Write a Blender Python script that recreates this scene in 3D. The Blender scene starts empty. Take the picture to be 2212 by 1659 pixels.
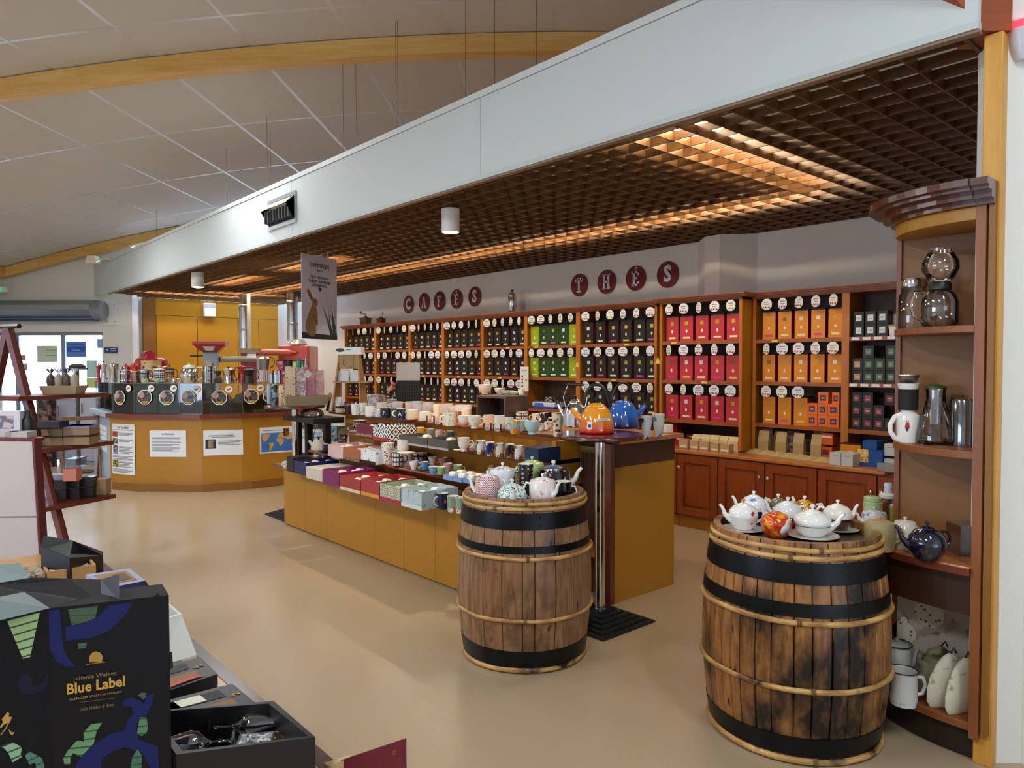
import bpy, math, random
from mathutils import Vector, Matrix
random.seed(7)
PI=math.pi
sc=bpy.context.scene
col=sc.collection
# ---------------- camera
FPX=1567.0; YAW=math.radians(48.70); PIT=math.radians(1.66); ROL=math.radians(.134); H=1.53; CX,CY=1106,829.5
fw=Vector((-math.sin(YAW)*math.cos(PIT),math.cos(YAW)*math.cos(PIT),-math.sin(PIT)))
rt=Vector((math.cos(YAW),math.sin(YAW),0)); dn=fw.cross(rt)
RT=math.cos(ROL)*rt+math.sin(ROL)*dn; DN=-math.sin(ROL)*rt+math.cos(ROL)*dn
cam=bpy.data.cameras.new('camera'); cam.sensor_width=36; cam.lens=FPX/2212*36; cam.clip_start=.02; cam.clip_end=200
co=bpy.data.objects.new('camera',cam); col.objects.link(co)
m3=Matrix((RT,-DN,-fw)).transposed()
co.matrix_world=Matrix.Translation((0,0,H))@m3.to_4x4()
sc.camera=co
# ---------------- world, exposure, lights
w=bpy.data.worlds.new('world'); sc.world=w; w.use_nodes=True
nt=w.node_tree; bg=nt.nodes['Background']
bg.inputs[0].default_value=(.50,.70,1.0,1); bg.inputs[1].default_value=14
vs=sc.view_settings; vs.view_transform='Standard'; vs.look='None'; vs.gamma=1; vs.use_curve_mapping=False
vs.exposure=0.0
try:
    sc.cycles.max_bounces=8; sc.cycles.diffuse_bounces=4; sc.cycles.transmission_bounces=6; sc.cycles.glossy_bounces=4
    sc.cycles.sample_clamp_indirect=6; sc.cycles.caustics_reflective=False; sc.cycles.caustics_refractive=False
except Exception: pass
def area(name,loc,sx,sy,power,colr,rot=(0,0,0),spread=180):
    l=bpy.data.lights.new(name,'AREA'); l.shape='RECTANGLE'; l.size=sx; l.size_y=sy; l.energy=power; l.color=colr
    l.spread=math.radians(spread)
    o=bpy.data.objects.new(name,l); o.location=loc; o.rotation_euler=rot; col.objects.link(o); return o
# building axes: u runs down the vault, v across it
TH=math.radians(46.3); U=Vector((-math.sin(TH),math.cos(TH),0)); V=Vector((math.cos(TH),math.sin(TH),0)); RV=TH
def SV(s,t,z=0): return V*s+U*t+Vector((0,0,z))
def vault(s): return 4.43-.0146*(s+.3)**2
# added fill area lights spread under the hall vault, without fixtures
HALL=(.93,.97,1.0)
for s,t,p in ((-3.6,1.2,110),(-1.2,-1.5,110),(1.6,.3,50),(-6.0,4.5,110),(-6.4,8.6,60),(-3.4,7.2,50)):
    P=SV(s,t,vault(s)-.35); area('hall_fill_light',P,.25,1.5,p,HALL,(0,0,RV))
# added cool fill from left behind the camera, as from an assumed window
area('side_fill_light',SV(-8.9,-2.4,1.7),5,2.2,260,(.55,.72,1.0),(PI/2,0,RV-PI/2))
# ---------------- pixel helpers: a point of the photo cast onto a real surface
C0=Vector((0,0,H))
def ray(x,y): return fw+RT*((x-CX)/FPX)+DN*((y-CY)/FPX)
def AZ(x,y,z): d=ray(x,y); return C0+d*((z-H)/d.z)
def AY(x,y,Y): d=ray(x,y); return C0+d*(Y/d.y)
def AX(x,y,X): d=ray(x,y); return C0+d*(X/d.x)
def AU(x,y,t): d=ray(x,y); return C0+d*(t/d.dot(U))
def DP(P): return (Vector(P)-C0).dot(fw)
def IMG(a): return YAW+math.radians(a)   # image angle: 0 right, -90 towards the camera
# ---------------- mesh builder
class MB:
    def __init__(s): s.v=[]; s.f=[]; s.m=[]
    def add(s,vs,fs,m=0,mat=None):
        b=len(s.v)
        s.v+=[tuple(mat@Vector(p)) for p in vs] if mat is not None else [tuple(p) for p in vs]
        s.f+=[tuple(i+b for i in f) for f in fs]; s.m+=[m]*len(fs); return s
    def box(s,x0,x1,y0,y1,z0,z1,m=0,mat=None):
        vs=[(x,y,z) for z in (z0,z1) for y in (y0,y1) for x in (x0,x1)]
        return s.add(vs,[(0,2,3,1),(4,5,7,6),(0,1,5,4),(2,6,7,3),(0,4,6,2),(1,3,7,5)],m,mat)
    def cb(s,cx,cy,cz,sx,sy,sz,m=0,rz=0,mat=None):
        M=Matrix.Translation((cx,cy,cz))@Matrix.Rotation(rz,4,'Z')
        if mat is not None: M=mat@M
        return s.box(-sx/2,sx/2,-sy/2,sy/2,-sz/2,sz/2,m,M)
    def prism(s,poly,z0,z1,m=0,mat=None):
        n=len(poly); vs=[(x,y,z0) for x,y in poly]+[(x,y,z1) for x,y in poly]
        a=sum(poly[i][0]*poly[(i+1)%n][1]-poly[(i+1)%n][0]*poly[i][1] for i in range(n))
        fs=[tuple(range(n-1,-1,-1)),tuple(range(n,2*n))]+[(i,(i+1)%n,n+(i+1)%n,n+i) for i in range(n)]
        if a<0: fs=[tuple(reversed(f)) for f in fs]
        return s.add(vs,fs,m,mat)
    def lathe(s,prof,seg=20,m=0,mat=None,a0=0,a1=2*PI,ms=None):
        full=abs(a1-a0-2*PI)<1e-6; n=seg if full else seg+1
        vs=[];idx=[]
        for r,z in prof:
            if r<1e-6: idx.append([len(vs)]*n); vs.append((0,0,z))
            else:
                idx.append(list(range(len(vs),len(vs)+n)))
                vs+=[(r*math.cos(a0+(a1-a0)*k/seg),r*math.sin(a0+(a1-a0)*k/seg),z) for k in range(n)]
        base=len(s.f)
        fs=[];mm=[]
        for i in range(len(prof)-1):
            A,B=idx[i],idx[i+1]
            for k in range(seg):
                k2=(k+1)%n
                q=[A[k],A[k2],B[k2],B[k]]; q2=[]
                for t in q:
                    if t not in q2: q2.append(t)
                if len(q2)>2: fs.append(tuple(q2)); mm.append(ms[i] if ms else m)
        b=len(s.v); s.add(vs,fs,m,mat); s.m[base:]=mm; return s
    def tube(s,pts,r,seg=8,m=0,mat=None,cap=True,flat=1.0):
        pts=[Vector(p) for p in pts]; n=len(pts); rs=r if isinstance(r,(list,tuple)) else [r]*n
        vs=[];up=None
        for i,p in enumerate(pts):
            t=(pts[min(i+1,n-1)]-pts[max(i-1,0)]).normalized()
            if up is None:
                up=Vector((0,0,1)) if abs(t.z)<.9 else Vector((1,0,0))
            x=t.cross(up).normalized(); y=x.cross(t).normalized(); up=y
            for k in range(seg):
                a=2*PI*k/seg; vs.append(p+x*(rs[i]*math.cos(a))+y*(rs[i]*flat*math.sin(a)))
        fs=[(i*seg+k,i*seg+(k+1)%seg,(i+1)*seg+(k+1)%seg,(i+1)*seg+k) for i in range(n-1) for k in range(seg)]
        if cap: fs+=[tuple(range(seg-1,-1,-1)),tuple((n-1)*seg+k for k in range(seg))]
        fs=[tuple(reversed(f)) for f in fs]
        return s.add(vs,fs,m,mat)
    def quad(s,a,b,c,d,m=0): return s.add([a,b,c,d],[(0,1,2,3)],m)
    def build(s,name,mats,parent=None,loc=None,rz=0,smooth=None,bevel=0,link=True,rot=None):
        me=bpy.data.meshes.new(name); me.from_pydata(s.v,[],s.f); 
        if not isinstance(mats,(list,tuple)): mats=[mats]
        for x in mats: me.materials.append(x)
        if len(mats)>1: me.polygons.foreach_set('material_index',s.m)
        me.update()
        if smooth is not None:
            me.polygons.foreach_set('use_smooth',[True]*len(me.polygons))
            me.set_sharp_from_angle(angle=math.radians(smooth))
        o=bpy.data.objects.new(name,me); col.objects.link(o)
        if parent is not None: o.parent=parent
        if loc is not None: o.location=loc
        o.rotation_euler=rot if rot else (0,0,rz)
        if bevel:
            b=o.modifiers.new('bevel','BEVEL'); b.width=bevel; b.segments=2; b.limit_method='ANGLE'; b.angle_limit=math.radians(50)
        return o
def tag(o,label=None,cat=None,group=None,kind=None):
    if label: o['label']=label
    if cat: o['category']=cat
    if group: o['group']=group
    if kind: o['kind']=kind
    return o
def thing(name,label,cat,loc=(0,0,0),rz=0,group=None,rot=None):
    o=bpy.data.objects.new(name,None); col.objects.link(o); o.empty_display_size=.05
    o.location=loc; o.rotation_euler=rot if rot else (0,0,rz); return tag(o,label,cat,group)
def dup(o,parent=None,loc=None,rz=None,**k):
    c=o.copy(); col.objects.link(c)
    if parent is not None: c.parent=parent
    if loc is not None: c.location=loc
    if rz is not None: c.rotation_euler=(0,0,rz)
    for ch in CH.get(o.name,[]): 
        d=ch.copy(); col.objects.link(d); d.parent=c; CH.setdefault(c.name,[]).append(d)
    tag(c,**k); return c
CH={}
def struct(o): o['kind']='structure'; return o
# ---------------- materials
def lin(c):
    if isinstance(c,str): c=tuple(int(c[i:i+2],16)/255 for i in (0,2,4))
    return tuple(((x/12.92) if x<=.04045 else ((x+.055)/1.055)**2.4) for x in c)+(1,)
MC={}
class NG:
    def __init__(s,name):
        s.m=bpy.data.materials.new(name); s.m.use_nodes=True; s.t=s.m.node_tree; s.b=s.t.nodes['Principled BSDF']; s.co=None
    def n(s,typ,ins=None,**kw):
        x=s.t.nodes.new('ShaderNode'+typ)
        for k,v in kw.items(): setattr(x,k,v)
        if ins:
            for k,v in ins.items():
                if isinstance(v,bpy.types.NodeSocket): s.t.links.new(v,x.inputs[k])
                else: x.inputs[k].default_value=v
        return x
    def coord(s,scale=(1,1,1),kind='Object',rot=(0,0,0)):
        if s.co is None: s.co=s.n('TexCoord')
        mp=s.n('Mapping',{'Vector':s.co.outputs[kind],'Scale':scale,'Rotation':rot}); return mp.outputs[0]
    def noise(s,scale,vec=None,detail=3,rough=.5):
        return s.n('TexNoise',{'Vector':vec if vec is not None else s.coord(),'Scale':scale,'Detail':detail,'Roughness':rough}).outputs['Fac']
    def ramp(s,fac,stops,interp='LINEAR'):
        r=s.n('ValToRGB',{'Fac':fac}); cr=r.color_ramp; cr.interpolation=interp
        while len(cr.elements)<len(stops): cr.elements.new(.5)
        for e,(p,c) in zip(cr.elements,stops): e.position=p; e.color=c if len(c)==4 else lin(c)
        return r.outputs[0]
    def mix(s,fac,a,b,mode='MIX'):
        x=s.n('Mix',data_type='RGBA',blend_type=mode)
        for k,v in ((0,fac),(6,a),(7,b)):
            if isinstance(v,bpy.types.NodeSocket): s.t.links.new(v,x.inputs[k])
            else: x.inputs[k].default_value=v
        return x.outputs[2]
    def math(s,op,a,b=None,c=None):
        x=s.n('Math',operation=op)
        for k,v in ((0,a),(1,b),(2,c)):
            if v is None: continue
            if isinstance(v,bpy.types.NodeSocket): s.t.links.new(v,x.inputs[k])
            else: x.inputs[k].default_value=v
        return x.outputs[0]
    def out(s,color=None,rough=.5,metal=0,bump=None,bstr=.3,bdist=.01,**kw):
        b=s.b
        for k,v in (('Base Color',color),('Roughness',rough),('Metallic',metal)):
            if v is None: continue
            if isinstance(v,bpy.types.NodeSocket): s.t.links.new(v,b.inputs[k])
            else: b.inputs[k].default_value=v
        if bump is not None:
            bb=s.n('Bump',{'Height':bump,'Strength':bstr,'Distance':bdist}); s.t.links.new(bb.outputs[0],b.inputs['Normal'])
        for k,v in kw.items(): b.inputs[k].default_value=v
        return s.m
def M(c,rough=.5,metal=0,var=.0,vs=6,bump=0,bs=80,coat=0,name=None,emit=0,spec=.5):
    key=(c,rough,metal,var,vs,bump,bs,coat,emit,spec)
    if key in MC: return MC[key]
    g=NG(name or 'material_'+str(c)); cc=lin(c); colr=cc
    if var: 
        colr=g.mix(g.noise(vs),tuple(x*(1-var) for x in cc[:3])+(1,),tuple(min(1,x*(1+var)) for x in cc[:3])+(1,))
    kw={'Specular IOR Level':spec}
    if coat: kw['Coat Weight']=coat; kw['Coat Roughness']=.06
    m=g.out(colr,rough,metal,bump=g.noise(bs,detail=2) if bump else None,bstr=bump,bdist=.004,**kw)
    if emit: g.b.inputs['Emission Color'].default_value=cc; g.b.inputs['Emission Strength'].default_value=emit
    MC[key]=m; return m
def glass(c='ffffff',rough=.02,alpha=.22,name='clear_glass'):
    key=('glass',c,rough,alpha)
    if key in MC: return MC[key]
    m=bpy.data.materials.new(name); m.use_nodes=True; t=m.node_tree; t.nodes.clear()
    o=t.nodes.new('ShaderNodeOutputMaterial'); mx=t.nodes.new('ShaderNodeMixShader'); tr=t.nodes.new('ShaderNodeBsdfTransparent'); gl=t.nodes.new('ShaderNodeBsdfGlossy')
    fr=t.nodes.new('ShaderNodeFresnel'); fr.inputs[0].default_value=1.5
    ad=t.nodes.new('ShaderNodeMath'); ad.operation='MULTIPLY_ADD'; ad.inputs[1].default_value=1.0; ad.inputs[2].default_value=alpha*.25
    t.links.new(fr.outputs[0],ad.inputs[0]); ad.use_clamp=True
    cc=lin(c); tr.inputs[0].default_value=tuple(1-(1-x)*(.3+alpha) for x in cc[:3])+(1,); gl.inputs[0].default_value=(1,1,1,1); gl.inputs[1].default_value=rough
    t.links.new(ad.outputs[0],mx.inputs[0]); t.links.new(tr.outputs[0],mx.inputs[1]); t.links.new(gl.outputs[0],mx.inputs[2]); t.links.new(mx.outputs[0],o.inputs[0])
    MC[key]=m; return m
def wood(c1,c2,axis='Z',scale=1,rough=.45,knots=None,name='wood',coat=0,kscale=3,bstr=.1):
    key=('wood',c1,c2,axis,scale,rough,knots,coat,kscale)
    if key in MC: return MC[key]
    g=NG(name); k={'X':(.12,1,1),'Y':(1,.12,1),'Z':(1,1,.12)}[axis]
    v=g.coord(tuple(x*scale for x in k)); n1=g.noise(28,v,5,.6); n2=g.noise(3,v,2)
    f=g.math('MULTIPLY_ADD',n2,.5,g.math('MULTIPLY',n1,.5))
    colr=g.ramp(f,[(.34,c1),(.66,c2)])
    if knots:
        kk={'X':(.5,1,1),'Y':(1,.5,1),'Z':(1,1,.5)}[axis]
        vo=g.n('TexVoronoi',{'Vector':g.coord(kk),'Scale':kscale,'Randomness':1.0}).outputs['Distance']
        colr=g.mix(g.ramp(vo,[(.05,(1,1,1,1)),(.11,(0,0,0,1))]),colr,lin(knots))
    kw={'Coat Weight':coat,'Coat Roughness':.15} if coat else {}
    m=g.out(colr,rough,bump=n1,bstr=bstr,bdist=.002,**kw); MC[key]=m; return m
def pat(kind,base,c1,c2=None,scale=30,rough=.18,thr=.5,coat=.3):
    key=(kind,base,c1,c2,scale,thr)
    if key in MC: return MC[key]
    g=NG(kind+'_pattern'); B=lin(base); A=lin(c1); D=lin(c2 or c1)
    v=g.coord()
    if kind=='spots':
        vo=g.n('TexVoronoi',{'Vector':v,'Scale':scale,'Randomness':.8}); colr=g.mix(g.ramp(vo.outputs['Distance'],[(thr*.5,(1,1,1,1)),(thr*.55,(0,0,0,1))]),B,g.mix(g.math('GREATER_THAN',g.n('SeparateColor',{'Color':vo.outputs['Color']}).outputs[0],.5),A,D))
    elif kind=='floral':
        w1=g.n('TexVoronoi',{'Vector':v,'Scale':scale,'Randomness':1.0}); n=g.noise(scale*2.2,v,3)
        f=g.math('ADD',w1.outputs['Distance'],g.math('MULTIPLY',n,.5)); colr=g.mix(g.ramp(f,[(thr*.9,(1,1,1,1)),(thr,(0,0,0,1))]),B,g.mix(g.ramp(g.noise(scale*.7,v,0),[(.48,(0,0,0,1)),(.52,(1,1,1,1))]),A,D))
    elif kind=='blotch':
        colr=g.mix(g.ramp(g.noise(scale,v,2),[(thr-.03,(0,0,0,1)),(thr+.03,(1,1,1,1))]),B,g.mix(g.ramp(g.noise(scale*1.7,v,1),[(.5,(0,0,0,1)),(.53,(1,1,1,1))]),A,D))
    elif kind=='swirl':
        vo=g.n('TexVoronoi',{'Vector':v,'Scale':scale,'Randomness':.35}).outputs['Distance']; s=g.math('SINE',g.math('MULTIPLY',vo,22.0)); colr=g.mix(g.ramp(s,[(.55,(0,0,0,1)),(.7,(1,1,1,1))]),B,A)
    else:
        x=g.n('SeparateXYZ',{'Vector':v}); 
        if kind in('diamond','lattice','ring','stripe'): a=g.math('MULTIPLY',g.math('ARCTAN2',x.outputs[1],x.outputs[0]),scale*.06)
        else: a=g.math('ADD',x.outputs[0],x.outputs[1])
        z=x.outputs[2]
        if kind in('zigzag','zdiamond'): z2=g.math('MULTIPLY',z,scale); a2=g.math('MULTIPLY',a,scale)
        else: z2=g.math('MULTIPLY',z,scale); a2=a
        if kind=='diamond' or kind=='zdiamond':
            p=g.math('PINGPONG',g.math('ADD',a2,z2),1.0); q=g.math('PINGPONG',g.math('SUBTRACT',a2,z2),1.0)
            f=g.math('MINIMUM',p,q); e=g.math('GREATER_THAN',g.math('MINIMUM',p,q),.62)
            f2=g.math('LESS_THAN',f,.16); colr=g.mix(g.math('MAXIMUM',f2,e),B,A)
        elif kind=='zigzag':
            p=g.math('ADD',g.math('PINGPONG',a2,1.0),z2); colr=g.mix(g.math('GREATER_THAN',g.math('PINGPONG',p,.5),.26),B,A)
        elif kind=='ring': colr=g.mix(g.math('GREATER_THAN',g.math('PINGPONG',z2,1.0),thr),B,A)
        elif kind=='stripe': colr=g.mix(g.math('GREATER_THAN',g.math('PINGPONG',a2,1.0),thr),B,A)
        elif kind=='lattice':
            p=g.math('LESS_THAN',g.math('PINGPONG',a2,1.0),.35); q=g.math('LESS_THAN',g.math('PINGPONG',z2,1.0),.35); colr=g.mix(g.math('MAXIMUM',p,q),B,A)
        elif kind=='fade':
            colr=g.mix(g.ramp(g.math('MULTIPLY',z,scale),[(.1,(0,0,0,1)),(.75,(1,1,1,1))]),B,A)
        elif kind=='dots':
            vx=g.n('TexVoronoi',{'Vector':v,'Scale':scale,'Randomness':0.0}).outputs['Distance']
            colr=g.mix(g.ramp(vx,[(.18,lin(c2 or c1)),(.2,lin(c1)),(.34,lin(c1)),(.36,(0,0,0,1))]),B,A)
            colr=g.mix(g.math('LESS_THAN',vx,.36),B,g.mix(g.math('LESS_THAN',vx,.2),A,D))
    m=g.out(colr,rough,**{'Coat Weight':coat,'Coat Roughness':.05}); MC[key]=m; return m
def text(body,size,mat,parent=None,loc=(0,0,0),rot=(PI/2,0,0),name='lettering',off=0,ext=.0006,align='CENTER',shear=0,sx=1,kind='stuff'):
    c=bpy.data.curves.new(name,'FONT'); c.body=body; c.size=size; c.align_x=align; c.align_y='CENTER'; c.extrude=ext; c.offset=off; c.shear=shear; c.resolution_u=2
    c.materials.append(mat); o=bpy.data.objects.new(name,c); col.objects.link(o)
    dg=bpy.context.evaluated_depsgraph_get(); dg.update()
    me=bpy.data.meshes.new_from_object(o.evaluated_get(dg)); bpy.data.objects.remove(o); bpy.data.curves.remove(c)
    if not me.materials: me.materials.append(mat)
    o=bpy.data.objects.new(name,me); col.objects.link(o)
    if kind: o['kind']=kind
    if parent is not None: o.parent=parent
    o.location=loc; o.rotation_euler=rot; o.scale=(sx,1,1); return o
def frame(P,a,b):   # matrix with local x along a, local z up, y into the surface; P origin
    x=Vector(a).normalized(); z=Vector(b).normalized(); y=z.cross(x); m=Matrix((x,y,z)).transposed().to_4x4(); m.translation=Vector(P); return m
# ---------------- shared materials
MDF=M('b07a1c',.42,var=.07,vs=35,name='varnished_fibreboard',coat=.15)
MDFD=M('8a5a1e',.45,var=.06,vs=35,name='brown_fibreboard')
EDGE=wood('5e2412','7c3a20','X',1,.3,name='red_brown_edging',coat=.3)
CHERRY=wood('7a3210','9c4c1c','Z',1,.38,name='cherry_wood',coat=.25)
CHERX=wood('8a4418','b0622c','X',1,.38,name='cherry_wood_horizontal',coat=.25)
CHERL=wood('a8601f','c47a30','Z',1,.4,name='light_cherry_wood')
TOPW=wood('a8642c','c98042','X',1,.32,name='counter_top_wood',coat=.3)
PINE=wood('c88a2e','e0ab52','Z',1,.45,knots='5a2c0e',name='knotty_pine',kscale=5)
PINEX=wood('d09c46','ecc478','X',.8,.5,knots='6a3a14',name='knotty_pine_beam',kscale=4)
WHITE=M('f2f2f0',.5,name='white'); BLACK=M('101012',.4,name='black'); CHROME=M('d8d8da',.12,1,name='chrome'); STEEL=M('b9babc',.28,1,name='brushed_steel')
PORC=M('f1efe8',.12,coat=.5,name='white_porcelain'); CREAM=M('efe6cf',.15,coat=.4,name='cream_porcelain')
PAPER=M('e9edf2',.6,name='paper'); CARD=M('b08a58',.7,var=.05,vs=20,name='kraft_card'); DGREY=M('3a3a3c',.45,name='dark_grey')
GLS=glass(); INK=M('2c3038',.7,name='ink')
def wallmat():
    g=NG('white_woven_wall_paint'); v=g.coord(); n=g.noise(160,v,1); return g.out(g.mix(g.noise(.8,v),lin('dedcd4'),lin('e9e7e0')),.75,bump=n,bstr=.25,bdist=.003)
WALL=wallmat()
def floormat():
    g=NG('speckled_beige_vinyl'); v=g.coord(); n=g.noise(420,v,2,.7); b=g.noise(1.1,v,3)
    c=g.mix(g.ramp(n,[(.4,(0,0,0,1)),(.62,(1,1,1,1))]),lin('a08a6e'),lin('c2ad8e')); c=g.mix(g.math('MULTIPLY',b,.5),c,lin('a9977f'))
    r=g.math('MULTIPLY_ADD',g.noise(2.4,v,2),.14,.14)
    return g.out(c,r,bump=g.noise(190,v,2),bstr=.12,bdist=.003,**{'Specular IOR Level':.55})
# ---------------- room shell
m=MB(); m.add([(-17,-11,0),(6,-11,0),(6,9,0),(-17,9,0)],[(0,1,2,3)]); m.add([(-17,-11,-.1),(6,-11,-.1),(6,9,-.1),(-17,9,-.1)],[(3,2,1,0)]); struct(m.build('floor',floormat()))
# vaulted ceiling of separate panels between metal ribs
S0,S1,T0,T1=-9.9,6.3,-6.0,12.75
CE=MB(); n=40
for i in range(n):
    a=S0+(S1-S0)*i/n; b=S0+(S1-S0)*(i+1)/n
    CE.add([SV(a,T0,vault(a)+.06),SV(b,T0,vault(b)+.06),SV(b,T1,vault(b)+.06),SV(a,T1,vault(a)+.06)],[(3,2,1,0)])
ceil=struct(CE.build('ceiling',M('d8d8d4',.6)))
TILE=M('cfccc6',.85,var=.03,vs=3,bump=.15,bs=120,name='ceiling_panel'); RIB=M('d4d6dc',.32,.3,name='ceiling_rib')
sl=[-9.85+.905*i for i in range(18)]; tl=[-5.8,-3.0,-.8,.8,2.5,4.2,5.9,6.62,8.33,10.0,11.7,12.7]
for i in range(len(sl)-1):
    for j in range(len(tl)-1):
        g=.016; m=MB(); a,b=sl[i]+g,sl[i+1]-g; c,d=tl[j]+g,tl[j+1]-g
        za,zb=vault(sl[i])+.012,vault(sl[i+1])+.012
        lo=[SV(a,c,za),SV(b,c,zb),SV(b,d,zb),SV(a,d,za)]; hi=[p+Vector((0,0,.02)) for p in lo]
        m.add(lo+hi,[(3,2,1,0),(4,5,6,7),(0,1,5,4),(1,2,6,5),(2,3,7,6),(3,0,4,7)]); m.build('panel',TILE,ceil)
R=MB()
for s in sl: 
    z=vault(s)+.012; q=[(s-.02,z),(s+.02,z),(s+.02,z+.012),(s-.02,z+.012)]
    R.add([SV(a,T0,b) for a,b in q]+[SV(a,T1-.1,b) for a,b in q],[(0,1,5,4),(1,2,6,5),(2,3,7,6),(3,0,4,7)])
for t in tl:
    for i in range(len(sl)-1):
        a,b=sl[i],sl[i+1]; za,zb=vault(a)+.012,vault(b)+.012
        R.add([SV(a,t-.02,za),SV(b,t-.02,zb),SV(b,t+.02,zb),SV(a,t+.02,za)],[(3,2,1,0)])
o=R.build('ceiling_rib',RIB,ceil)
# glulam arches: one over the hall, one on the end wall, one springing from the pine post
def arch(name,t,s0,s1,h,wd,label,off=0,zf=vault,mat=PINEX):
    m=MB(); n=40; L=[]
    for i in range(n+1):
        s=s0+(s1-s0)*i/n; z=zf(s)+off
        L+=[SV(s,t,z-h),SV(s,t,z),SV(s,t+wd,z),SV(s,t+wd,z-h)]
    F=[]
    for i in range(n):
        b=4*i
        for k in range(4): F.append((b+k,b+(k+1)%4,b+4+(k+1)%4,b+4+k))
    F+=[(3,2,1,0),(4*n,4*n+1,4*n+2,4*n+3)]
    M_=Matrix.Rotation(-RV,4,'Z'); m.add([M_@p for p in L],[tuple(reversed(f)) for f in F])
    o=m.build(name,mat); o.rotation_euler=(0,0,RV); return struct(tag(o,label))
arch('ceiling_beam',6.45,-9.6,5.5,.16,.14,'long curved pine beam spanning the vaulted ceiling')
arch('ceiling_beam',12.35,-9.5,4,.16,.12,'pine beam along the top of the entrance wall')
m=MB(); 
Rm=Matrix.Rotation(RV,4,'Z')
m.box(-9.55,-9.38,-5,12.4,3.06,3.22,mat=Rm); struct(m.build('ceiling_beam',PINEX))
# walls
def wbox(name,x0,x1,y0,y1,z0,z1,mat=WALL,rz=0,parent=None):
    m=MB(); m.box(x0,x1,y0,y1,z0,z1); o=m.build(name,mat,parent,rz=rz); return struct(o) if parent is None else o
YW=6.25; XE=-14.45; ZG=2.74; YF=3.035
wbox('wall_back',-15.2,-.7,YW,YW+.15,0,4.6)
# pillar breast of the back wall, chamfered
def px2x(px,Y): return AY(px,785,Y).x
m=MB(); m.prism([(px2x(1505,YW),YW+.01),(px2x(1521,6.04),6.04),(px2x(1553,6.02),6.02),(px2x(1637,YW),YW+.01)],2.16,2.74); struct(m.build('wall_pillar',WALL))
wbox('wall_end',XE-.15,XE,3.3,YW+.1,0,4.4)
wbox('wall_right',-.80,-.68,3.25,YW+.1,0,4.3)
# white wall beyond the pine post, wall behind the camera, far side wall
wbox('wall_front',AU(2140,1652,2.79).dot(V)+.005,6.2,2.8,2.95,0,4.4,rz=RV)
wbox('wall_camera_side',-9.7,6.3,-6.1,-5.95,0,4.5,rz=RV)
wbox('wall_left',-9.85,-9.7,-6,12.7,0,3.4,rz=RV)
wbox('wall_hall_right',6.2,6.3,-6,2.9,0,4.0,rz=RV)
# entrance wall (built in the u/v frame: x=s, y=t)
TE=12.55
def sz(x,y,t=TE): P=AU(x,y,t); return P.dot(V),P.z
sR=sz(222,718)[0]; ztop=sz(100,718)[1]; sC=sz(256,700)[0]
wbox('wall_entrance',sR,sC+.25,TE,TE+.2,0,4.2,rz=RV); wbox('wall_entrance_lintel',-9.8,sR,TE,TE+.2,ztop,4.1,rz=RV)
# glazed entrance
FR=M('8f97a6',.4,.4,name='grey_aluminium_frame')
win=thing('window_1',None,None,(0,0,0),RV); win['kind']='structure'
bars=[-9.75]+[sz(x,800)[0] for x in (-60,33,133,222)]
for k in range(len(bars)-1):
    a,b=bars[k],bars[k+1]; m=MB(); w_=.035
    m.box(a,a+w_,TE+.05,TE+.11,0,ztop); m.box(b-w_,b,TE+.05,TE+.11,0,ztop); m.box(a+w_,b-w_,TE+.05,TE+.11,ztop-.05,ztop); m.box(a+w_,b-w_,TE+.05,TE+.11,0,.08)
    m.build('window_frame',FR,win)
    m=MB(); m.box(a+w_,b-w_,TE+.07,TE+.08,.08,ztop-.05); m.build('window_pane',GLS,win)
def epanel(name,x0,x1,y0,y1,t,mat,label,cat,th=.004,group=None,parent=None):
    s0,z1=sz(x0,y0,t); s1,z0=sz(x1,y1,t); m=MB(); m.box(-(s1-s0)/2,(s1-s0)/2,-th,0,0,z1-z0); o=m.build(name,mat)
    o.location=SV((s0+s1)/2,t,z0); o.rotation_euler=(0,0,RV); tag(o,label,cat,group); return o,s1-s0,z1-z0
tg=TE+.065
o,a,b=epanel('poster',143,186,738,771,tg,M('5f86d8',.5),'blue and white notice stuck on the right entrance window','poster')
m=MB(); m.box(-a/2+.01,a/2-.01,-.007,-.004,.09,b*.68); m.build('printed_band',M('0f5fc8',.5),o); text('Réapprovisionnement',.035,M('1c2c66',.5),o,(0,-.006,b-.05)); text("à l'accueil",.04,WHITE,o,(0,-.008,b*.45))
o,a,b=epanel('poster',80,124,747,782,tg,M('cfe0c4',.6),'pale green leaflet stuck on the middle entrance window','poster')
for k in range(3): m=MB(); m.box(-.02,a/2-.03,-.006,-.004,b-.08-.05*k,b-.074-.05*k); m.build('text_line',INK,o)
epanel('poster',187,210,779,815,tg,M('bfe6e6',.6),'pale turquoise notice low on the right entrance window','poster')
epanel('poster',187,210,816,838,tg,M('cfe08a',.6),'yellow-green notice under the turquoise one on the window','poster')
epanel('poster',45,56,767,779,tg,M('c98a8a',.6),'small red striped sticker on the entrance window','sticker')
epanel('poster',51,59,785,800,tg,M('9fb0cc',.6),'small grey-blue sticker low on the entrance window','sticker')
epanel('poster',210,221,732,752,tg,M('8fb0e4',.6),'pale blue sheet at the right edge of the entrance window','poster')
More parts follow.
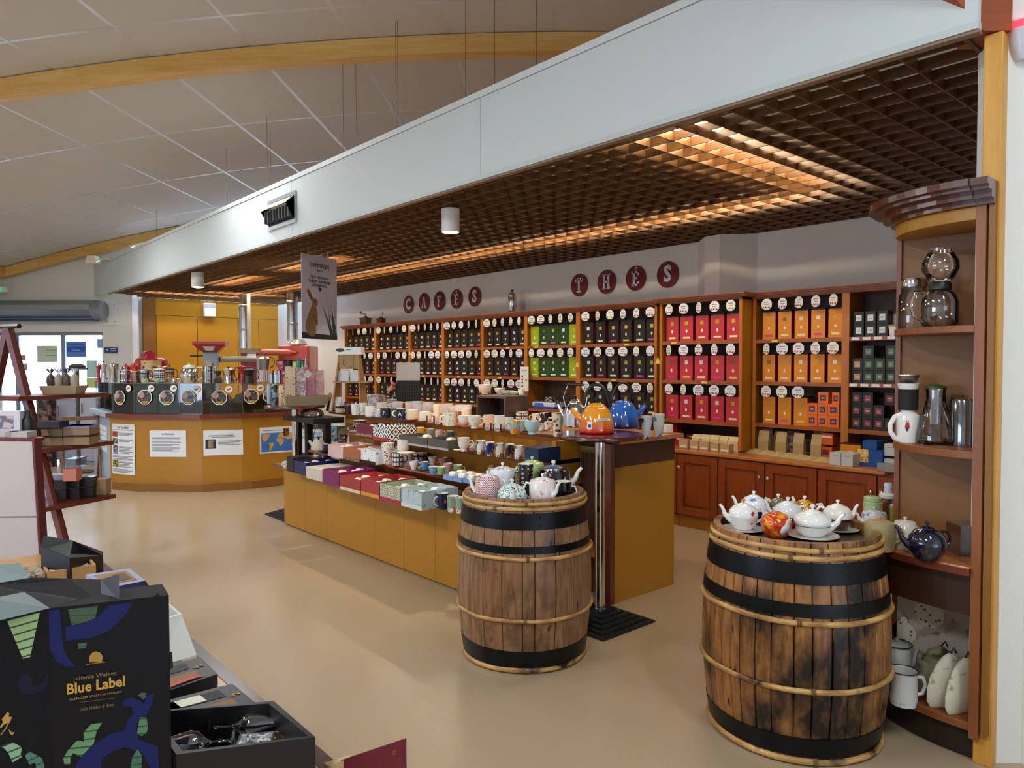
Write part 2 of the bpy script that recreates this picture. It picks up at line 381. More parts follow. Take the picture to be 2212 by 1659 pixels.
# roller shutter box
rs=thing('shutter_box','galvanised roller shutter box above the entrance windows','roller shutter',(0,0,0),RV)
s0=-9.7; s1,zt=sz(218,650); zb=sz(100,674)[1]; zc=sz(100,695)[1]
GALV=M('9aa0a4',.42,.6,var=.08,vs=30,name='galvanised_steel')
m=MB(); q=[(TE,zt),(TE-.18,zt),(TE-.34,zt-.09),(TE-.34,zb+.02),(TE-.2,zb-.08),(TE,zb-.08)]
m.add([(s0,a,b) for a,b in q]+[(s1,a,b) for a,b in q],[tuple(range(5,-1,-1))[::-1],tuple(range(6,12))[::-1]]+[(i,6+i,6+(i+1)%6,(i+1)%6) for i in range(6)]); m.build('casing',GALV,rs)
m=MB(); m.box(s0,s1-.03,TE-.17,TE-.02,zc,zb-.08); m.build('shutter_slat',M('7d90c4',.35,.4),rs)
for k in range(3): m=MB(); m.box(s0,s1-.03,TE-.19,TE-.17,zc+.01+.045*k,zc+.035+.045*k); m.build('bottom_bar',M('4a4e58',.4,.5),rs)
m=MB(); m.lathe([(0,0),(.155,0),(.155,.16),(0,.16)],24,mat=Matrix.Translation((s1+.0,TE-.18,zt-.18))@Matrix.Rotation(PI/2,4,'Y')); m.build('motor_housing',M('8d9296',.4,.4),rs,smooth=40)
# exit sign, siren, floodlight, small wall plates
o,a,b=epanel('exit_sign',-20,21,620,632,TE-.16,M('dfe6e2',.4),'green emergency exit sign box left above the shutter','sign',th=.06)
m=MB(); m.box(-a/2+.02,a/2-.1,-.064,-.06,.02,b-.02); p=m.build('exit_panel',M('1faf5a',.4,emit=1.2),o); text('→',.09,M('ffffff',.4,emit=2),o,(.0,-.068,b/2))
o,a,b=epanel('wall_plate',222,256,650,702,TE-.003,M('dfe3e0',.5),'pale square cover plate beside the roller shutter','wall plate',th=.02)
for sx in (-.2,.3):
    for zz in (.06,b-.06): m=MB(); m.cb(sx*a,-.022,zz,.015,.006,.015); m.build('screw',DGREY,o)
o,a,b=epanel('direction_sign',226,254,750,763,TE-.006,M('3a4278',.5),'small navy arrow sign on the white wall beside the window','sign',th=.01)
text('<',.1,WHITE,o,(-a*.25,-.012,b/2)); 
for k in range(2): m=MB(); m.box(0,a*.4,-.012,-.01,b*.35+.04*k,b*.35+.012+.04*k); m.build('text_line',PAPER,o)
fl=thing('floodlight','small white floodlight on a bracket above the entrance wall','floodlight',AU(202,560,11.9),RV)
m=MB(); m.add([(-.1,-.08,-.07),(.1,-.08,-.07),(.06,-.08,.05),(-.06,-.08,.05),(-.1,.05,-.07),(.1,.05,-.07),(.06,.05,.05),(-.06,.05,.05)],[(0,1,2,3),(7,6,5,4),(0,4,5,1),(1,5,6,2),(2,6,7,3),(3,7,4,0)]); m.build('lamp_housing',CREAM,fl)
m=MB(); m.tube([(.08,0,0),(.2,.05,.02),(.3,.3,-.02)],.012); m.build('bracket',CREAM,fl)
sm=thing('alarm_siren','white alarm siren with a glowing red light on the right wall','alarm',AU(2213,72,2.79),RV)
m=MB(); m.lathe([(0,-.1),(.03,-.1),(.05,-.05),(.055,.04),(0,.04)],16); m.build('housing',M('c9c9d2',.3),sm,smooth=40); m=MB(); m.lathe([(.056,.01),(.057,.01),(.057,.035),(0,.045)],16); m.build('light_ring',M('ff2a3c',.3,emit=3),sm,smooth=40)
# yellow panelling of the end wall with three door-like panels
YEL=M('c88a1a',.4,var=.04,vs=12,name='amber_panel')
pw=thing('wall_panelling','amber fibreboard panelling on the end wall behind the roasting counter','wall panelling',(XE,0,0))
ya=AX(337,700,XE+.06).y; yb=AX(602,700,XE+.06).y; ym=AX(426,700,XE+.06).y; yn=AX(514,700,XE+.06).y; zj=AX(430,684,XE+.06).z
for y0,y1 in ((ya,ym),(ym,yn),(yn,(yn+yb)/2),((yn+yb)/2,yb)):
    m=MB(); m.box(.01,.06,y0+.006,y1-.006,.02,zj-.008); m.build('panel',YEL,pw)
m=MB(); m.box(.01,.06,ya,yb,zj,2.739); m.build('top_panel',YEL,pw)
m=MB(); m.box(.0,.09,ya-.22,ya-.01,0,2.739); m.build('corner_post',MDFD,pw)
m=MB(); m.tube([(.075,ya-.7,0),(.075,ya-.7,2.6)],.03); 
o=m.build('drain_pipe',WHITE); o.location=(XE,0,0); tag(o,'thin white pipe running up the end wall beside the panelling','pipe')
o=thing('emergency_light','white emergency light box on the amber panelling','emergency light',AX(451,670,XE+.075)); 
m=MB(); m.box(0,.07,-.11,.11,-.13,.13); m.build('housing',WHITE,o,bevel=.01); m=MB(); m.box(.07,.075,-.09,.09,-.11,.03); m.build('diffuser',M('e8fff4',.3,emit=1.5),o)
# ---------------- fascia over the shop front
fz1=3.32; fx0,fx1=-13.95,-.885
fa=thing('wall_fascia',None,None,(0,YF,0)); fa['kind']='structure'
FASC=M('cfd6d6',.7,var=.02,vs=5,bump=.1,bs=150,name='white_fascia_board')
xj=[fx0,AY(630,420,YF).x,AY(1038,300,YF).x,fx1]
for a,b in zip(xj,xj[1:]): m=MB(); m.box(a+.002,b-.002,0,.03,ZG+.03,fz1-.045); m.build('panel',FASC,fa)
m=MB(); m.box(fx0,fx1,-.008,.045,fz1-.042,fz1); m.build('top_trim',M('d4dad8',.5),fa)
m=MB(); m.box(fx0,fx1,-.006,.03,ZG,ZG+.028); m.build('bottom_trim',M('c4ccca',.5),fa)
m=MB(); m.box(fx0,fx1,0,.04,ZG-.012,ZG-.001); m.build('edge_strip',M('8a7462',.5),fa)
# return of the fascia towards the entrance wall
m=MB(); c=Vector((fx0,YF,0)); d=(SV(sz(231,600)[0]-.3,TE+.05)-c); d.z=0
m.add([c+Vector((0,0,ZG)),c+d+Vector((0,0,ZG)),c+d+Vector((0,0,fz1)),c+Vector((0,0,fz1)),c+Vector((.03,.03,ZG)),c+d+Vector((.03,.03,ZG)),c+d+Vector((.03,.03,fz1)),c+Vector((.03,.03,fz1))],[(0,3,2,1),(4,5,6,7),(3,7,6,2),(0,1,5,4)]); struct(m.build('wall_fascia_return',FASC))
# vent in the fascia
P=AY(610,457,YF); vt=thing('air_vent','grey metal air outlet with angled blades set in the white fascia','vent',(P.x,YF,P.z))
vw=(AY(641,450,YF).x-AY(581,480,YF).x)/2; vh=.15; VM=M('aab4b6',.4,.5,name='grey_zinc')
m=MB()
for x0,x1,z0,z1 in ((-vw,vw,vh-.035,vh),(-vw,vw,-vh,-vh+.035),(-vw,-vw+.03,-vh+.035,vh-.035),(vw-.03,vw,-vh+.035,vh-.035)): m.box(x0,x1,-.014,-.002,z0,z1)
m.build('frame',VM,vt)
m=MB(); x0,x1=-vw+.03,vw-.03; m.add([(x0,-.014,.11),(x1,-.014,.11),(x1,-.1,.03),(x0,-.1,.03),(x0,-.014,-.11),(x1,-.014,-.11)],[(0,1,2,3),(3,4,0),(1,5,2),(0,3,2,1),(0,4,3),(1,2,5)]); m.build('hood',M('c9c2a8',.5,.2),vt)
m=MB(); m.box(x0,x1,.05,.055,-.11,.11); m.box(x0,x1,-.012,-.011,-.105,.03); m.build('backing',M('1a1a1e',.6),vt)
for k in range(9): m=MB(); m.cb(x0+.02+(x1-x0-.04)*k/8,-.045,-.035,.004,.06,.12,rz=.4); m.build('blade',M('8c8a90',.4,.5),vt)
# ---------------- open wooden grille ceiling
GW=wood('482a10','6a461e','X',1,.45,name='dark_grille_wood')
gr=thing('ceiling_grille',None,None,(0,0,ZG)); gr['kind']='structure'
pit=.155; hh=.048; th=.008
gx0=XE; gx1=-.95
ny=int((YW-YF)/pit)
ml=MB(); ml.box(-(gx1-gx0)/2,(gx1-gx0)/2,-th/2,th/2,0,hh); proto=None
for k in range(1,ny+1):
    y=3.149-.0+pit*(k-1)-.0
    if y>YW-.02: break
    x0=gx0 if y>3.35 else fx0
    if proto is None: proto=ml.build('slat',GW,gr,(0,0,0)); o=proto
    else: o=proto.copy(); col.objects.link(o)
    o.location=((x0+gx1)/2,y,0); o.scale=((gx1-x0)/(gx1-gx0),1,1)
L=YW-YF-.03; ml=MB(); ml.box(-th/2,th/2,-L/2,L/2,0,hh); GWY=wood('482a10','6a461e','Y',1,.45,name='dark_grille_wood_cross'); p2=None
x=-1.184+pit
while x-pit>gx0+.05:
    x-=pit
    if p2 is None: p2=ml.build('cross_slat',GWY,gr); o=p2
    else: o=p2.copy(); col.objects.link(o)
    y0=YF+.03 if x>fx0 else 3.34
    o.location=(x,(y0+YW)/2,0); o.scale=(1,(YW-y0)/L,1)
# fluorescent battens above the grille
TUBE=M('ffecc8',.3,emit=92,name='lit_fluorescent_tube')
def batten(cx,cy,L,rz,label):
    t=thing('fluorescent_batten',label,'ceiling light',(cx,cy,ZG+.085),rz,'fluorescent battens above the wooden grille')
    m=MB(); m.box(-L/2,L/2,-.05,.05,.06,.10)
    for q in(-1,1): m.box(-L/2,L/2,q*.15-.002,q*.15+.002,.02,.05); m.add([(-L/2,q*.05,.06),(L/2,q*.05,.06),(L/2,q*.15,.05),(-L/2,q*.15,.05)],[(0,1,2,3)])
    m.build('reflector',WHITE,t)
    m=MB(); m.tube([(-L/2+.02,0,.02),(L/2-.02,0,.02)],.014,8); m.build('tube',TUBE,t,smooth=40)
k=0
for i in range(7): batten(-3.25-1.56*i,5.02,1.5,0,f'lit batten above the grille parallel to the back wall, number {("one two three four five six seven".split())[i]} counted from the right')
for xx,nm in ((-2.36,'nearest the pine post'),):
    batten(xx,3.72,1.2,PI/2,'lit batten crossing the grille '+nm+', fascia end'); batten(xx,4.66,.5,PI/2,'lit batten crossing the grille '+nm+', wall end')
batten(-8.2,4.05,1.5,0,'lit batten above the grille behind the hanging banner'); batten(-10.6,4.0,1.5,0,'lit batten above the grille left of the hanging banner')
batten(-13.2,4.2,1.5,PI/2,'lit batten above the grille close to the amber panelling'); batten(-12.5,4.9,1.3,PI/2,'lit batten above the grille behind the far chrome duct')
# ceiling wires
WM=M('6a655e',.5,.5,name='suspension_wire')
for i,(x,y0,y1) in enumerate(((338,373,512),(246,470,560),(491,273,445),(578,222,400),(585,100,402),(742,272,330),(770,300,320),(856,0,275),(860,5,276),(1006,60,215),(1069,125,190),(1159,0,150))):
    P=AY(x,y1,YF+.35); s=Vector((P.x,P.y,0)).dot(V); top=vault(s) if y0<60 or i in(4,) else min(vault(s),AY(x,y0,YF+.35).z+.9)
    top=vault(s)+.01; o=MB().tube([(0,0,0),(0,0,top-P.z+.5)],.002,5).build('suspension_wire',WM); o.location=(P.x,P.y,P.z-.5); tag(o,f'thin wire holding up the grille, {("first second third fourth fifth sixth seventh eighth ninth tenth eleventh twelfth".split())[i]} one listed from the left','wire','thin suspension wires above the fascia')
# spot lamps
for px,w_,nm in ((973,39,'larger white cylinder spot lamp nearer the camera'),(427,26,'smaller white cylinder spot lamp near the roasting counter')):
    P=AZ(px,452 if px>900 else 589,ZG); D=DP(P); r=w_/2*D/FPX; hh_=(54 if px>900 else 34)*D/FPX*.92
    t=thing('spot_lamp',nm,'ceiling lamp',(P.x,P.y,ZG)); m=MB(); m.lathe([(0,0),(r,0),(r,-hh_),(r*.9,-hh_),(r*.85,-hh_+.03),(0,-hh_+.03)],28); m.build('housing',M('e8e6dc',.4),t,smooth=40)
    m=MB(); m.lathe([(0,-hh_-.012),(r*.6,-hh_-.004),(r*.85,-hh_+.022),(0,-hh_+.024)],20); m.build('lens',M('fff2d0',.3,emit=30),t,smooth=60)
    l=bpy.data.lights.new('spot','SPOT'); l.energy=110 if px>900 else 90; l.color=(1,.80,.55); l.spot_size=math.radians(95); l.spot_blend=.8; l.shadow_soft_size=.05
    o=bpy.data.objects.new('spot_light',l); o.location=(P.x,P.y,ZG-hh_-.03); col.objects.link(o)
# pine post and its springing beam
pp=thing('wood_post',None,None,(0,0,0),0); pp['kind']='structure'
P0=AZ(2092,1650,0); s0=P0.dot(V); t0=P0.dot(U); P1=AU(2174,70,t0); s1=P1.dot(V)
s1=AU(2140,1652,t0).dot(V)
XP1=AY(2141,1652,3.125).x; m=MB(); m.box(-.893,XP1,3.125,3.24,0,2.742); m.build('post',PINE,pp,bevel=.003)
Q=AU(2055,0,t0); qs,qz=Q.dot(V),Q.z; k_=(qz-2.745)/(s0-qs)
m=MB(); q=[(s1+.02,2.745),(s0,2.745),(s0-1.6/k_,4.345),(s0-1.6/k_+.02,4.38),(s0-1.1/k_,4.38),(s1+.02,3.25)]
m.add([(a,t0-.02,b) for a,b in q]+[(a,t0+.14,b) for a,b in q],[(5,4,3,2,1,0)[::-1],(6,7,8,9,10,11)[::-1]]+[(i,(i+1)%6,6+(i+1)%6,6+i)[::-1] for i in range(6)])
o=m.build('springing_beam',wood('8a3c12','a85420','X',1,.5,knots='3a1408',name='red_stained_beam'),pp); o.rotation_euler=(0,0,RV)

m=MB(); m.box(gx0,gx1,YW-.012,YW,0,hh+.01); m.build('edge_slat',GW,gr); m=MB(); m.box(gx1-.004,gx1+.012,YF+.03,YW,-.005,hh+.02); m.build('edge_slat',GWY,gr)
# ---------------- wall shelving: ten bays of cherry wood over base cabinets
Y7,Y8,Y9=5.93,5.80,5.96; YB=5.635
ORD='first second third fourth fifth sixth seventh eighth ninth tenth'.split()
b_px=[(745,811,Y7),(811,885,Y7),(885,957,Y7),(957,1042,Y7),(1042,1136,Y7),(1136,1249,Y7),(1249,1419,Y7),(1425,1603,Y8),(1626,1826,Y9),(1826,1990,Y9)]
bays=[(px2x(a,Y),px2x(b,Y),Y) for a,b,Y in b_px]
ZS=[.985,1.36,1.735]; ZT=2.13
BACK=wood('4a3626','5c4630','Z',1,.6,name='dark_shelf_back'); SIDE=M('a06a1e',.45,var=.06,vs=30,name='amber_shelf_side')
bayname=[f'{ORD[i]} bay from the left' for i in range(10)]
for i,(x0,x1,Y) in enumerate(bays):
    col_='seventh' if i==6 else ORD[i]
    t=thing('shelf_unit',f'cherry wood wall shelf unit, {col_} bay from the left','shelving',((x0+x1)/2,Y,0),0,'cherry wood shelf bays on the back wall')
    w_=(x1-x0)/2; d=YW-Y-.01
    m=MB(); m.box(-w_,w_,d-.02,d,.74,ZT-.03); m.build('back_panel',BACK,t)
    for sx in (-1,1):
        xa=sx*w_-(.0 if sx<0 else .022)
        m=MB(); m.box(xa,xa+.022,.012,d-.02,.74 if i<9 else .74,ZT-.02); m.build('side_panel',SIDE if not(i==7 and sx>0) else MDF,t)
        m=MB(); m.box(sx*w_-(.0 if sx<0 else .03),sx*w_+(.03 if sx<0 else 0),-.004,.012,.74,ZT-.03); m.build('stile',CHERL,t)
    sh=ZS if i!=5 else ZS
    for z in sh:
        m=MB(); m.box(-w_+.022,w_-.022,.0,d-.02,z-.033,z); m.build('shelf',CHERX,t)
    m=MB(); m.box(-w_,w_,-.0,d,ZT-.035,ZT-.015); m.build('top_board',CHERX,t)
    # stepped cornice
    m=MB(); ex=.06 if i in(0,) else 0; er=.05 if i==7 else 0; el=.05 if i==7 else 0
    for dy,z0,z1 in ((.012,ZT-.03,ZT-.018),(.03,ZT-.018,ZT-.002),(.048,ZT-.002,ZT+.012),(.06,ZT+.012,ZT+.022)): m.box(-w_-ex-el*(dy>.02),w_+er*(dy>.02),-dy,d*.9,z0,z1)
    m.build('cornice',CHERX,t)
# base cabinets and continuous worktop
dx=[px2x(p,YB-.02) for p in (1463,1552,1654,1768,1898)]; dx=[dx[0]-.445*k for k in range(13,0,-1)]+dx+[dx[-1]+.45]
kn={13:'l',14:'r',15:'l',16:'r'}
for i in range(len(dx)-1):
    a,b=dx[i],dx[i+1]; seen=i>=13
    t=thing('base_cabinet',f'cherry wood base cabinet with framed door, {["x","first from the left right of the island","second from the left right of the island","third from the left right of the island","fourth from the left right of the island","fifth, partly behind the corner unit"][max(0,i-12)]}' if seen else f'cherry wood base cabinet behind the island, {(ORD+["eleventh","twelfth","thirteenth"])[12-i]} leftwards of the visible doors','cabinet',((a+b)/2,YB,0),0,'base cabinets under the wall shelves')
    w_=(b-a)/2-.003; m=MB(); m.box(-w_,w_,.0,YW-YB-.01,.1,.69); m.build('body',CHERRY,t)
    m=MB(); m.box(-w_,w_,.03,.05,0,.1); m.build('plinth',MDF,t)
    dr=MB(); z0,z1=.125,.675; f_=.07
    dr.box(-w_+.004,w_-.004,-.006,-.001,z0,z1)
    for q in ((-w_+.004,-w_+f_,z0,z1),(w_-f_,w_-.004,z0,z1),(-w_+f_,w_-f_,z0,z0+f_),(-w_+f_,w_-f_,z1-f_,z1)): dr.box(q[0],q[1],-.022,-.006,q[2],q[3])
    dr.box(-w_+f_+.02,w_-f_-.02,-.014,-.006,z0+f_+.02,z1-f_-.02)
    d_=dr.build('door',CHERRY,t,bevel=.004)
    kx=-w_+.035 if (i%2==1) else w_-.035
    k_=MB(); k_.lathe([(0,0),(.006,0),(.006,.012),(.015,.02),(.015,.028),(.008,.034),(0,.035)],14,mat=Matrix.Translation((kx,-.022,z1-.115))@Matrix.Rotation(PI/2,4,'X')); k_.build('knob',CHROME,d_,smooth=40)
m=MB(); m.box(-6.2,2.0,-.03,YW-YB-.002,.69,.72); o=m.build('worktop',TOPW,loc=(-4.2,YB,0),bevel=.006); o.location=(-4.2,YB,0); tag(o,'long brown wooden worktop running over the base cabinets','worktop')
# ---------------- canisters and hanging tags
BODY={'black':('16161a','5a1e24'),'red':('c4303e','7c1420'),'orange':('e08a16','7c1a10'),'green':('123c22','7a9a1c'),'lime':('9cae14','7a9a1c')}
cm={}
def canister(kind,w_,h_,gold,pill):
    key=(kind,round(w_,3),gold,pill)
    if key in cm: return cm[key]
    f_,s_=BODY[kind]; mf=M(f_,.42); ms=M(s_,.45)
    b=MB(); b.box(-w_/2,w_/2,0,.145,0,h_,0)
    # front, sides: side faces take the darker colour
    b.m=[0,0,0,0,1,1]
    L=MB(); s=w_/.13
    L.box(-.017*s,.017*s,-.0015,.0,h_*.66,h_*.66+.034*s,0); L.lathe([(0,0),(.0105*s,0),(.0105*s,.001),(0,.001)],12,1,Matrix.Translation((0,0,h_*.41))@Matrix.Rotation(PI/2,4,'X')@Matrix.Diagonal((1,1.5,1,1)))
    L.box(-.036*s,.036*s,-.0015,0,h_*.1,h_*.1+.018,2)
    lab=[M({'gold':'c9a41e','white':'e8e8e0','olive':'6e6a1c'}[gold],.4),M('efe9c8',.5),M({'cream':'efe6b4','pink':'d8388a','yellow':'e8cc3a','lime':'b4cc3c'}[pill],.5)]
    li=MB(); li.box(-w_/2+.004,w_/2-.004,.004,.141,h_,h_+.012)
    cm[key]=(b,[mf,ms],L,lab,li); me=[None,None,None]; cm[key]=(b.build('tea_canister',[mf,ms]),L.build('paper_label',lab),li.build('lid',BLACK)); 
    for o in cm[key]: col.objects.unlink(o)
    return cm[key]
OCT=[(math.cos(PI/8+k*PI/4),math.sin(PI/8+k*PI/4)) for k in range(8)]
tm={}
def tagmesh(v):
    if v in tm: return tm[v]
    c1,c2=[('f2f2f4','d45a68'),('f0f4ec','b8c84a'),('f4f0f4','c46a9a'),('e9eef6','a0505a'),('f4efe8','c8602c')][v]
    b=MB(); b.prism([(x*.06,y*.06) for x,y in OCT],-.001,.001,0,Matrix.Rotation(PI/2,4,'X')); 
    b.box(-.045,.045,-.0025,-.0012,-.042,-.02,1); b.box(-.03,.03,-.0025,-.0012,.018,.026,2); b.box(-.024,.024,-.0025,-.0012,-.004,.002,2)
    o=b.build('price_tag',[M(c1,.4),pat('blotch',c1,c2,'7c4030',60,.4,.45),M('8a8f9c',.6)]); 
    s=MB(); s.tube([(0,0,.055),(-.004,0,.075),(.004,0,.09),(0,0,.1)],.0015,4); p=s.build('string',DGREY); col.objects.unlink(o); col.objects.unlink(p); tm[v]=(o,p); return tm[v]
def put(src,parent,loc,rz=0,rot=None,**k):
    c=src.copy(); col.objects.link(c); c.parent=parent; c.location=loc; c.rotation_euler=rot if rot else (0,0,rz); tag(c,**k); return c
ROWN=['bottom shelf','middle shelf','top shelf']
cols={5:['lime','green','green','green','lime'],7:['red']*5,8:['orange']*5}
gold_seq='gold gold white gold white gold olive gold white gold gold white olive gold'.split(); pill_seq='cream cream pink cream cream yellow cream pink cream'.split()
q=0
for i,(x0,x1,Y) in enumerate(bays[:9]):
    nn=6 if i==6 else 5; a=x0+.04+(.03 if i==8 else 0); b=x1-.02
    if i==6: b=x1+.02
    pitch=(b-a)/nn; w_=min(.145,pitch*.84); h_=.232 if i<8 else .238
    w_=round(w_,2)
    for r in (2,1,0):
        kinds=cols.get(i,['black']*nn); N=nn
        if i==5 and r==0: continue
        if i==8 and r==0: N=3
        for k in range(N):
            kd=kinds[k]; q+=1; gl=gold_seq[(q*5+i)%len(gold_seq)]; pl=pill_seq[(q*3+i+r)%len(pill_seq)]
            if kd=='black' and gl=='olive': gl='gold'
            bo,lb,li=canister(kd,w_,h_,gl,pl)
            cx=a+pitch*(k+.5)-.005; 
            if cx+w_/2>x1-.02 and i!=7: cx=x1-.02-w_/2-.003
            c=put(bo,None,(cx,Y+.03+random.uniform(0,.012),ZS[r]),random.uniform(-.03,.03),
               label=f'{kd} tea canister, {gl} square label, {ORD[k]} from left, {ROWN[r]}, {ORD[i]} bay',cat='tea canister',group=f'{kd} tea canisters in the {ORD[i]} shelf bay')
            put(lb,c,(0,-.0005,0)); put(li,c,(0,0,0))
        NT=N if not(i==8 and r==0) else 3
        for k in range(NT):
            if i==0 and r==1 and k in(1,2): continue
            v=(q+k*2+i)%5 if i not in(7,) else (0,1,0,2,0)[(k+r)%5]
            if i==5: v=(1,0,1,1,3)[k]
            bo,st=tagmesh(v); cx=a+pitch*(k+.5); z=(ZS[r+1]-.033 if r<2 else ZT-.035)-.018
            c=put(bo,None,(cx,Y-.022,z-.035),random.uniform(-.5,.45),label=f'white octagonal tag hanging {ORD[k]} from left, over {ROWN[r]}, {ORD[i]} bay',cat='tag',group=f'octagonal tags hanging in the {ORD[i]} shelf bay')
            c.scale=(.88,.88,.88); put(st,c,(0,0,0))
# small black tea boxes of the tenth bay, orange ones of the ninth
def cube(pxa,pxb,z,h_,Y,body,lab,label,group,cat='tea box',dep=.1,lh=.5,name='tea_box'):
    xa,xb=px2x(pxa,Y),px2x(pxb,Y); w_=xb-xa; b=MB(); b.box(-w_/2,w_/2,0,dep,0,h_); o=b.build(name,M(body,.5),bevel=.0015); o.location=((xa+xb)/2,Y,z); tag(o,label,cat,group)
    if lab: m=MB(); m.box(-w_*.28,w_*.28,-.0015,0,h_*(.5-lh/2),h_*(.5+lh/2)); m.box(-w_*.16,w_*.16,-.0025,-.0015,h_*.52,h_*.56,1); m.box(-w_*.16,w_*.16,-.0025,-.0015,h_*.42,h_*.45,1); m.build('paper_label',[M(lab,.5),M('d8d4cc' if lab!='e9ecea' else '9aa0a4',.6)],o)
    return o
cw=(1842,1867.5,1893,1918.5); C3='left middle right'.split()
for r,zn in ((1,'upper'),(0,'lower')):
    for k in range(3): cube(cw[k]+.6,cw[k+1]-2.5,ZS[2]+.001+.101*r,.1,Y9+.04,'1c1c20','e9ecea',f'black tea box with white label, {C3[k]} of the {zn} row, tenth bay top shelf','black tea boxes on the tenth bay top shelf')
C4='first second third fourth'.split()
for r,(n_,off) in enumerate(((4,0),(4,0),(3,24))):
    for k in range(n_):
        if r==2 and k==1: continue
        pa=1840+24.3*k+(off if r==2 and k>1 else (24 if r==2 and k==0 else 0)); lab='c89a78' if (k==0 and r<2) else '5c7a5a'
        cube(pa,pa+23.3,ZS[1]+.001+.101*r,.1,Y9+.04,'1c1e20',lab,f'black tea box with {"copper" if k==0 and r<2 else "green"} label, {C4[k]} in {["lowest","middle","top"][r]} row, tenth bay middle shelf','black tea boxes on the tenth bay middle shelf')
for r in range(3):
    for k in range(4 if r<2 else 3):
        if r==1 and k==3: continue
        pa=1839+24.3*k+(24 if r==2 and k==2 else 0)
        cube(pa,pa+23.5,ZS[0]+.001+.101*r,.1,Y9+.04,'1c1a1c','8a4450',f'black tea box with wine red label, {C4[k]} in {["lowest","middle","top"][r]} row, tenth bay bottom shelf','black tea boxes on the tenth bay bottom shelf')
for k,(px,z) in enumerate(((1848,ZS[2]),(1872,ZS[2]),(1896,ZS[2]),(1925,ZS[2]),(1844,ZS[1]),(1868,ZS[1]),(1892,ZS[1]),(1918,ZS[1]))):
    m=MB(); m.box(-.03,.03,-.003,0,-.026,-.004); o=m.build('price_label',PAPER,loc=(px2x(px,Y9),Y9-.001,z)); o.location=(px2x(px,Y9),Y9-.001,z); tag(o,f'white shelf edge price label, {C4[k%4]} under {"the white" if k<4 else "the green"} label tea boxes','price label','price labels on the tenth bay')
for k,(px,Y,z) in enumerate(((1456,Y8,ZS[2]),(1522,Y8,ZS[1]),(1674,Y9,ZS[2]),(1354,Y7,ZS[2]),(1326,Y7,ZS[1]),(1159,Y7,ZS[2]),(1097,Y7,ZS[2]),(1080,Y7,ZS[1]),(940,Y7,ZS[2]),(841,Y7,ZS[2]),(915,Y7,ZS[1]),(991,Y7,ZS[1]),(783,Y7,ZS[1]))):
    m=MB(); m.box(-.03,.03,-.003,0,-.026,-.006); o=m.build('price_label',M('e6cf5a',.5)); o.location=(px2x(px,Y),Y-.002,z); bi=max(j for j in range(10) if b_px[j][0]<=px)
    tag(o,f'yellow price label on the {"top" if z==ZS[2] else "middle"} shelf edge of the {ORD[bi]} bay','price label','yellow shelf edge labels')
for k,(px,py,Y,wh) in enumerate(((811,776,Y7,'first'),(885,762,Y7,'second'),(1247,786,Y7,'sixth'),(1421,778,Y8,'seventh'))):
    P=AY(px,py,Y-.006); m=MB(); m.add([(-.03,-.002,-.035),(.03,-.002,-.035),(0,-.002,.035),(-.03,.001,-.035),(.03,.001,-.035),(0,.001,.035)],[(0,1,2),(5,4,3),(0,3,4,1),(1,4,5,2),(2,5,3,0)]); o=m.build('warning_sticker',M('e8c83a',.5)); o.location=P; tag(o,f'yellow warning triangle on the stile right of the {wh} shelf bay','sticker')
OR='orange tea boxes beside the orange canisters'
for nm,pa,pb,r in (('left of the lowest row',1744,1766,0),('middle of the lowest row',1767,1788,0),('right of the lowest row',1789,1813,0),('left of the second row',1744,1766,1),('middle of the second row',1767,1788,1),('right of the second row',1789,1813,1),('left of the top row',1768,1790,2),('right of the top row',1798,1814,2)):
    cube(pa,pb,ZS[0]+.001+.098*r,.097,Y9+.03,'e8742a','5a2a44','bright orange tea box, '+nm+', ninth bay',OR)
# small pots beside the black boxes
for nm,px,py,c in (('front',1929,727,'kraft lid in front'),('rear',1931,702,'kraft lid stacked behind')):
    P=AY(px,py,Y9+(.02 if nm=='front' else .11)); t=thing('tea_tin','small white round pot with '+c+' beside the black boxes','pot',(P.x,Y9+(.06 if nm=='front' else .19),ZS[2]+(0 if nm=='front' else .001)))
    h0=.075 if nm=='front' else .17; m=MB(); m.lathe([(0,0),(.038,0),(.048,h0),(0,h0)],20); m.build('body',WHITE,t,smooth=40); m=MB(); m.lathe([(0,h0),(.05,h0),(.05,h0+.014),(0,h0+.014)],20); m.build('lid',CARD,t,smooth=40)
# signs: letters on wine red discs
WINE=M('6a0f22',.28,coat=.4,name='wine_red_disc'); PALE=M('d5dbe4',.5,name='pale_letter')
def slab(ch,o):
    m=MB()
    def r(x0,x1,z0,z1): m.box(x0,x1,-.014,-.011,z0,z1)
    if ch=='T': r(-.016,.016,-.075,.075);r(-.05,.05,.055,.085);r(-.055,-.035,.035,.085);r(.035,.055,.035,.085);r(-.034,.034,-.085,-.065)
    elif ch=='H':
        for s in(-1,1): r(s*.033-.014,s*.033+.014,-.08,.08);r(s*.033-.024,s*.033+.024,-.085,-.068);r(s*.033-.024,s*.033+.024,.068,.085)
        r(-.03,.03,-.012,.012)
    elif ch in 'EF':
        r(-.035,-.005,-.08,.075);r(-.052,.05,.055,.075);r(.03,.05,.03,.075);r(-.01,.025,-.01,.012)
        if ch=='E': r(-.052,.05,-.085,-.065);r(.03,.05,-.085,-.04)
        else: r(-.052,.012,-.085,-.068)
    elif ch=='A':
        m.add([(-.052,-.014,-.075),(-.03,-.014,-.075),(.006,-.014,.085),(-.012,-.014,.085)],[(0,1,2,3)]); m.add([(.022,-.014,-.075),(.05,-.014,-.075),(.014,-.014,.085),(-.012,-.014,.085)],[(0,1,2,3)])
        r(-.03,.032,-.035,-.015);r(-.062,-.02,-.085,-.07);r(.012,.06,-.085,-.07)
    m.build('letter',PALE,o)
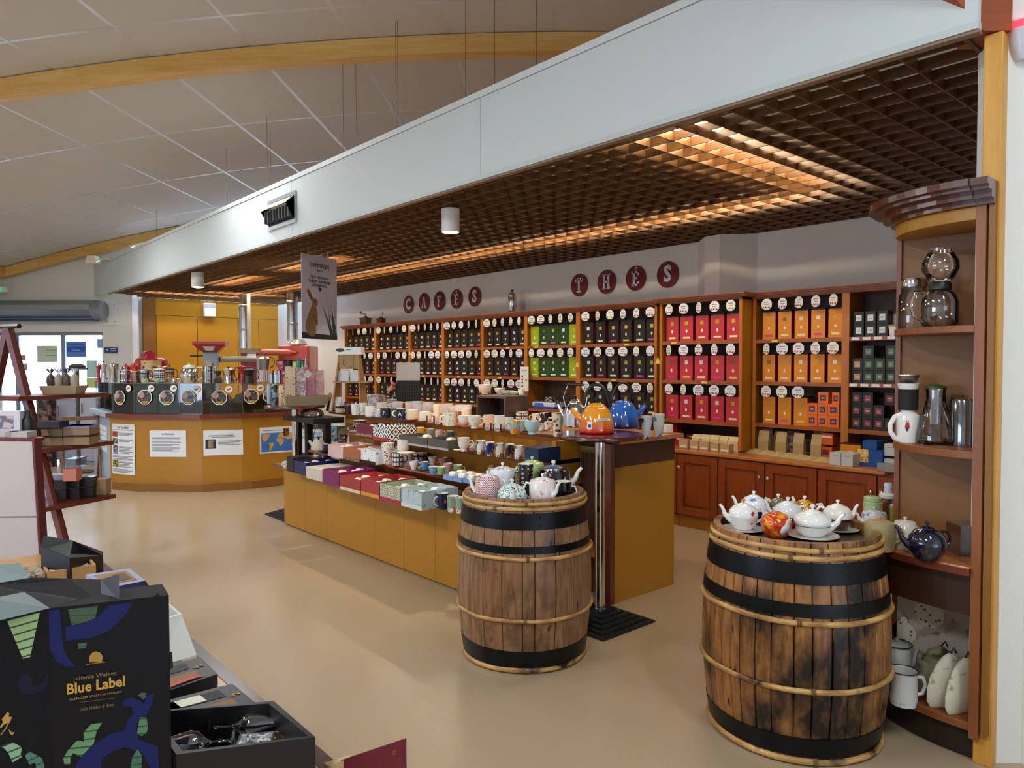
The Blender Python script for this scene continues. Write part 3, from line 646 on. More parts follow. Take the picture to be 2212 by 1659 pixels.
for word,pts in (('CAFÉS',((883,658,39,'C'),(917,653,40,'A'),(950,650,41,'F'),(987,646,42,'É'),(1026,641,43,'S'))),('THÉS',((1252,616,49,'T'),(1311,609,52,'H'),(1374,601,54,'É'),(1443,593,57,'S')))):
    for k,(px,py,hp,ch) in enumerate(pts):
        P=AY(px,py,YW-.008); D=DP(P); r=hp/2*D/FPX; m=MB(); m.lathe([(0,0),(r,0),(r,.01),(0,.01)],36,mat=Matrix.Rotation(PI/2,4,'X')); o=m.build('wall_sign',WINE); o.location=P
        tag(o,f'round wine red wall sign with the letter {ch}'+(' of the coffee word' if word[0]=='C' else ' of the tea word'),'sign','round letter signs on the back wall')
        b=ch.replace('É','E')
        if b in 'CS': text(b,.225,PALE,o,(0,-.012,0),off=.009,sx=.9,name='letter')
        else: slab(b,o)
        if ch=='É': m=MB(); m.add([(-.012,-.014,.09),(.0,-.014,.09),(.028,-.014,.116),(.01,-.014,.12)],[(0,1,2,3)]); m.build('accent',PALE,o)
# coffee mills and a chrome samovar on top of the shelving
for px,w_,c,nm in ((792,19,'6a5a34','grey-brown wooden hand coffee mill with long crank'),(825.5,15,'7a3424','red-brown wooden hand coffee mill')):
    P=AY(px,702,Y7+.12); s=w_*DP(P)/FPX; t=thing('coffee_mill',nm+' on top of the shelving','coffee mill',(P.x,Y7+.1,ZT+.022),.2)
    m=MB(); m.box(-s*.5,s*.5,-s*.4,s*.4,0,s*.75); m.box(-s*.6,s*.6,-s*.5,s*.5,s*.75,s*.82); m.build('body',M(c,.5),t); m=MB(); m.box(-s*.25,s*.25,-s*.43,-s*.4,.1*s,.4*s); m.lathe([(0,0),(.05*s,0),(.05*s,.06*s),(0,.06*s)],8,mat=Matrix.Translation((0,-s*.42,.25*s))@Matrix.Rotation(PI/2,4,'X')); m.build('drawer',M('4a3a20',.5),t)
    m=MB(); m.lathe([(s*.35,s*.82),(s*.2,s*1.0),(s*.06,s*1.05),(0,s*1.05)],12); m.tube([(0,0,s),(0,0,s*1.25),(-s*.75 if w_>16 else s*.3,0,s*1.32),(-s*.8 if w_>16 else s*.35,0,s*1.45)],s*.05,6); m.lathe([(0,s*1.45),(s*.13,s*1.45),(s*.13,s*1.6),(0,s*1.62)],8,mat=Matrix.Translation((-s*.8 if w_>16 else s*.35,0,0))); m.build('crank',DGREY,t,smooth=50)
P=AY(1104,678,Y7+.1); t=thing('coffee_percolator','tall polished chrome percolator on top of the shelving','percolator',(P.x,Y7+.12,ZT+.022)); k_=52*DP(P)/FPX
m=MB(); r=k_*.18; m.lathe([(0,0),(r*1.1,0),(r*1.15,k_*.05),(r*.8,k_*.12),(r*.85,k_*.2),(r,k_*.3),(r,k_*.7),(r*.8,k_*.85),(r*.2,k_*.93),(0,k_*.93)],24); m.build('body',CHROME,t,smooth=40)
m=MB(); m.lathe([(0,k_*.93),(r*.25,k_*.93),(r*.4,k_*.98),(0,k_)],12); m.build('knob',BLACK,t,smooth=40)
for a in(0,PI/2,PI,-PI/2): m=MB(); m.tube([(r*1.02*math.cos(a),r*1.02*math.sin(a),k_*.3),(r*1.15*math.cos(a),r*1.15*math.sin(a),k_*.5),(r*.9*math.cos(a),r*.9*math.sin(a),k_*.85)],r*.06,5); m.build('rib',CHROME,t,smooth=50)
# ---------------- island display counter
isl=thing('display_island','long amber stepped display counter with red-brown edged shelves in the middle of the shop','display counter',(0,0,0))
IX0,IX1=-6.6,-3.02; ZL=[.56,.715,.89,1.045]; YE=[2.88,3.07,3.27,3.47]; TH_=.028
jx=[IX0]+[AY(p,1100,2.905).x for p in (660,707,811,872,940)]+[-3.72,-3.36]
for a,b in zip(jx,jx[1:]): m=MB(); m.box(a+.0015,b-.0015,2.905,2.925,.012,ZL[0]-TH_); m.build('front_panel',MDF,isl)
m=MB(); m.box(IX0+.02,-3.4,2.93,3.6,0,ZL[0]-TH_-.001); m.box(IX0+.005,IX0+.02,2.925,4.1,.012,ZL[0]-TH_); m.build('carcass',MDF,isl)
xl=[-6.82,-6.42,-5.98,-6.78]; xr=[-3.36,-3.36,-3.36,IX1+.06]; yb=[3.5,3.6,3.7,4.17]
for k in range(4): 
    m=MB(); m.box(xl[k],xr[k],YE[k]+.03,yb[k],ZL[k]-TH_,ZL[k]); m.build('shelf_board' if k<3 else 'top_board',TOPW,isl)
    m=MB(); x0,x1,y,z=xl[k],xr[k],YE[k],ZL[k]; m.add([(x0,y+.03,z),(x0,y+.012,z),(x0,y,z-.008),(x0,y,z-.02),(x0,y+.012,z-TH_),(x0,y+.03,z-TH_)]+[(x1,y+.03,z),(x1,y+.012,z),(x1,y,z-.008),(x1,y,z-.02),(x1,y+.012,z-TH_),(x1,y+.03,z-TH_)],[(i,6+i,6+(i+1)%6,(i+1)%6)[::-1] for i in range(6)]+[tuple(range(6)),tuple(range(11,5,-1))]); m.build('edging',EDGE,isl,smooth=60)
ry=[3.34,3.46,3.56]
for k in range(3): m=MB(); m.box(xl[k+1]+.1 if k<2 else -6.6,-3.4,ry[k],ry[k]+.02,ZL[k],ZL[k+1]-TH_); m.build('riser',MDF,isl)
m=MB(); m.box(-6.6,-3.1,3.6,4.1,0,ZL[3]-TH_-.001); m.build('rear_body',MDF,isl)
# end: amber panel with brown head board, edged front stile, recess with a rack
m=MB(); m.box(-3.035,-3.0,3.5,4.12,.0,.865); m.build('end_panel',MDF,isl); m=MB(); m.box(-3.035,-2.998,3.5,4.12,.867,ZL[3]-TH_); m.build('head_board',M('4a2814',.5,name='dark_brown_board'),isl)
m=MB(); m.box(-3.06,-3.0,3.455,3.499,0,ZL[3]-TH_); m.build('front_stile',EDGE,isl)
m=MB(); m.box(-3.4,-3.36,2.93,3.6,0,ZL[0]-TH_); m.box(-3.395,-3.36,3.33,3.6,ZL[0],ZL[3]-TH_); m.build('recess_side',MDF,isl)
m=MB(); m.box(-3.36,-3.06,3.575,3.6,0,ZL[3]-TH_); m.build('recess_back',M('4a2a14',.5),isl)
m=MB(); m.box(-3.36,-3.06,3.36,3.57,.31,.335); m.build('recess_shelf',TOPW,isl)
rk=thing('utensil_rack','small brass rack with hanging wire tongs at the island end','rack',(-3.21,3.56,.955))
m=MB(); m.box(-.14,.14,-.012,.0,-.02,.02); m.build('bar',M('9a8a4a',.35,.7),rk)
for k in range(7): m=MB(); x=-.12+.04*k; m.tube([(x-.008,-.02,.0),(x-.008,-.02,-.12),(x,-.02,-.16),(x+.008,-.02,-.12),(x+.008,-.02,0)],.0022,5); m.build('tong',M('7a6a4a',.35,.8),rk)
o=MB().box(-.03,.03,-.012,.012,0,.42).build('wood_mat',M('d6d0c4',.6)); o.location=(-3.26,3.33,.38); o.rotation_euler=(.12,.10,.5); tag(o,'pale framed board hanging behind the chrome table pole','board')
# ---------------- round bar tables
TTOP=M('5c1226',.22,coat=.4,name='wine_red_laminate'); TEDG=wood('3c120c','5a2216','Z',1,.25,name='dark_table_edge',coat=.4)
def bar_table(x,y,zt,r,rz,label):
    t=thing('bar_table',label,'bar table',(x,y,0),rz); bs=M('1c2226',.32,.2,name='dark_grey_base')
    for k in range(6): m=MB(); s=.23-.033*k; m.box(-s,s,-s,s,.0+.0135*k,.0135*(k+1)-.003); m.box(-s+.008,s-.008,-s+.008,s-.008,.0135*(k+1)-.003,.0135*(k+1)); m.build('base_step',bs,t)
    m=MB(); m.lathe([(.036,.08),(.031,.085),(.031,zt-.04),(.06,zt-.03),(0,zt-.03)],28); m.build('pole',CHROME,t,smooth=40)
    m=MB(); m.lathe([(0,zt-.028),(r-.01,zt-.028),(r,zt-.02),(r,zt-.008),(r-.008,zt)],56); m.build('edge_ring',TEDG,t,smooth=50)
    m=MB(); m.lathe([(r-.008,zt),(0,zt+.0005)],56); m.build('table_top',TTOP,t); return t
BT=Vector((-2.858,3.2,0)); ZB=1.115
bar_table(BT.x,BT.y,ZB,.255,0,'round wine red bar table with chrome pole between the barrel and the island')
B2=Vector((-6.93,3.17,0)); B2=AZ(635,876,1.11); B2=Vector((-6.9,3.2,0)); B2=Vector((AY(636,800,3.17).x,3.17,0)); Z2=1.11
bar_table(B2.x,B2.y,Z2,64*DP((B2.x,B2.y,1))/FPX,0,'round wine red bar table behind the far left end of the island')
# ---------------- barrels
def stavemat(c1,c2,dark,nm,ds,th):
    g=NG(nm); v=g.coord((1,1,.14)); n1=g.noise(42,v,6,.65); oi=g.n('ObjectInfo').outputs['Random']
    n2=g.noise(2.6,g.coord((1,1,.55)),5,.68)
    c=g.ramp(n1,[(.36,c1),(.62,c2)]); c=g.mix(g.math('MULTIPLY',oi,.45),c,lin('8a5a38'),'MIX'); c=g.mix(g.ramp(n2,[(th,(0,0,0,1)),(th+.16,(1,1,1,1))]),c,lin(dark))
    k=g.noise(30,g.coord((1,1,.25)),2,.4); c=g.mix(g.ramp(k,[(.68,(0,0,0,1)),(.74,(1,1,1,1))]),c,lin('140d08'))
    return g.out(c,g.math('MULTIPLY_ADD',n1,.25,.28),bump=n1,bstr=.35,bdist=.004)
IRON=M('0f1013',.38,.55,var=.2,vs=9,bump=.12,bs=30,name='black_hoop_iron'); WIL=wood('8a5a26','d2a05a','X',.9,.35,name='split_wood_hoop',coat=.15,bstr=.3)
def hoopmat():
    g=NG('split_willow_hoop'); v=g.coord((1,1,4)); n=g.noise(9,v,5,.6); n2=g.noise(5,g.coord(),3)
    c=g.ramp(n,[(.3,'8a5c28'),(.7,'dcb06c')]); c=g.mix(g.ramp(n2,[(.6,(0,0,0,1)),(.68,(1,1,1,1))]),c,lin('2a1a0e')); return g.out(c,.38,bump=n,bstr=.4,bdist=.003)
HOOP=hoopmat()
def barrel(C,Hb,rt_,rm,rb,nst,mat,label,bands,woods,head,seed,lidmat):
    rnd=random.Random(seed); t=thing('wine_barrel',label,'barrel',C)
    def R(z):
        k=(z/Hb-.47); 
        return rm-(rm-(rt_ if k>0 else rb))*abs(k/(.53 if k>0 else .47))**1.9
    ws=[rnd.uniform(.6,1.3) for _ in range(nst)]; tot=sum(ws); a=0
    for w_ in ws:
        d=2*PI*w_/tot; g=.0045; a0,a1=a+g,a+d-g; a+=d; nz=12; vs=[]; off=rnd.uniform(-.0015,.0015)
        for i in range(nz+1):
            z=Hb*i/nz; r=R(z)+off
            for aa,dr in ((a0,-.004),(a0+.012,0),((a0+a1)/2,.001),(a1-.012,0),(a1,-.004)): vs.append(((r+dr)*math.cos(aa),(r+dr)*math.sin(aa),z))
            for aa in (a1,a0): vs.append(((r-.028)*math.cos(aa),(r-.028)*math.sin(aa),z))
        F=[(7*i+k,7*i+(k+1)%7,7*i+7+(k+1)%7,7*i+7+k) for i in range(nz) for k in range(7)]+[tuple(range(6,-1,-1)),tuple(7*nz+k for k in range(7))]
        m=MB(); m.add(vs,F); m.build('stave',mat,t,smooth=35)
    for z0,z1 in bands:
        m=MB(); n=4; pr=[(R(z0)-.002,z0)]+[(R(z0+(z1-z0)*i/n)+.004,z0+(z1-z0)*i/n) for i in range(n+1)]+[(R(z1)-.002,z1)]; m.lathe(pr,64); m.build('iron_hoop',IRON,t,smooth=40)
        m=MB()
        for zz in (z0+.25*(z1-z0),z0+.75*(z1-z0)): r=R(zz)+.004; m.lathe([(.006,0),(.005,.002),(0,.003)],8,mat=Matrix.Translation((r*math.cos(-.5),r*math.sin(-.5),zz))@Matrix.Rotation(-.5,4,'Z')@Matrix.Rotation(PI/2,4,'Y'))
        m.build('rivet',IRON,t)
    for z,rr,hgt in woods:
        m=MB(); n=72; vs=[]; sg=8; ph=rnd.uniform(0,6)
        for k in range(n):
            aa=2*PI*k/n; wob=.0022*math.sin(3*aa+ph)+.0015*math.sin(7*aa+2*ph); r0=R(z)+rr*.55+wob
            for j in range(sg):
                b=2*PI*j/sg; r=r0+rr*(.85+.15*math.sin(5*aa+ph))*math.cos(b); vs.append((r*math.cos(aa),r*math.sin(aa),z+wob+hgt*math.sin(b)))
        m.add(vs,[(k*sg+j,((k+1)%n)*sg+j,((k+1)%n)*sg+(j+1)%sg,k*sg+(j+1)%sg) for k in range(n) for j in range(sg)]); m.build('willow_hoop',HOOP,t,smooth=60)
        m=MB(); aa=-1.0+rnd.uniform(-.3,.3); 
        for q in range(4): m.lathe([(hgt*1.25,-.002),(hgt*1.25,.002)],10,mat=Matrix.Rotation(aa+q*.012,4,'Z')@Matrix.Translation((R(z)+rr*.55,0,z))@Matrix.Rotation(PI/2,4,'X'))
        m.build('hoop_binding',M('6a4a22',.6),t)
    # head boards
    r=R(head)-.03; nb=7
    for k in range(nb):
        x0=-r+2*r*k/nb+.001; x1=-r+2*r*(k+1)/nb-.001; pts=[]
        for x in [x0+(x1-x0)*i/5 for i in range(6)]: pts.append((x,-math.sqrt(max(0,r*r-x*x))))
        for x in [x1-(x1-x0)*i/5 for i in range(6)]: pts.append((x,math.sqrt(max(0,r*r-x*x))))
        m=MB(); m.prism(pts,head-.02,head); m.build('head_board',lidmat,t,rz=.6)
    return t
HEADM=wood('2c241c','4c4034','X',1.2,.6,name='grey_barrel_head')
Bc1=Vector((-2.848,2.586,0)); Bc2=Vector((-1.50,2.895,0))
barrel(Bc1,.86,.315,.356,.318,24,stavemat('6e5038','a07c58','221812','oak_stave_light',3,.56),'smaller wine barrel with light staves carrying patterned teapots, left of the chrome pole',[(.03,.115),(.60,.635),(.715,.795)],[(.018,.010,.012),(.27,.009,.010),(.575,.009,.010),(.812,.008,.0095),(.838,.008,.0095)],.80,3,HEADM)
barrel(Bc2,.845,.325,.371,.331,36,stavemat('7a4c24','b07a3e','140c08','oak_stave_dark',3,.45),'larger weathered dark wine barrel carrying white teapots, before the corner cabinet',[(.035,.11),(.575,.625),(.695,.775)],[(.018,.011,.013),(.30,.010,.011),(.555,.010,.011),(.792,.009,.010),(.82,.009,.010)],.80,11,HEADM)
ZH=.802
# ---------------- crockery makers
def prof_cup(kind,r,h):
    t=min(.004,r*.1)
    if kind=='mug': o=[(0,0),(r*.9,0),(r*.97,h*.04),(r,h*.12),(r,h)]
    elif kind=='tall': o=[(0,0),(r*.62,0),(r*.66,h*.05),(r*.72,h*.2),(r,h)]
    elif kind=='latte': o=[(0,0),(r*.6,0),(r*.62,h*.04),(r*.42,h*.08),(r*.62,h*.16),(r*.78,h*.5),(r,h)]
    elif kind=='cup': o=[(0,0),(r*.5,0),(r*.52,h*.06),(r*.72,h*.3),(r*.93,h*.65),(r,h)]
    elif kind=='footed': o=[(0,0),(r*.55,0),(r*.5,h*.08),(r*.42,h*.14),(r*.8,h*.35),(r*.97,h*.65),(r,h)]
    elif kind=='bucket': o=[(0,0),(r*.78,0),(r*.8,h*.04),(r,h)]
    elif kind=='bowl': o=[(0,0),(r*.45,0),(r*.45,h*.08),(r*.8,h*.35),(r,h)]
    elif kind=='square': o=[(0,0),(r*.95,0),(r,h*.05),(r,h)]
    else: o=[(0,0),(r,0),(r,h)]
    inn=[(rr-t,max(z,h*.06)) for rr,z in reversed(o[1:]) if z>h*.1]
    return o+[(inn[0][0],h)]+inn[1:]+[(0,h*.08)],len(o)
def setat(px,py,w_,z):
    P=AZ(px,py,z); D=DP(P); r=w_/2*D/FPX; d=Vector((fw.x,fw.y,0)).normalized(); P=P+d*r*.8
    for zz,ym in zip(ZL,(3.32,3.44,3.54,4.16)):
        if abs(z-zz)<.02 and -6.8<P.x<-2.9 and P.y+r>ym: P=P-d*((P.y+r-ym)/d.y); P.z=z
    return P,r,D
def cup(kind,px,py,w_,h_,z,mat,label,cat='mug',hand=0,hm=None,inside=None,letter=None,group=None,name=None,hs=1.0,saucer=None):
    P,r,D=setat(px,py,w_,z); h=h_*D/FPX*.96
    if saucer: h-=.012; P=P+Vector((0,0,.012))
    pr,no=prof_cup(kind,r,h); m=MB(); m.lathe(pr,24,ms=[0]*(no-1)+[1]*(len(pr)-no))
    nm=name or {'mug':'mug','tall':'tall_mug','cup':'tea_cup','latte':'latte_glass','bowl':'bowl','bucket':'tapered_mug','footed':'footed_cup'}.get(kind,'mug')
    a=IMG(hand if hand is not None else 0)
    o=m.build(nm,[mat,inside or PORC],rz=a,smooth=35); o.location=(P.x,P.y,z+(.012 if saucer else 0)); tag(o,label,cat,group)
    if hand is not None:
        rh=r*(.98 if kind in('mug','square','bucket') else .9); hh_=h*.5; q=h*.27*hs; d=min(r*.75,h*.33)*hs
        m=MB(); m.tube([(rh*.95,0,hh_+q),(rh+d*.6,0,hh_+q*1.05),(rh+d,0,hh_+q*.4),(rh+d*.95,0,hh_-q*.35),(rh+d*.45,0,hh_-q*.85),(rh*.9,0,hh_-q)],max(.0028,r*.1),8,flat=1.3); m.build('handle',hm or (mat if kind!='latte' else PORC),o,smooth=70)
    if letter:
        # letter turned to face the camera side
        b=IMG(-90)-a; text(letter,h*.5,M('e8e2c8',.4),o,((r+.001)*math.cos(b),(r+.001)*math.sin(b),h*.5),(PI/2,0,b+PI/2))
    return o
def saucer(px,py,w_,z,mat,label,group=None,cat='saucer',h=.012,name='saucer'):
    P,r,D=setat(px,py,w_,z); P=AZ(px,py,z); P=P+Vector((fw.x,fw.y,0)).normalized()*r*.5
    m=MB(); m.lathe([(0,0),(r*.55,0),(r*.62,h*.3),(r,h),(r*.97,h),(r*.6,h*.5),(0,h*.4)],28); o=m.build(name,mat,smooth=50); o.location=(P.x,P.y,z); return tag(o,label,cat,group)
def teapot(px,py,w_,h_,z,mat,label,spout=180,hand=0,kind='round',sm=None,hm=None,lm=None,knob=None,two=None,ring=False,big=1.0,spl=1.0,P=None,r=None,h=None,cat='teapot',lift=0,name='teapot'):
    if P is None: P,r,D=setat(px,py,w_,z); h=h_*D/FPX
    t=thing(name,label,cat,(P.x,P.y,z+lift))
    sm=sm or mat; hm=hm or sm; lm=lm or mat
    if kind=='round': pr=[(0,0),(r*.6,0),(r*.66,h*.03),(r*.93,h*.25),(r,h*.45),(r*.93,h*.66),(r*.66,h*.84),(r*.4,h*.9)]; zl=h*.9; rl=r*.42
    elif kind=='stack': pr=[(0,0),(r*.55,0),(r*.6,h*.03),(r*.86,h*.2),(r*.96,h*.44),(r*.97,h*.455),(r*.985,h*.47),(r,h*.55),(r*.93,h*.72),(r*.66,h*.88),(r*.4,h*.92)]; zl=h*.92; rl=r*.42
    elif kind=='cyl': pr=[(0,0),(r*.8,0),(r*.9,h*.04),(r*.98,h*.5),(r*.86,h*.93),(r*.8,h*.95)]; zl=h*.95; rl=r*.78
    elif kind=='drum': pr=[(0,0),(r*.93,0),(r,h*.06),(r,h*.8),(r*.9,h*.92),(r*.6,h*.95)]; zl=h*.95; rl=r*.6
    elif kind=='kettle': pr=[(0,0),(r*.94,0),(r,h*.06),(r*.98,h*.2),(r*.8,h*.62),(r*.62,h*.86),(r*.5,h*.9)]; zl=h*.9; rl=r*.52
    else: pr=[(0,0),(r*.75,0),(r*.98,h*.3),(r,h*.5),(r*.85,h*.8),(r*.7,h*.93)]; zl=h*.93; rl=r*.72
    m=MB(); m.lathe(pr,32,ms=[(1 if (two and p[1]<h*.45) else 0) for p in pr[:-1]]); b=m.build('body',[mat,two or mat],t,smooth=50)
    m=MB(); m.lathe([(rl,zl-.001),(rl*.96,zl+r*.04),(rl*.55,zl+r*.11*big),(rl*.15,zl+r*.14*big),(0,zl+r*.14*big)],28); l=m.build('lid',lm,t,smooth=50)
    m=MB(); k=r*.14; z0=zl+r*.13*big; m.lathe([(k*.5,z0),(k*.45,z0+k*.5),(k,z0+k*1.2),(k*.8,z0+k*2),(0,z0+k*2.2)],14); m.build('knob',knob or sm,l,smooth=60)
    if ring: m=MB(); m.lathe([(r*.99,h*.43),(r*1.0,h*.44),(r*.99,h*.45)],32); m.build('rim_line',BLACK,t)
    if spout is not None:
        a=IMG(spout); c,s=math.cos(a),math.sin(a); z0=h*.42 if kind!='cyl' else h*.3
        pts=[(r*.7,z0-h*.1),(r*1.0,z0),(r*(1.0+.28*spl),z0+h*.16),(r*(1+.42*spl),z0+h*.38),(r*(1+.62*spl),z0+h*.5)]
        m=MB(); m.tube([(c*x,s*x,zz) for x,zz in pts],[r*.27,r*.21,r*.15,r*.11,r*.095],12); m.build('spout',sm,t,smooth=60)
        m=MB(); x,zz=pts[-1]; dx_,dz=pts[-1][0]-pts[-2][0],pts[-1][1]-pts[-2][1]; L=math.hypot(dx_,dz); dx_/=L;dz/=L; m.tube([(c*(x+dx_*.0005),s*(x+dx_*.0005),zz+dz*.0005),(c*(x+dx_*.001),s*(x+dx_*.001),zz+dz*.001)],r*.06,10); m.build('spout_opening',BLACK,t)
    if hand is not None:
        a=IMG(hand); c,s=math.cos(a),math.sin(a); zc=h*.5; q=h*.26; d=r*.48
        pts=[(r*.88,zc+q),(r*.95+d*.6,zc+q*1.15),(r+d,zc+q*.35),(r+d*.85,zc-q*.5),(r*.92,zc-q)]
        m=MB(); m.tube([(c*x,s*x,zz) for x,zz in pts],r*.085,10,flat=1.2); m.build('handle',hm,t,smooth=70)
    return t
# on the first barrel
DIA=pat('diamond','f0e6e2','b03448',scale=95*.9); TEA=pat('swirl','dcebe6','2a6a62',scale=26)
teapot(1057,1065,50,46,ZH,DIA,'drum teapot with red diamond lattice, white spout, front left on the smaller barrel',175,5,'drum',sm=PORC,lm=M('dfe9e6',.2),P=Bc1+Vector((-.05,-.21,0)),r=.064,h=.152)
teapot(0,0,0,0,ZH,TEA,'round teapot with teal scroll pattern, spout towards the camera',-85,95,'round',sm=PORC,P=Bc1+Vector((.108,-.18,0)),r=.076,h=.125)
teapot(0,0,0,0,ZH,pat('floral','f0e8e4','d8707a','c85060',scale=24,thr=.42),'white drum teapot with pink blossoms, handle left, spout right',-40,165,'drum',sm=PORC,P=Bc1+Vector((.188,-.044,0)),r=.068,h=.145)
BKF=pat('floral','0e0f14','e8b8a8','d87a6a',scale=26,thr=.46)
cup('mug',0,0,0,0,ZH,BKF,'x') if 0 else None
def cupP(P,r,h,kind,mat,label,hand=0,cat='mug',hm=None,z=ZH,name='mug',**k):
    pr,no=prof_cup(kind,r,h); m=MB(); m.lathe(pr,28,ms=[0]*(no-1)+[1]*(len(pr)-no)); o=m.build(name,[mat,PORC],rz=IMG(hand),smooth=35); o.location=(P.x,P.y,z); tag(o,label,cat)
    m=MB(); hh_=h*.5;q=h*.27;d=r*.6; m.tube([(r*.95,0,hh_+q),(r+d*.6,0,hh_+q*1.05),(r+d,0,hh_+q*.3),(r+d*.5,0,hh_-q*.8),(r*.9,0,hh_-q)],r*.09,8); m.build('handle',hm or PORC,o,smooth=70); return o
cupP(Bc1+Vector((.207,.084,0)),.045,.115,'mug',BKF,'black mug with pink daisies, front right on the smaller barrel',-10)
teapot(0,0,0,0,ZH,BKF,'large black floral teapot with blue lid and long white spout pointing right',8,None,'drum',sm=PORC,lm=M('3c5a86',.3),P=Bc1+Vector((.05,.17,0)),r=.092,h=.17,spl=1.15)
teapot(0,0,0,0,ZH,M('e8ecf0',.15,coat=.4),'white flat-lidded teapot with white handle behind the red diamond one',None,20,'drum',sm=PORC,P=Bc1+Vector((-.14,-.03,0)),r=.075,h=.165,lm=pat('blotch','e8ecf0','8a8e98',scale=50))
cupP(Bc1+Vector((-.005,.015,0)),.042,.19,'bucket',pat('dots','2c2a2a','c8c4bc','2c2a2a',scale=42),'tall dark jug with pale dots in the middle of the smaller barrel',200,'jug',M('2c2a2a',.3),name='jug')
teapot(0,0,0,0,ZH,M('b9d88a',.15,coat=.4),'pale green teapot with bow-shaped knob at the back of the smaller barrel',None,190,'drum',sm=M('b9d88a',.15),lm=M('a8cc72',.15,coat=.4),P=Bc1+Vector((-.12,.17,0)),r=.07,h=.185)
# on the second barrel
def onb2(px,py,z=ZH): P=AZ(px,py,z); return P
def saucerP(P,r,mat,label,z=ZH): m=MB(); m.lathe([(0,0),(r*.5,0),(r*.6,.004),(r,.013),(r*.97,.013),(r*.6,.008),(0,.006)],32); o=m.build('saucer',mat,smooth=50); o.location=(P.x,P.y,z); tag(o,label,'saucer')
def pot2(px,py,rr,hh,mat,label,sp,ha,**k):
    P=onb2(px,py)+Vector((fw.x,fw.y,0)).normalized()*rr*.75
    v=P-Bc2; v.z=0
    if v.length+rr>.29: P=Bc2+v.normalized()*(.29-rr)
    if k.get('sauc'): saucerP(P,rr*k['sauc'],k.get('smat') or PORC,k['slab'])
    for q in('sauc','smat','slab'): k.pop(q,None)
    return teapot(0,0,0,0,ZH,mat,label,sp,ha,P=P,r=rr,h=hh,lift=.0 if not k.get('lf') else .008,**{a:b for a,b in k.items() if a!='lf'})
a_=pot2(1613,1152,.062,.115,PORC,'white stacked tea-for-one pot with red diamond marks, front left on the larger barrel',172,5,kind='stack',sauc=1.45,lf=1,slab='white saucer under the diamond-marked stacked teapot',knob=CARD)
for zz in (.038,.078):
    b=IMG(-70); m=MB(); m.add([(0,0,-.011),(.009,0,0),(0,0,.011),(-.009,0,0)],[(0,1,2,3)]); o=m.build('diamond_mark',M('9a4a4a',.4),a_); rr=.0625 if zz>.06 else .056; o.location=(rr*math.cos(b),rr*math.sin(b),zz); o.rotation_euler=(0,0,b+PI/2)
pot2(1603,1128,.058,.128,pat('blotch','eceef2','7a8ab4',scale=30,thr=.62),'white pot with blue cup base behind the diamond-marked teapot',168,8,kind='stack',sm=PORC,two=M('1e2a5a',.2,coat=.4),sauc=1.5,lf=1,smat=M('3a4480',.2),slab='blue saucer at the left edge of the larger barrel')
pot2(1686,1166,.064,.108,pat('blotch','c83a14','f0a81e','e8641c',scale=26,thr=.55),'red and orange painted ball teapot with white spout facing the camera',-80,100,kind='stack',sm=PORC)
pot2(1672,1122,.062,.12,pat('blotch','6a6450','b4a878','403c30',scale=28),'grey-green painted teapot with white paper tag at the back of the larger barrel',165,10,sm=PORC)
pot2(1710,1144,.062,.118,M('e6e8ec',.12,coat=.5),'white pearl teapot with small moustache mark in the middle of the larger barrel',150,5,sm=PORC,kind='stack',two=M('2c2622',.2))
pot2(1765,1120,.06,.118,pat('blotch','c07a1c','7a2c14','e0b050',scale=30),'orange-brown painted teapot at the back of the larger barrel',100,0,sm=PORC,knob=PORC)
pot2(1767,1168,.075,.108,PORC,'plain white stacked teapot with thin black line, front of the larger barrel',-25,70,kind='stack',ring=True,sauc=1.4,lf=1,slab='white saucer with dark rim line at the front of the larger barrel')
pot2(1822,1152,.06,.112,pat('floral','ece6dc','8a5a4a','b07a6a',scale=34,thr=.36),'white floral teapot over a dark red cup, right side of the larger barrel',10,140,kind='stack',sm=PORC,two=M('4a0e16',.2,coat=.4),sauc=1.45,lf=1,slab='cream saucer on the right side of the larger barrel')
P=onb2(1655,1096,.86); o=MB().box(-.014,.014,-.001,.001,-.02,.02).build('price_tag',PAPER); o.location=(P.x,P.y,.885); o.rotation_euler=(0,.5,IMG(0)); tag(o,'white paper price tag hanging on the grey-green teapot','tag')
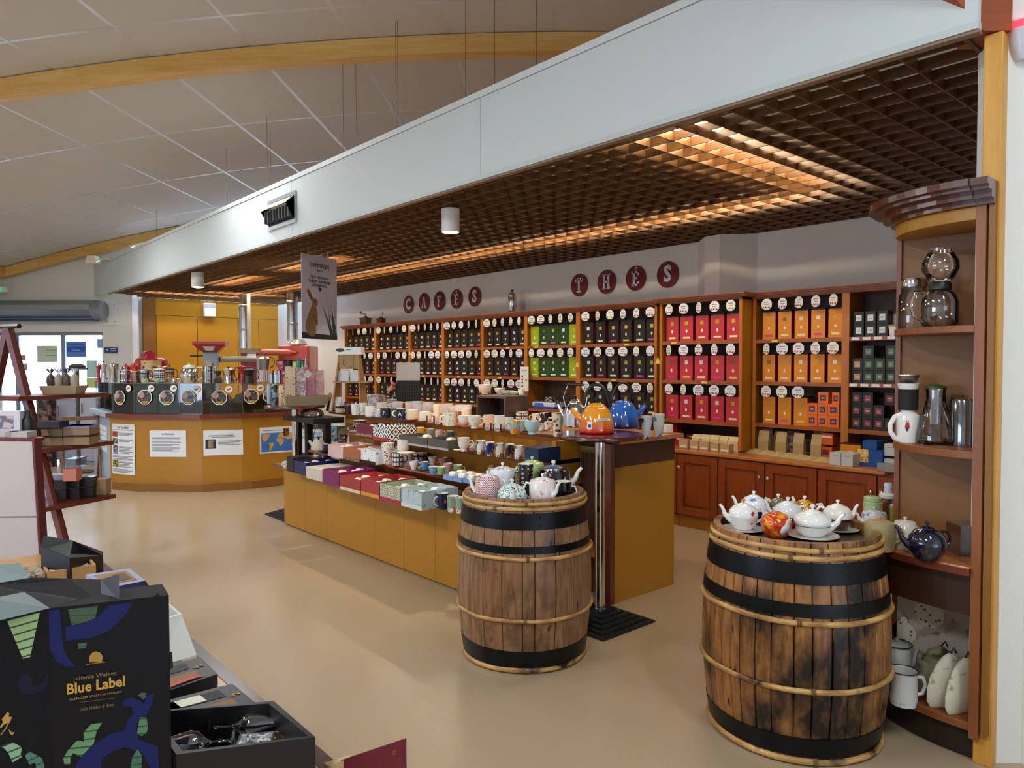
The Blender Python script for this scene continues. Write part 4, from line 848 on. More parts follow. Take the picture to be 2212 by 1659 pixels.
# ---------------- kettles on the bar table
def kettle(P,r,h,mat,label,sp,hm,lid,stk=None):
    t=thing('kettle',label,'kettle',(P.x,P.y,ZB+.001)); a=IMG(sp); c,s=math.cos(a),math.sin(a)
    m=MB(); m.lathe([(0,0),(r*.9,0),(r*.98,h*.03),(r,h*.1),(r*.97,h*.3),(r*.82,h*.68),(r*.64,h*.88),(r*.56,h*.92)],40); m.build('body',mat,t,smooth=50)
    m=MB(); m.lathe([(r*.57,h*.915),(r*.56,h*.94),(r*.4,h*1.03),(r*.15,h*1.07),(0,h*1.07)],32); l=m.build('lid',lid,t,smooth=50); m=MB(); m.lathe([(r*.08,h*1.07),(r*.07,h*1.13),(r*.14,h*1.22),(r*.12,h*1.25),(0,h*1.25)],14); m.build('knob',BLACK,l,smooth=50)
    m=MB(); m.lathe([(r*.575,h*.9),(r*.585,h*.92),(r*.56,h*.93)],32); m.build('collar',CHROME,t,smooth=50)
    m=MB(); m.tube([(c*x*r,s*x*r,z*h) for x,z in ((.7,.42),(1.0,.55),(1.3,.76),(1.5,.9))],[r*.24,r*.19,r*.13,r*.11],12); m.build('spout',mat,t,smooth=60)
    m=MB(); m.tube([(c*x*r,s*x*r,z*h) for x,z in ((1.44,.86),(1.56,.94))],r*.15,10); m.tube([(c*x*r,s*x*r,z*h) for x,z in ((1.5,.9),(1.5,1.05))],r*.035,6); m.build('whistle',BLACK,t,smooth=50)
    pts=[];n=12
    for i in range(n+1): b=PI*(.06+.88*i/n); pts.append((c*r*.72*math.cos(b),s*r*.72*math.cos(b),h*.92+h*.82*math.sin(b)))
    m=MB(); m.tube(pts,[r*.05]+[r*.075]*(n-1)+[r*.05],10,flat=1.5); m.build('handle',hm,t,smooth=60)
    return t
d1=lambda px,py:AZ(px,py,ZB)
fh=Vector((fw.x,fw.y,0)).normalized()
OB=M('12213a',.2)
ORG=pat('fade','d8341a','ee9a1c',scale=7.5,rough=.1,coat=.8); BLU=pat('fade','101c50','1e62bc',scale=8,rough=.1,coat=.8)
Pk=d1(1292,938)+fh*.085; k1=kettle(Pk,.105,.165,ORG,'glossy orange kettle fading to red, black arched handle',168,BLACK,M('ee9a1c',.1,coat=.8))
b=IMG(-90); o=text('LE CREUSET',.011,M('30343c',.5),k1,(.098*math.cos(b+.3),.098*math.sin(b+.3),.083),(PI/2-.28,0,b+.3+PI/2)); m=MB(); m.box(-.042,.042,-.0008,.0,-.0085,.0085); pl=m.build('name_plate',M('e8e4dc',.3),k1); pl.location=(.097*math.cos(b+.3),.097*math.sin(b+.3),.083); pl.rotation_euler=(-.28,0,b+.3+PI/2)
m=MB(); m.box(-.016,.016,-.0008,0,-.022,.022); m.box(-.01,.01,-.0016,-.0008,-.014,.004,1); o=m.build('sticker',[PAPER,DGREY],k1); o.location=(.105*math.cos(b-.5),.105*math.sin(b-.5),.052); o.rotation_euler=(-.1,.1,b-.5+PI/2)
Pk=d1(1351,928)+fh*.10; kettle(Pk,.104,.165,BLU,'glossy blue kettle fading to dark blue, spout to the right',12,BLACK,M('1e62bc',.1,coat=.8))
Pk=d1(1246,926)+fh*.115; r=.078; t=thing('kettle','ribbed polished steel kettle with tall wire handle and black grip','kettle',(Pk.x,Pk.y,ZB+.001)); a=IMG(150); c,s=math.cos(a),math.sin(a)
m=MB(); n=36; vs=[];pr=[(0,.0),(.8,.0),(.95,.02),(1,.08),(.97,.55),(.8,.8),(.5,.95)]
for i,(rr,z) in enumerate(pr[1:]):
    for k in range(n): q=1+(.03 if k%2 and 0<i<5 else 0); vs.append((r*rr*q*math.cos(2*PI*k/n),r*rr*q*math.sin(2*PI*k/n),z*.16))
m.add(vs,[(i*n+k,i*n+(k+1)%n,(i+1)*n+(k+1)%n,(i+1)*n+k) for i in range(5) for k in range(n)]+[tuple(range(n-1,-1,-1))]); m.build('body',CHROME,t)
m=MB(); m.lathe([(r*.52,.15),(r*.5,.16),(r*.3,.178),(0,.182)],24); l=m.build('lid',CHROME,t,smooth=50); m=MB(); m.lathe([(.008,.18),(.007,.19),(.014,.2),(0,.205)],12); m.build('knob',BLACK,l,smooth=50)
m=MB(); m.tube([(c*x,s*x,z) for x,z in ((r*.8,.05),(r*1.2,.09),(r*1.6,.15))],[.018,.013,.010],10); m.build('spout',CHROME,t,smooth=60); m=MB(); m.tube([(c*x,s*x,z) for x,z in ((r*1.55,.145),(r*1.72,.17))],.014,10); m.build('whistle',BLACK,t,smooth=50)
m=MB(); m.tube([(c*.07,s*.07,.13),(c*.085,s*.085,.19),(c*.06,s*.06,.25),(c*.05,s*.05,.27)],.004,8); m.tube([(-c*.07,-s*.07,.13),(-c*.085,-s*.085,.19),(-c*.06,-s*.06,.25),(-c*.05,-s*.05,.27)],.004,8); m.build('handle_wire',CHROME,t,smooth=60)
m=MB(); m.tube([(c*.055,s*.055,.268),(c*.05,s*.05,.275),(-c*.05,-s*.05,.275),(-c*.055,-s*.055,.268)],.011,10); m.build('grip',BLACK,t,smooth=60)
# ---------------- goods on the island; z of each tier
z1,z2,z3,z4=[z+.0008 for z in ZL]
WM_=M('eceae4',.15,coat=.4); 
# back rows on the top board first
FL1=pat('floral','ece6da','b08a5a','7a8a5a',scale=40,thr=.34); NAVYP=pat('blotch','141c3c','2a3a6a',scale=60,thr=.6)
cup('mug',732,892,17.6,20,z4,pat('ring','d8cdb4','1c1a18',scale=18,thr=.8),'beige pot with black key band at the left end of the top board','pot',None,name='pot')
cup('square',751,894,12.5,20,z4,M('4a1a12',.4),'dark brown pot beside the beige banded one','pot',None,name='pot')
cup('bucket',766.5,896.5,20,24,z4,M('eef2f4',.15,coat=.4),'white tapered mug with grey line drawing, first of the white mugs','mug',-20)
cup('bucket',783,896,18,26,z4,M('f0f2f0',.15,coat=.4),'tall white mug behind the white initial mug','mug',150)
cup('mug',797.7,900,21,23,z4,M('f0f0ec',.15,coat=.4),'white mug with grey initial and gold band','mug',20,letter='F')
cup('mug',815,901,13,20,z4,pat('blotch','e8eaf0','8a94b0',scale=80),'white mug with blue sprigs squeezed beside the navy mug','mug',200)
cup('mug',830.2,903.5,20,23,z4,NAVYP,'navy initial mug with a gold letter P','mug',170,hm=PORC,letter='P')
cup('mug',847,903,15,22,z4,pat('blotch','2c3a24','4a5a3a',scale=60),'dark green initial mug between the two navy mugs','mug',200,letter='I')
cup('mug',864,906.5,22,24,z4,NAVYP,'navy initial mug with a gold letter A','mug',165,hm=PORC,letter='A')
cup('mug',889,907,27,22,z4,pat('floral','d8ccb0','5a5a48','8a5a3a',scale=45,thr=.4),'beige mug with dark leaf drawing and thin handle','mug',172)
cup('mug',917,909.5,26,20,z4,M('f2ead8',.15,coat=.4),'cream cup with brown bird drawing','mug',5)
cup('tall',942,905,17,32,z4,CREAM,'tall cream mug behind the glass cups','mug',None)
cup('mug',964,919,18,27,z4,pat('floral','ece4cc','c89a2a','3a3a4a',scale=45,thr=.36),'cream mug with yellow flowers behind the lemon mug','mug',180)
cup('mug',972.6,921,24.5,30,z4,pat('floral','f0e8d0','d8a41e','2a3458',scale=30,thr=.5),'mug with yellow lemons and navy leaves','mug',180)
cup('mug',988,913,17,25,z4,pat('spots','b4603c','e8d8b8',scale=60),'brick red mug behind the lemon mug','mug',None)
cup('mug',1005,908,25,25,z4,pat('floral','f0e2c4','b08a4a','8a5a3a',scale=50,thr=.38),'cream mug with small brown flowers in the second row','mug',None)
cup('bowl',1002,922.5,29,25,z4,pat('fade','e88a8e','f2f0ee',scale=16),'white bowl cup fading to pink at the foot','cup',None,cat='cup') if 0 else cup('bowl',1002,922.5,29,25,z4,pat('fade','e07a80','f2f0ee',scale=16),'white bowl fading to pink at the foot','cup',None)
cup('footed',1024,926,29,28,z4,pat('blotch','ece8d8','8aa898',scale=30,thr=.66),'cream footed cup with green landscape drawing','cup',0,name='footed_cup')
for k,(x,y) in enumerate(((929,914),(945,917),(1053,930),(1074,932))): cup('mug',x,y,19,16,z4,GLS,f'small clear glass espresso cup, {"left" if k%2==0 else "right"} of the pair {"near the bird cup" if k<2 else "before the flowered mugs"}','cup',-10,hm=GLS,inside=GLS,name='glass_cup')
cup('mug',1056,918,25,22,z4,M('e8dcc4',.2,coat=.3),'plain beige mug behind the small glass cups','mug',0)
cup('mug',1079,926,23,29,z4,FL1,'cream mug with fine brown flowers','mug',0)
cup('mug',1100,927.5,20,27,z4,pat('floral','e6e6da','8a9a8a','6a7a8a',scale=50,thr=.36),'white mug with fine grey-green flowers','mug',0)
cup('mug',1113,937,23,29,z4,pat('blotch','7aa4dc','c8c81e','d87a2a',scale=26,thr=.45),'mug with a bright yellow meadow under blue sky','mug',190)
cup('mug',1127.5,912,27,22,z4,pat('lattice','e8e6de','26241f',scale=80),'black and white tile pattern mug in the back row','mug',None)
cup('footed',1150,939,35,30,z4,pat('floral','b4d8dc','d8a0a0','8a6a5a',scale=34,thr=.32),'large pale blue footed cup with rose garland','cup',-5,name='footed_cup')
cup('cup',1131,931,25,24,z4,M('9ab4a4',.2,coat=.3),'sage green cup half hidden behind the meadow mug','cup',None)
cup('mug',1176,914,21,23,z4,pat('blotch','e8e8e8','16181c',scale=30,thr=.42),'black mug with white figures in the back row','mug',180)
cup('mug',1158,908,20,17,z4,WM_,'plain white mug before the dark cube shelf, right','mug',180)
cup('cup',1187,931,22,20,z4,pat('blotch','ece6dc','c89a9a',scale=50,thr=.6),'cream cup with pink sprigs behind the brown tall mug','cup',180)
saucer(1171,931,24,z4,CREAM,'cream saucer lying by the pale blue cup')
cup('tall',1205,944,27,54,z4,pat('floral','e8d8b8','6a3418','a8642c',scale=34,thr=.62),'tall cream mug covered with brown blossoms','mug',170)
cup('latte',1398,949,26,52,z4,pat('blotch','d4d8e0','5a5a6a','1a1a1e',scale=17,thr=.58),'tall footed mug with grey swirl, left of the pair by the blue kettle','mug',None,name='tall_mug')
cup('latte',1425,945,29,52,z4,pat('blotch','d8dcd8','16181a','5a8aa4',scale=17,thr=.56),'tall footed mug with black cat and branches, right of the pair','mug',None,name='tall_mug')
cup('mug',1382,908,22,15,z4,WM_,'white mug behind the blue kettle','mug',None)
for k,(x,y) in enumerate(((1329,955),(1349,952),(1370,948))): 
    o=MB().lathe([(0,0),(.012,0),(.014,.006),(.012,.02),(.006,.026),(0,.026)],12).build('salt_shaker',[WM_,BLACK,WM_][k],smooth=50); P=AZ(x,y,z4); o.location=P; tag(o,f'tiny ceramic figure under the bar table rim, {["left white","middle black","right white"][k]}','figurine')
# second and third row of mugs towards the back (rims seen over the front row)
rows=[(823,886,24),(857,884,24),(884,884,20),(905,881,24),(930,883,25),(952,889,22),(973,885,22),(996,889,22),(1014,886,20)]
cl=['eceee8','e4e8ea','f0ece0','dfe6e8','efe8d8','e9e4d4','e6e2d6','ece6d6','e6e6e6']
for k,(x,y,w_) in enumerate(rows): cup('mug',x,y+5,w_,22,z4,M(cl[k],.15,coat=.4),f'white mug in the second row of the top board, {ORD[k]} from the left','mug',random.choice((0,180,40)),group='white mugs in the second row of the top board')
for k,x in enumerate((872,897,921,946,970,994,1017)): cup('cup' if k%2 else 'mug',x,883,24,15,z4,M(['e2e6e8','1c1c20','e8e8e4'][k%3],.15,coat=.4),f'low {"dark" if k%3==1 else "white"} cup in the back row of the top board, {ORD[k]} from the left','cup',None,group='cups in the back row of the top board')
# dark cube shelf with white bowls
cxl,cxr=AZ(1029,903,z4),AZ(1142,905,z4); cw_=.34; P=AZ(1092,912,z4); X1=P.x; Y0=P.y; D=DP(P)
x0=AY(1029,880,Y0).x; yb_=AX(1142,880,X1).y; zt=AY(1092,857,Y0).z
cs=thing('cube_shelf','open dark wood-effect cube on the top board carrying white bowls','display cube',((x0+X1)/2,Y0,z4)); w_=(X1-x0)/2; d=min(yb_-Y0,.33); h=zt-z4; DK=wood('3a302c','54483f','Z',2,.5,name='dark_laminate')
for nm,q in (('side_board',(-w_,-w_+.018,0,d,0,h)),('side_board',(w_-.018,w_,0,d,0,h)),('top_board',(-w_+.018,w_-.018,0,d,h-.018,h)),('bottom_board',(-w_+.018,w_-.018,0,d,0,.018)),('back_board',(-w_+.018,w_-.018,d-.01,d,.018,h-.018))): m=MB(); m.box(*q); m.build(nm,DK,cs)
zc=z4+h+.0006
cup('bowl',1047,851,33,21,zc,M('efe8d6',.2,coat=.3),'cream mortar bowl with dark letters on the cube shelf','bowl',None,name='bowl',letter=None)
for k,(x,y,w_,h_) in enumerate(((1079,851,24,13),(1096,853,30,9),(1110,853,24,7))): cup('bowl',x,y,w_,h_,zc,M('f0ead8',.2,coat=.3),f'low cream dish on the cube shelf, {["rear","middle","right"][k]} one','dish',None,name='dish')
cup('bucket',1126,853,15,14,zc,PORC,'small white tasting cup at the corner of the cube shelf','cup',None)
cup('bowl',1054,908,26,9,z4,M('e6dcc8',.2),'beige bowl standing before the dark cube opening','bowl',None)
cup('bowl',1078,907,20,8,z4,M('8a8a88',.3),'grey bowl at the dark cube opening','bowl',None)
# A-shaped wooden stand at the left end with bags
Ps=AZ(733,890,z4); Ps.y+=.12; D=DP(Ps); k_=D/FPX; st=thing('leaflet_stand','light plywood A-shaped stand with clip at the left end of the top board','stand',(Ps.x,Ps.y,z4),IMG(0)-.15)
BEE=M('a88450',.5,var=.06,vs=20,name='light_plywood'); w_=.135
for s in(-1,1):
    m=MB(); m.add([(s*w_*1.15,-.12,0),(s*w_*1.15,.12,0),(s*w_*.8,.03,.57),(s*w_*.8,-.03,.57),(s*(w_*1.15-.014),-.12,0),(s*(w_*1.15-.014),.12,0),(s*(w_*.8-.014),.03,.57),(s*(w_*.8-.014),-.03,.57)],[(0,1,2,3),(7,6,5,4),(0,4,5,1),(1,5,6,2),(2,6,7,3),(3,7,4,0)] if s>0 else [(3,2,1,0),(4,5,6,7),(1,5,4,0),(2,6,5,1),(3,7,6,2),(0,4,7,3)]); m.build('side_board',BEE,st)
for z,dd in((.02,.1),(.29,.075)): m=MB(); m.box(-w_*1.1,w_*1.1+.06,-dd,dd,z,z+.014); m.build('shelf',BEE,st)
m=MB(); m.box(-w_*.82,w_*.82,-.035,-.02,.43,.57); m.build('head_board',BEE,st)
m=MB(); m.tube([(-.05,-.04,.57),(-.05,-.04,.47),(-.03,-.04,.45),(0,-.045,.455),(.05,-.04,.45),(.05,-.04,.57)],.0025,5); m.build('wire_clip',CHROME,st)
def on(P,dx_,dy,dz,rz): return P+Vector((math.cos(rz)*dx_-math.sin(rz)*dy,math.sin(rz)*dx_+math.cos(rz)*dy,dz))
rz=IMG(0)-.15
o=MB().box(-.14,.14,-.05,.05,0,.075).build('carton',PAPER,rz=rz,bevel=.002); o.location=on(Ps,0,0,.572,rz)+Vector((0,0,z4-Ps.z)); tag(o,'white flat carton with brown oval lying on the wooden stand','box'); m=MB(); m.lathe([(0,0),(.045,0)],20,mat=Matrix.Translation((-.08,-.0512,.045))@Matrix.Rotation(PI/2,4,'X')@Matrix.Diagonal((1,.42,1,1))); m.add([(-.02,-.0515,.05),(.03,-.0515,.05),(.03,-.0515,.044),(-.02,-.0515,.044)],[(0,3,2,1)],1); m.build('oval_label',[M('4a3024',.5),DGREY],o)
o=MB().box(-.065,.065,-.001,.001,0,.09).build('white_card',PAPER,rz=rz); o.location=on(Ps,-.02,-.03,.345,rz); tag(o,'blank white card in the wooden stand','card')
def bag(P,w_,h_,c,top,label,rz,cat='bag',name='paper_bag',d=.035,win=None,parent=None):
    o=MB(); o.add([(-w_/2,-d/2,0),(w_/2,-d/2,0),(w_/2,d/2,0),(-w_/2,d/2,0),(-w_/2*1.02,-d*.45,h_*.55),(w_/2*1.02,-d*.45,h_*.55),(w_/2*1.02,d*.45,h_*.55),(-w_/2*1.02,d*.45,h_*.55),(-w_/2*.98,-.003,h_*.93),(w_/2*.98,-.003,h_*.93),(w_/2*.98,.003,h_*.93),(-w_/2*.98,.003,h_*.93),(-w_/2*.98,-.002,h_),(w_/2*.98,-.002,h_),(w_/2*.98,.002,h_),(-w_/2*.98,.002,h_)],[(3,2,1,0)]+[(4*i+k,4*i+(k+1)%4,4*i+4+(k+1)%4,4*i+4+k) for i in range(3) for k in range(4)]+[(12,13,14,15)]); o.m=[0]*len(o.m)
    if top: 
        for i in range(9,13): o.m[i]=1
    b=o.build(name,[c,top or c],rz=rz); b.location=P; tag(b,label,cat)
    if win: m=MB(); m.add([(-w_*.28,-d*.5-.001,h_*.16),(w_*.28,-d*.5-.001,h_*.16),(w_*.28,-d*.47-.001,h_*.52),(-w_*.28,-d*.47-.001,h_*.52)],[(0,1,2,3)]); m.add([(-w_*.1,-d*.5-.002,h_*.2),(w_*.2,-d*.5-.002,h_*.2),(w_*.2,-d*.48-.002,h_*.34),(-w_*.1,-d*.48-.002,h_*.34)],[(0,1,2,3)],1); m.build('paper_label',[PAPER,M(win,.5)],b)
    return b
SIL=M('c8c4bc',.35,.3)
for k,(dx_,c,nm) in enumerate(((-.09,'e06a1e','orange topped'),(-.03,'e06a1e','second orange topped'),(.06,'e8c01e','yellow topped'))): bag(on(Ps,dx_,-.02-.02*(k==1),.305,rz),.075 if k<2 else .09,.115,SIL,M(c,.4),f'silver bag {nm}, on the shelf of the wooden stand',rz)
bag(on(Ps,-.1,-.06,.035,rz),.07,.12,SIL,M('d8601e',.4),'orange topped sachet on the lowest shelf of the wooden stand',rz)
for k,(dx_,c,nm) in enumerate(((-.03,'2a4ab4','blue glass'),(.07,'e8eaf0','white'),(.02,'c87a80','pink'))): 
    o=MB().lathe([(0,0),(.02,0),(.026,.02),(.02,.045),(.01,.05),(.013,.06),(0,.062)],16).build('small_jar',M(c,.15,coat=.5),smooth=50); o.location=on(Ps,dx_,-.05+.03*k,.19,rz); tag(o,f'small {nm} jar inside the wooden stand','jar'); o.location.z=Ps.z+.035
for k,(dx_,c,nm) in enumerate(((.05,'b01e34','red'),(.12,'9ab43a','green'))): 
    o=MB().box(-.045,.045,-.03,.03,0,.03).build('small_carton',M(c,.4),rz=rz); o.location=on(Ps,dx_,-.14 if k else -.11,.0,rz)+Vector((0,0,.035 if not k else 0)); tag(o,f'small {nm} carton at the foot of the wooden stand','box')
# hour-glass leaning board on stand end
def easel(px,py,w_,h_,z,label,shape='round',txt=None,lean=.25,hole=True,dark=.55,rzi=0,pic=False):
    P,r,D=setat(px,py,w_,z); P=AZ(px,py,z); w2=w_*D/FPX; h2=h_*D/FPX; rz=IMG(rzi)
    t=thing('chalk_sign',label,'sign',(P.x,P.y,z),0); t.rotation_euler=(-lean,0,rz); t.location=(P.x+fh.x*.02,P.y+fh.y*.02,z)
    m=MB(); pts=[]
    n=16
    if shape=='round': pts=[(w2/2*math.cos(a),h2-w2/2*.9+w2/2*.9*math.sin(a)) for a in [i*PI/n for i in range(n+1)]]+[(-w2*.42,h2*.3),(-w2*.42,0),(w2*.42,0),(w2*.42,h2*.3)]
    else: pts=[(w2/2*math.cos(a),h2*.5+h2*.5*math.sin(a)) for a in [2*PI*i/(2*n) for i in range(2*n)]]
    m.prism(pts,-.004,.004,0,Matrix.Rotation(PI/2,4,'X')); m.build('board',M('c8a670',.55,var=.06,vs=25,name='beech_board'),t)
    m=MB(); m.lathe([(0,0),(w2*.035,0),(w2*.035,.001),(0,.001)],10,mat=Matrix.Translation((0,-.0042,h2*.88))@Matrix.Rotation(PI/2,4,'X')); m.build('hole',BLACK,t)
    if dark: m=MB(); m.box(-w2*.36,w2*.36,-.0058,-.0042,h2*.05,h2*dark); m.build('slate',M('1c1a18',.6),t)
    if txt: text(txt,h2*.22,M('ece8dc' if dark else '3a2a20',.6),t,(0,-.0075,h2*.3),shear=.3,name='chalk_writing')
    if pic: m=MB(); m.box(-w2*.36,w2*.2,-.008,-.0058,h2*.05,h2*dark*.8); m.build('picture',pat('blotch','2a201a','e8dccb','8a5a3a',scale=40),t)
    return t
easel(896,934,27,37,z3,'round wooden slate sign with the word Café above the burgundy box',txt='Café',rzi=-15)
easel(739,958,24,34,z2,'wooden sign with brown picture beside the pink box',pic=True,rzi=-10,shape='round')
easel(854,970,25,28,z2,'round light wooden board behind the tall spotted mug',dark=0,rzi=-10)
easel(1103,1010,44,30,z2,'large round wooden board with brown lettering, front of the pair',dark=0,txt='Thé',rzi=-10); easel(1112,1007,44,29,z2+.0,'large round wooden board, rear of the pair',dark=0,rzi=-10)
easel(1212,1015,40,34,z2,'round wooden sign with black slate at the right end of the tiers',dark=.6,rzi=0)
easel(706,889,10,42,z4,'tall narrow wooden slate sign leaning by the wooden stand',txt=None,rzi=-30)
# black perforated stand with white header
P=AZ(874,882,z4); P.y+=.05; D=DP(P); k_=D/FPX; t=thing('perforated_stand','black perforated metal display stand with blank white header board','stand',(P.x,P.y,z4),IMG(0)-.1)
w2=25*k_; h1=60*k_; h2=98*k_; m=MB(); m.box(-w2,w2,0,.01,0,h1); m.build('perforated_plate',M('141214',.5),t)
m=MB(); 
for i in range(9):
    for j in range(11): m.cb(-w2*.85+w2*1.7*i/8,-.0012,h1*.06+h1*.88*j/10,.006,.002,.006)
o=m.build('perforation',M('6a5a48',.5),t); o['kind']='stuff'
m=MB(); m.box(-w2*1.02,w2*1.02,-.006,.004,h1,h2); m.add([(-.004,-.006,h2),(.02,-.006,h2),(.008,-.006,h2+.012)],[(0,1,2)]); m.build('header_board',M('dcd9d2',.6),t)
m=MB(); m.box(-w2,w2,-.06,.08,-.0,.008); m.build('foot_plate',BLACK,t)
for k,(x,y,c,nm) in enumerate(((844,836,'d84a4a','red and white'),(847,862,'3a6a4a','red and green'))):
    P=AZ(x,882,z4+.0); D=DP(P); o=MB(); o.tube([(-.05,0,0),(0,0,.02),(.04,0,.06)],.022,8); o.lathe([(0,-.03),(.03,0),(0,.03)],8,1,Matrix.Translation((.05,0,.07))); q=AY(x,y,P.y); b=o.build('hanging_ornament',[pat('stripe','e8e2da',c,scale=80),M(c,.4)],smooth=50); b.location=(q.x,P.y,q.z-.04); tag(b,f'{nm} ceramic ornament hanging left of the black stand','ornament')
# clear boxes and jars behind
def ibox(pa,pb,py,z,hpx,dep,mats,label,cat='box',name='gift_box',yoff=0,open_=None,rim=None,band=None,lidgap=True,liner='d8d0c0'):
    Pa,Pb=AZ(pa,py,z),None; Y=Pa.y+yoff; xa,xb=AY(pa,py,Y).x,AY(pb,py,Y).x; D=DP(((xa+xb)/2,Y,z)); h=hpx*D/FPX; w_=xb-xa-.002
    t=thing(name,label,cat,((xa+xb)/2,Y,z))
    m=MB(); th=.004
    if open_:
        m.box(-w_/2,w_/2,0,th,0,h);m.box(-w_/2,w_/2,dep-th,dep,0,h);m.box(-w_/2,-w_/2+th,th,dep-th,0,h);m.box(w_/2-th,w_/2,th,dep-th,0,h);m.box(-w_/2+th,w_/2-th,th,dep-th,0,th)
        m.build('box_tray',mats,t)
        m=MB(); m.box(-w_/2+th,w_/2-th,th,dep-th,h*.45,h*.6); m.build('liner',M(liner,.6),t)
        for k,cc in enumerate(open_):
            n_=len(open_); m=MB(); yy=th+(dep-2*th)*(k+.5)/n_; rr=min(.028,(dep/n_)*.42,w_*.3); m.lathe([(0,-.03),(rr*.9,-.03),(rr,0),(rr,.03),(rr*.9,.032),(0,.03)],16,mat=Matrix.Translation(((-1)**k*w_*.12,yy,h*.6+rr*.45))@Matrix.Rotation(PI/2,4,'Y')); m.build('packed_cup',cc,t,smooth=50)
    else:
        m.box(-w_/2,w_/2,0,dep,0,h*(.7 if lidgap else 1)); m.build('box_base',mats,t); 
        if lidgap: m=MB(); m.box(-w_/2-.002,w_/2+.002,-.002,dep+.002,h*.3,h); m.build('box_lid',mats,t,bevel=.0015)
    if band: m=MB(); m.box(-w_/2-.001,w_/2+.001,-.0015,0,0,h*.22); m.build('printed_band',band,t)
    return t
ibox(782,818,878,z4,24,.09,pat('blotch','d8d4d8','8a94b4','c8a0a0',scale=22,rough=.3),'white-grey printed carton standing behind the white mugs',lidgap=False,yoff=.12)
cup('bucket',845,884,24,22,z4,pat('lattice','dfe4e0','8aa49c',scale=60),'pale green and white jar with lid behind the navy mugs','jar',None,name='jar')
cup('bowl',872,884,25,16,z4,M('c85a6a',.2),'pink rimmed dish behind the navy mugs','dish',None,name='dish')
# third tier
cup('cup',775,931,33,12,z3,pat('lattice','e6e6e0','1c2226',scale=60),'black and white bowl, lower of the stack left of the burgundy box','bowl',None,name='bowl'); cup('bowl',775,919,31,11,z3+.06,pat('lattice','e6e6e0','1c2226',scale=60),'black and white bowl, upper of the stack left of the burgundy box','bowl',None)
saucer(766,934,40,z3,pat('ring','e6e6e0','1c2226',scale=70,thr=.6),'black and white plate under the stack of bowls',cat='plate',name='plate')
BURG=M('6c1c2c',.4)
ibox(769.5,804,940,z3,25,.26,BURG,'burgundy gift box standing with open flap on the third tier',open_=[PORC,PORC],band=pat('blotch','7a4a50','b08a90',scale=80))
ibox(805.5,841,949,z3,31,.26,pat('zdiamond','ece8e2','1e2a48',scale=26),'gift box with navy and white zigzag and red base on the third tier',band=M('b01e34',.4),open_=[BLACK,PORC])
GB=M('54524e',.4,.1); 
ibox(862,923,958,z3,20,.2,GB,'dark grey flat display box, left of two under the small coloured cups',open_=[CREAM],liner='8a8476',band=M('a8a6a8',.4)); ibox(924,968,967.5,z3,22,.2,GB,'dark grey flat display box, right of two under the small coloured cups',open_=[CREAM],liner='8a8476',band=M('a8a6a8',.4))
for x,y,w_,c,nm in ((907.8,938.8,17,'d89a2a','mustard yellow'),(929.5,942.2,17,'8e8c8a','grey'),(947.8,944.5,17,'d8b4ac','pale pink'),(972.2,947,17,'2a5248','dark green')): cup('mug',x,y,w_,16,z3+.055,M(c,.2,coat=.4),f'small {nm} espresso cup standing on the dark display boxes','cup',5,name='espresso_cup')
cup('footed',1001,976,27,31,z3,pat('blotch','e6e4d6','5a6258',scale=22,thr=.66),'cream footed cup with grey tree drawing on the third tier','cup',5,name='footed_cup')
saucer(988,975,22,z3,CREAM,'cream saucer half hidden left of the tree drawing cup'); cup('cup',1021,974,20,15,z3,pat('spots','ece6dc','2a2420',scale=50),'white cup with dark dots lying behind the tree drawing cup','cup',0)
for k,(x,y,c,c2,nm) in enumerate(((1038.7,981.5,'e8e6e0','16161a','black and white striped'),(1057.7,985.6,'1c2a6a','d8dce8','cobalt blue and white'),(1079.5,988,'dcd8c0','2a3460','cream with blue figure'),(1101,990,'24221e','a89a7a','dark picture'),(1121,993,'e6e2dc','5a4a44','white with brown portrait'))):
    cup('bucket',x,y,22.5,31,z3,pat('blotch',c,c2,'8a6a4a',scale=24,thr=.52),f'tall conical mug, {nm}, {ORD[k]} of the row of five','mug',0,name='tall_mug')
ibox(1133,1163,996,z3,31,.2,M('1a2c4e',.4),'navy blue gift box right of the row of tall mugs',band=M('3c5484',.4),lidgap=False)
# second tier
k2=ibox(708.5,741,985,z2,26,.3,M('d6b4b0',.5),'pale pink gift box with open lid on the second tier',open_=[PORC,PORC,PORC])
ibox(742,776,992,z2,27,.28,M('a8603c',.5),'terracotta gift box on the second tier',open_=[PORC,PORC],band=pat('blotch','8a7a70','3a3430',scale=90))
ibox(777,811,998,z2,30,.22,pat('spots','e6e8ea','2c4a8a','7a9ac8',scale=22),'white gift box with blue and purple figures on the second tier',lidgap=False,band=BLACK)
ibox(704,728,962,z2,34,.12,pat('blotch','6ab0d0','e6ecf0','20303c',scale=12,rough=.3),'pale blue carton with black and white bird picture on the second tier',lidgap=False,yoff=.22)
P,r,D=setat(685,972,34,z2); t=thing('kettle','cream enamel kettle with thin arched handle at the left end of the second tier','kettle',(P.x,P.y,z2)); hk=26*D/FPX; CEN=M('c8c4b0',.2,coat=.4)
m=MB(); m.lathe([(0,0),(r,0),(r*.98,hk*.2),(r*.6,hk*.8),(0,hk*.85)],24); m.build('body',CEN,t,smooth=50); m=MB(); m.lathe([(0,hk*.84),(r*.12,hk*.84),(r*.18,hk*1.05),(0,hk*1.05)],12); m.build('knob',BLACK,t,smooth=50)
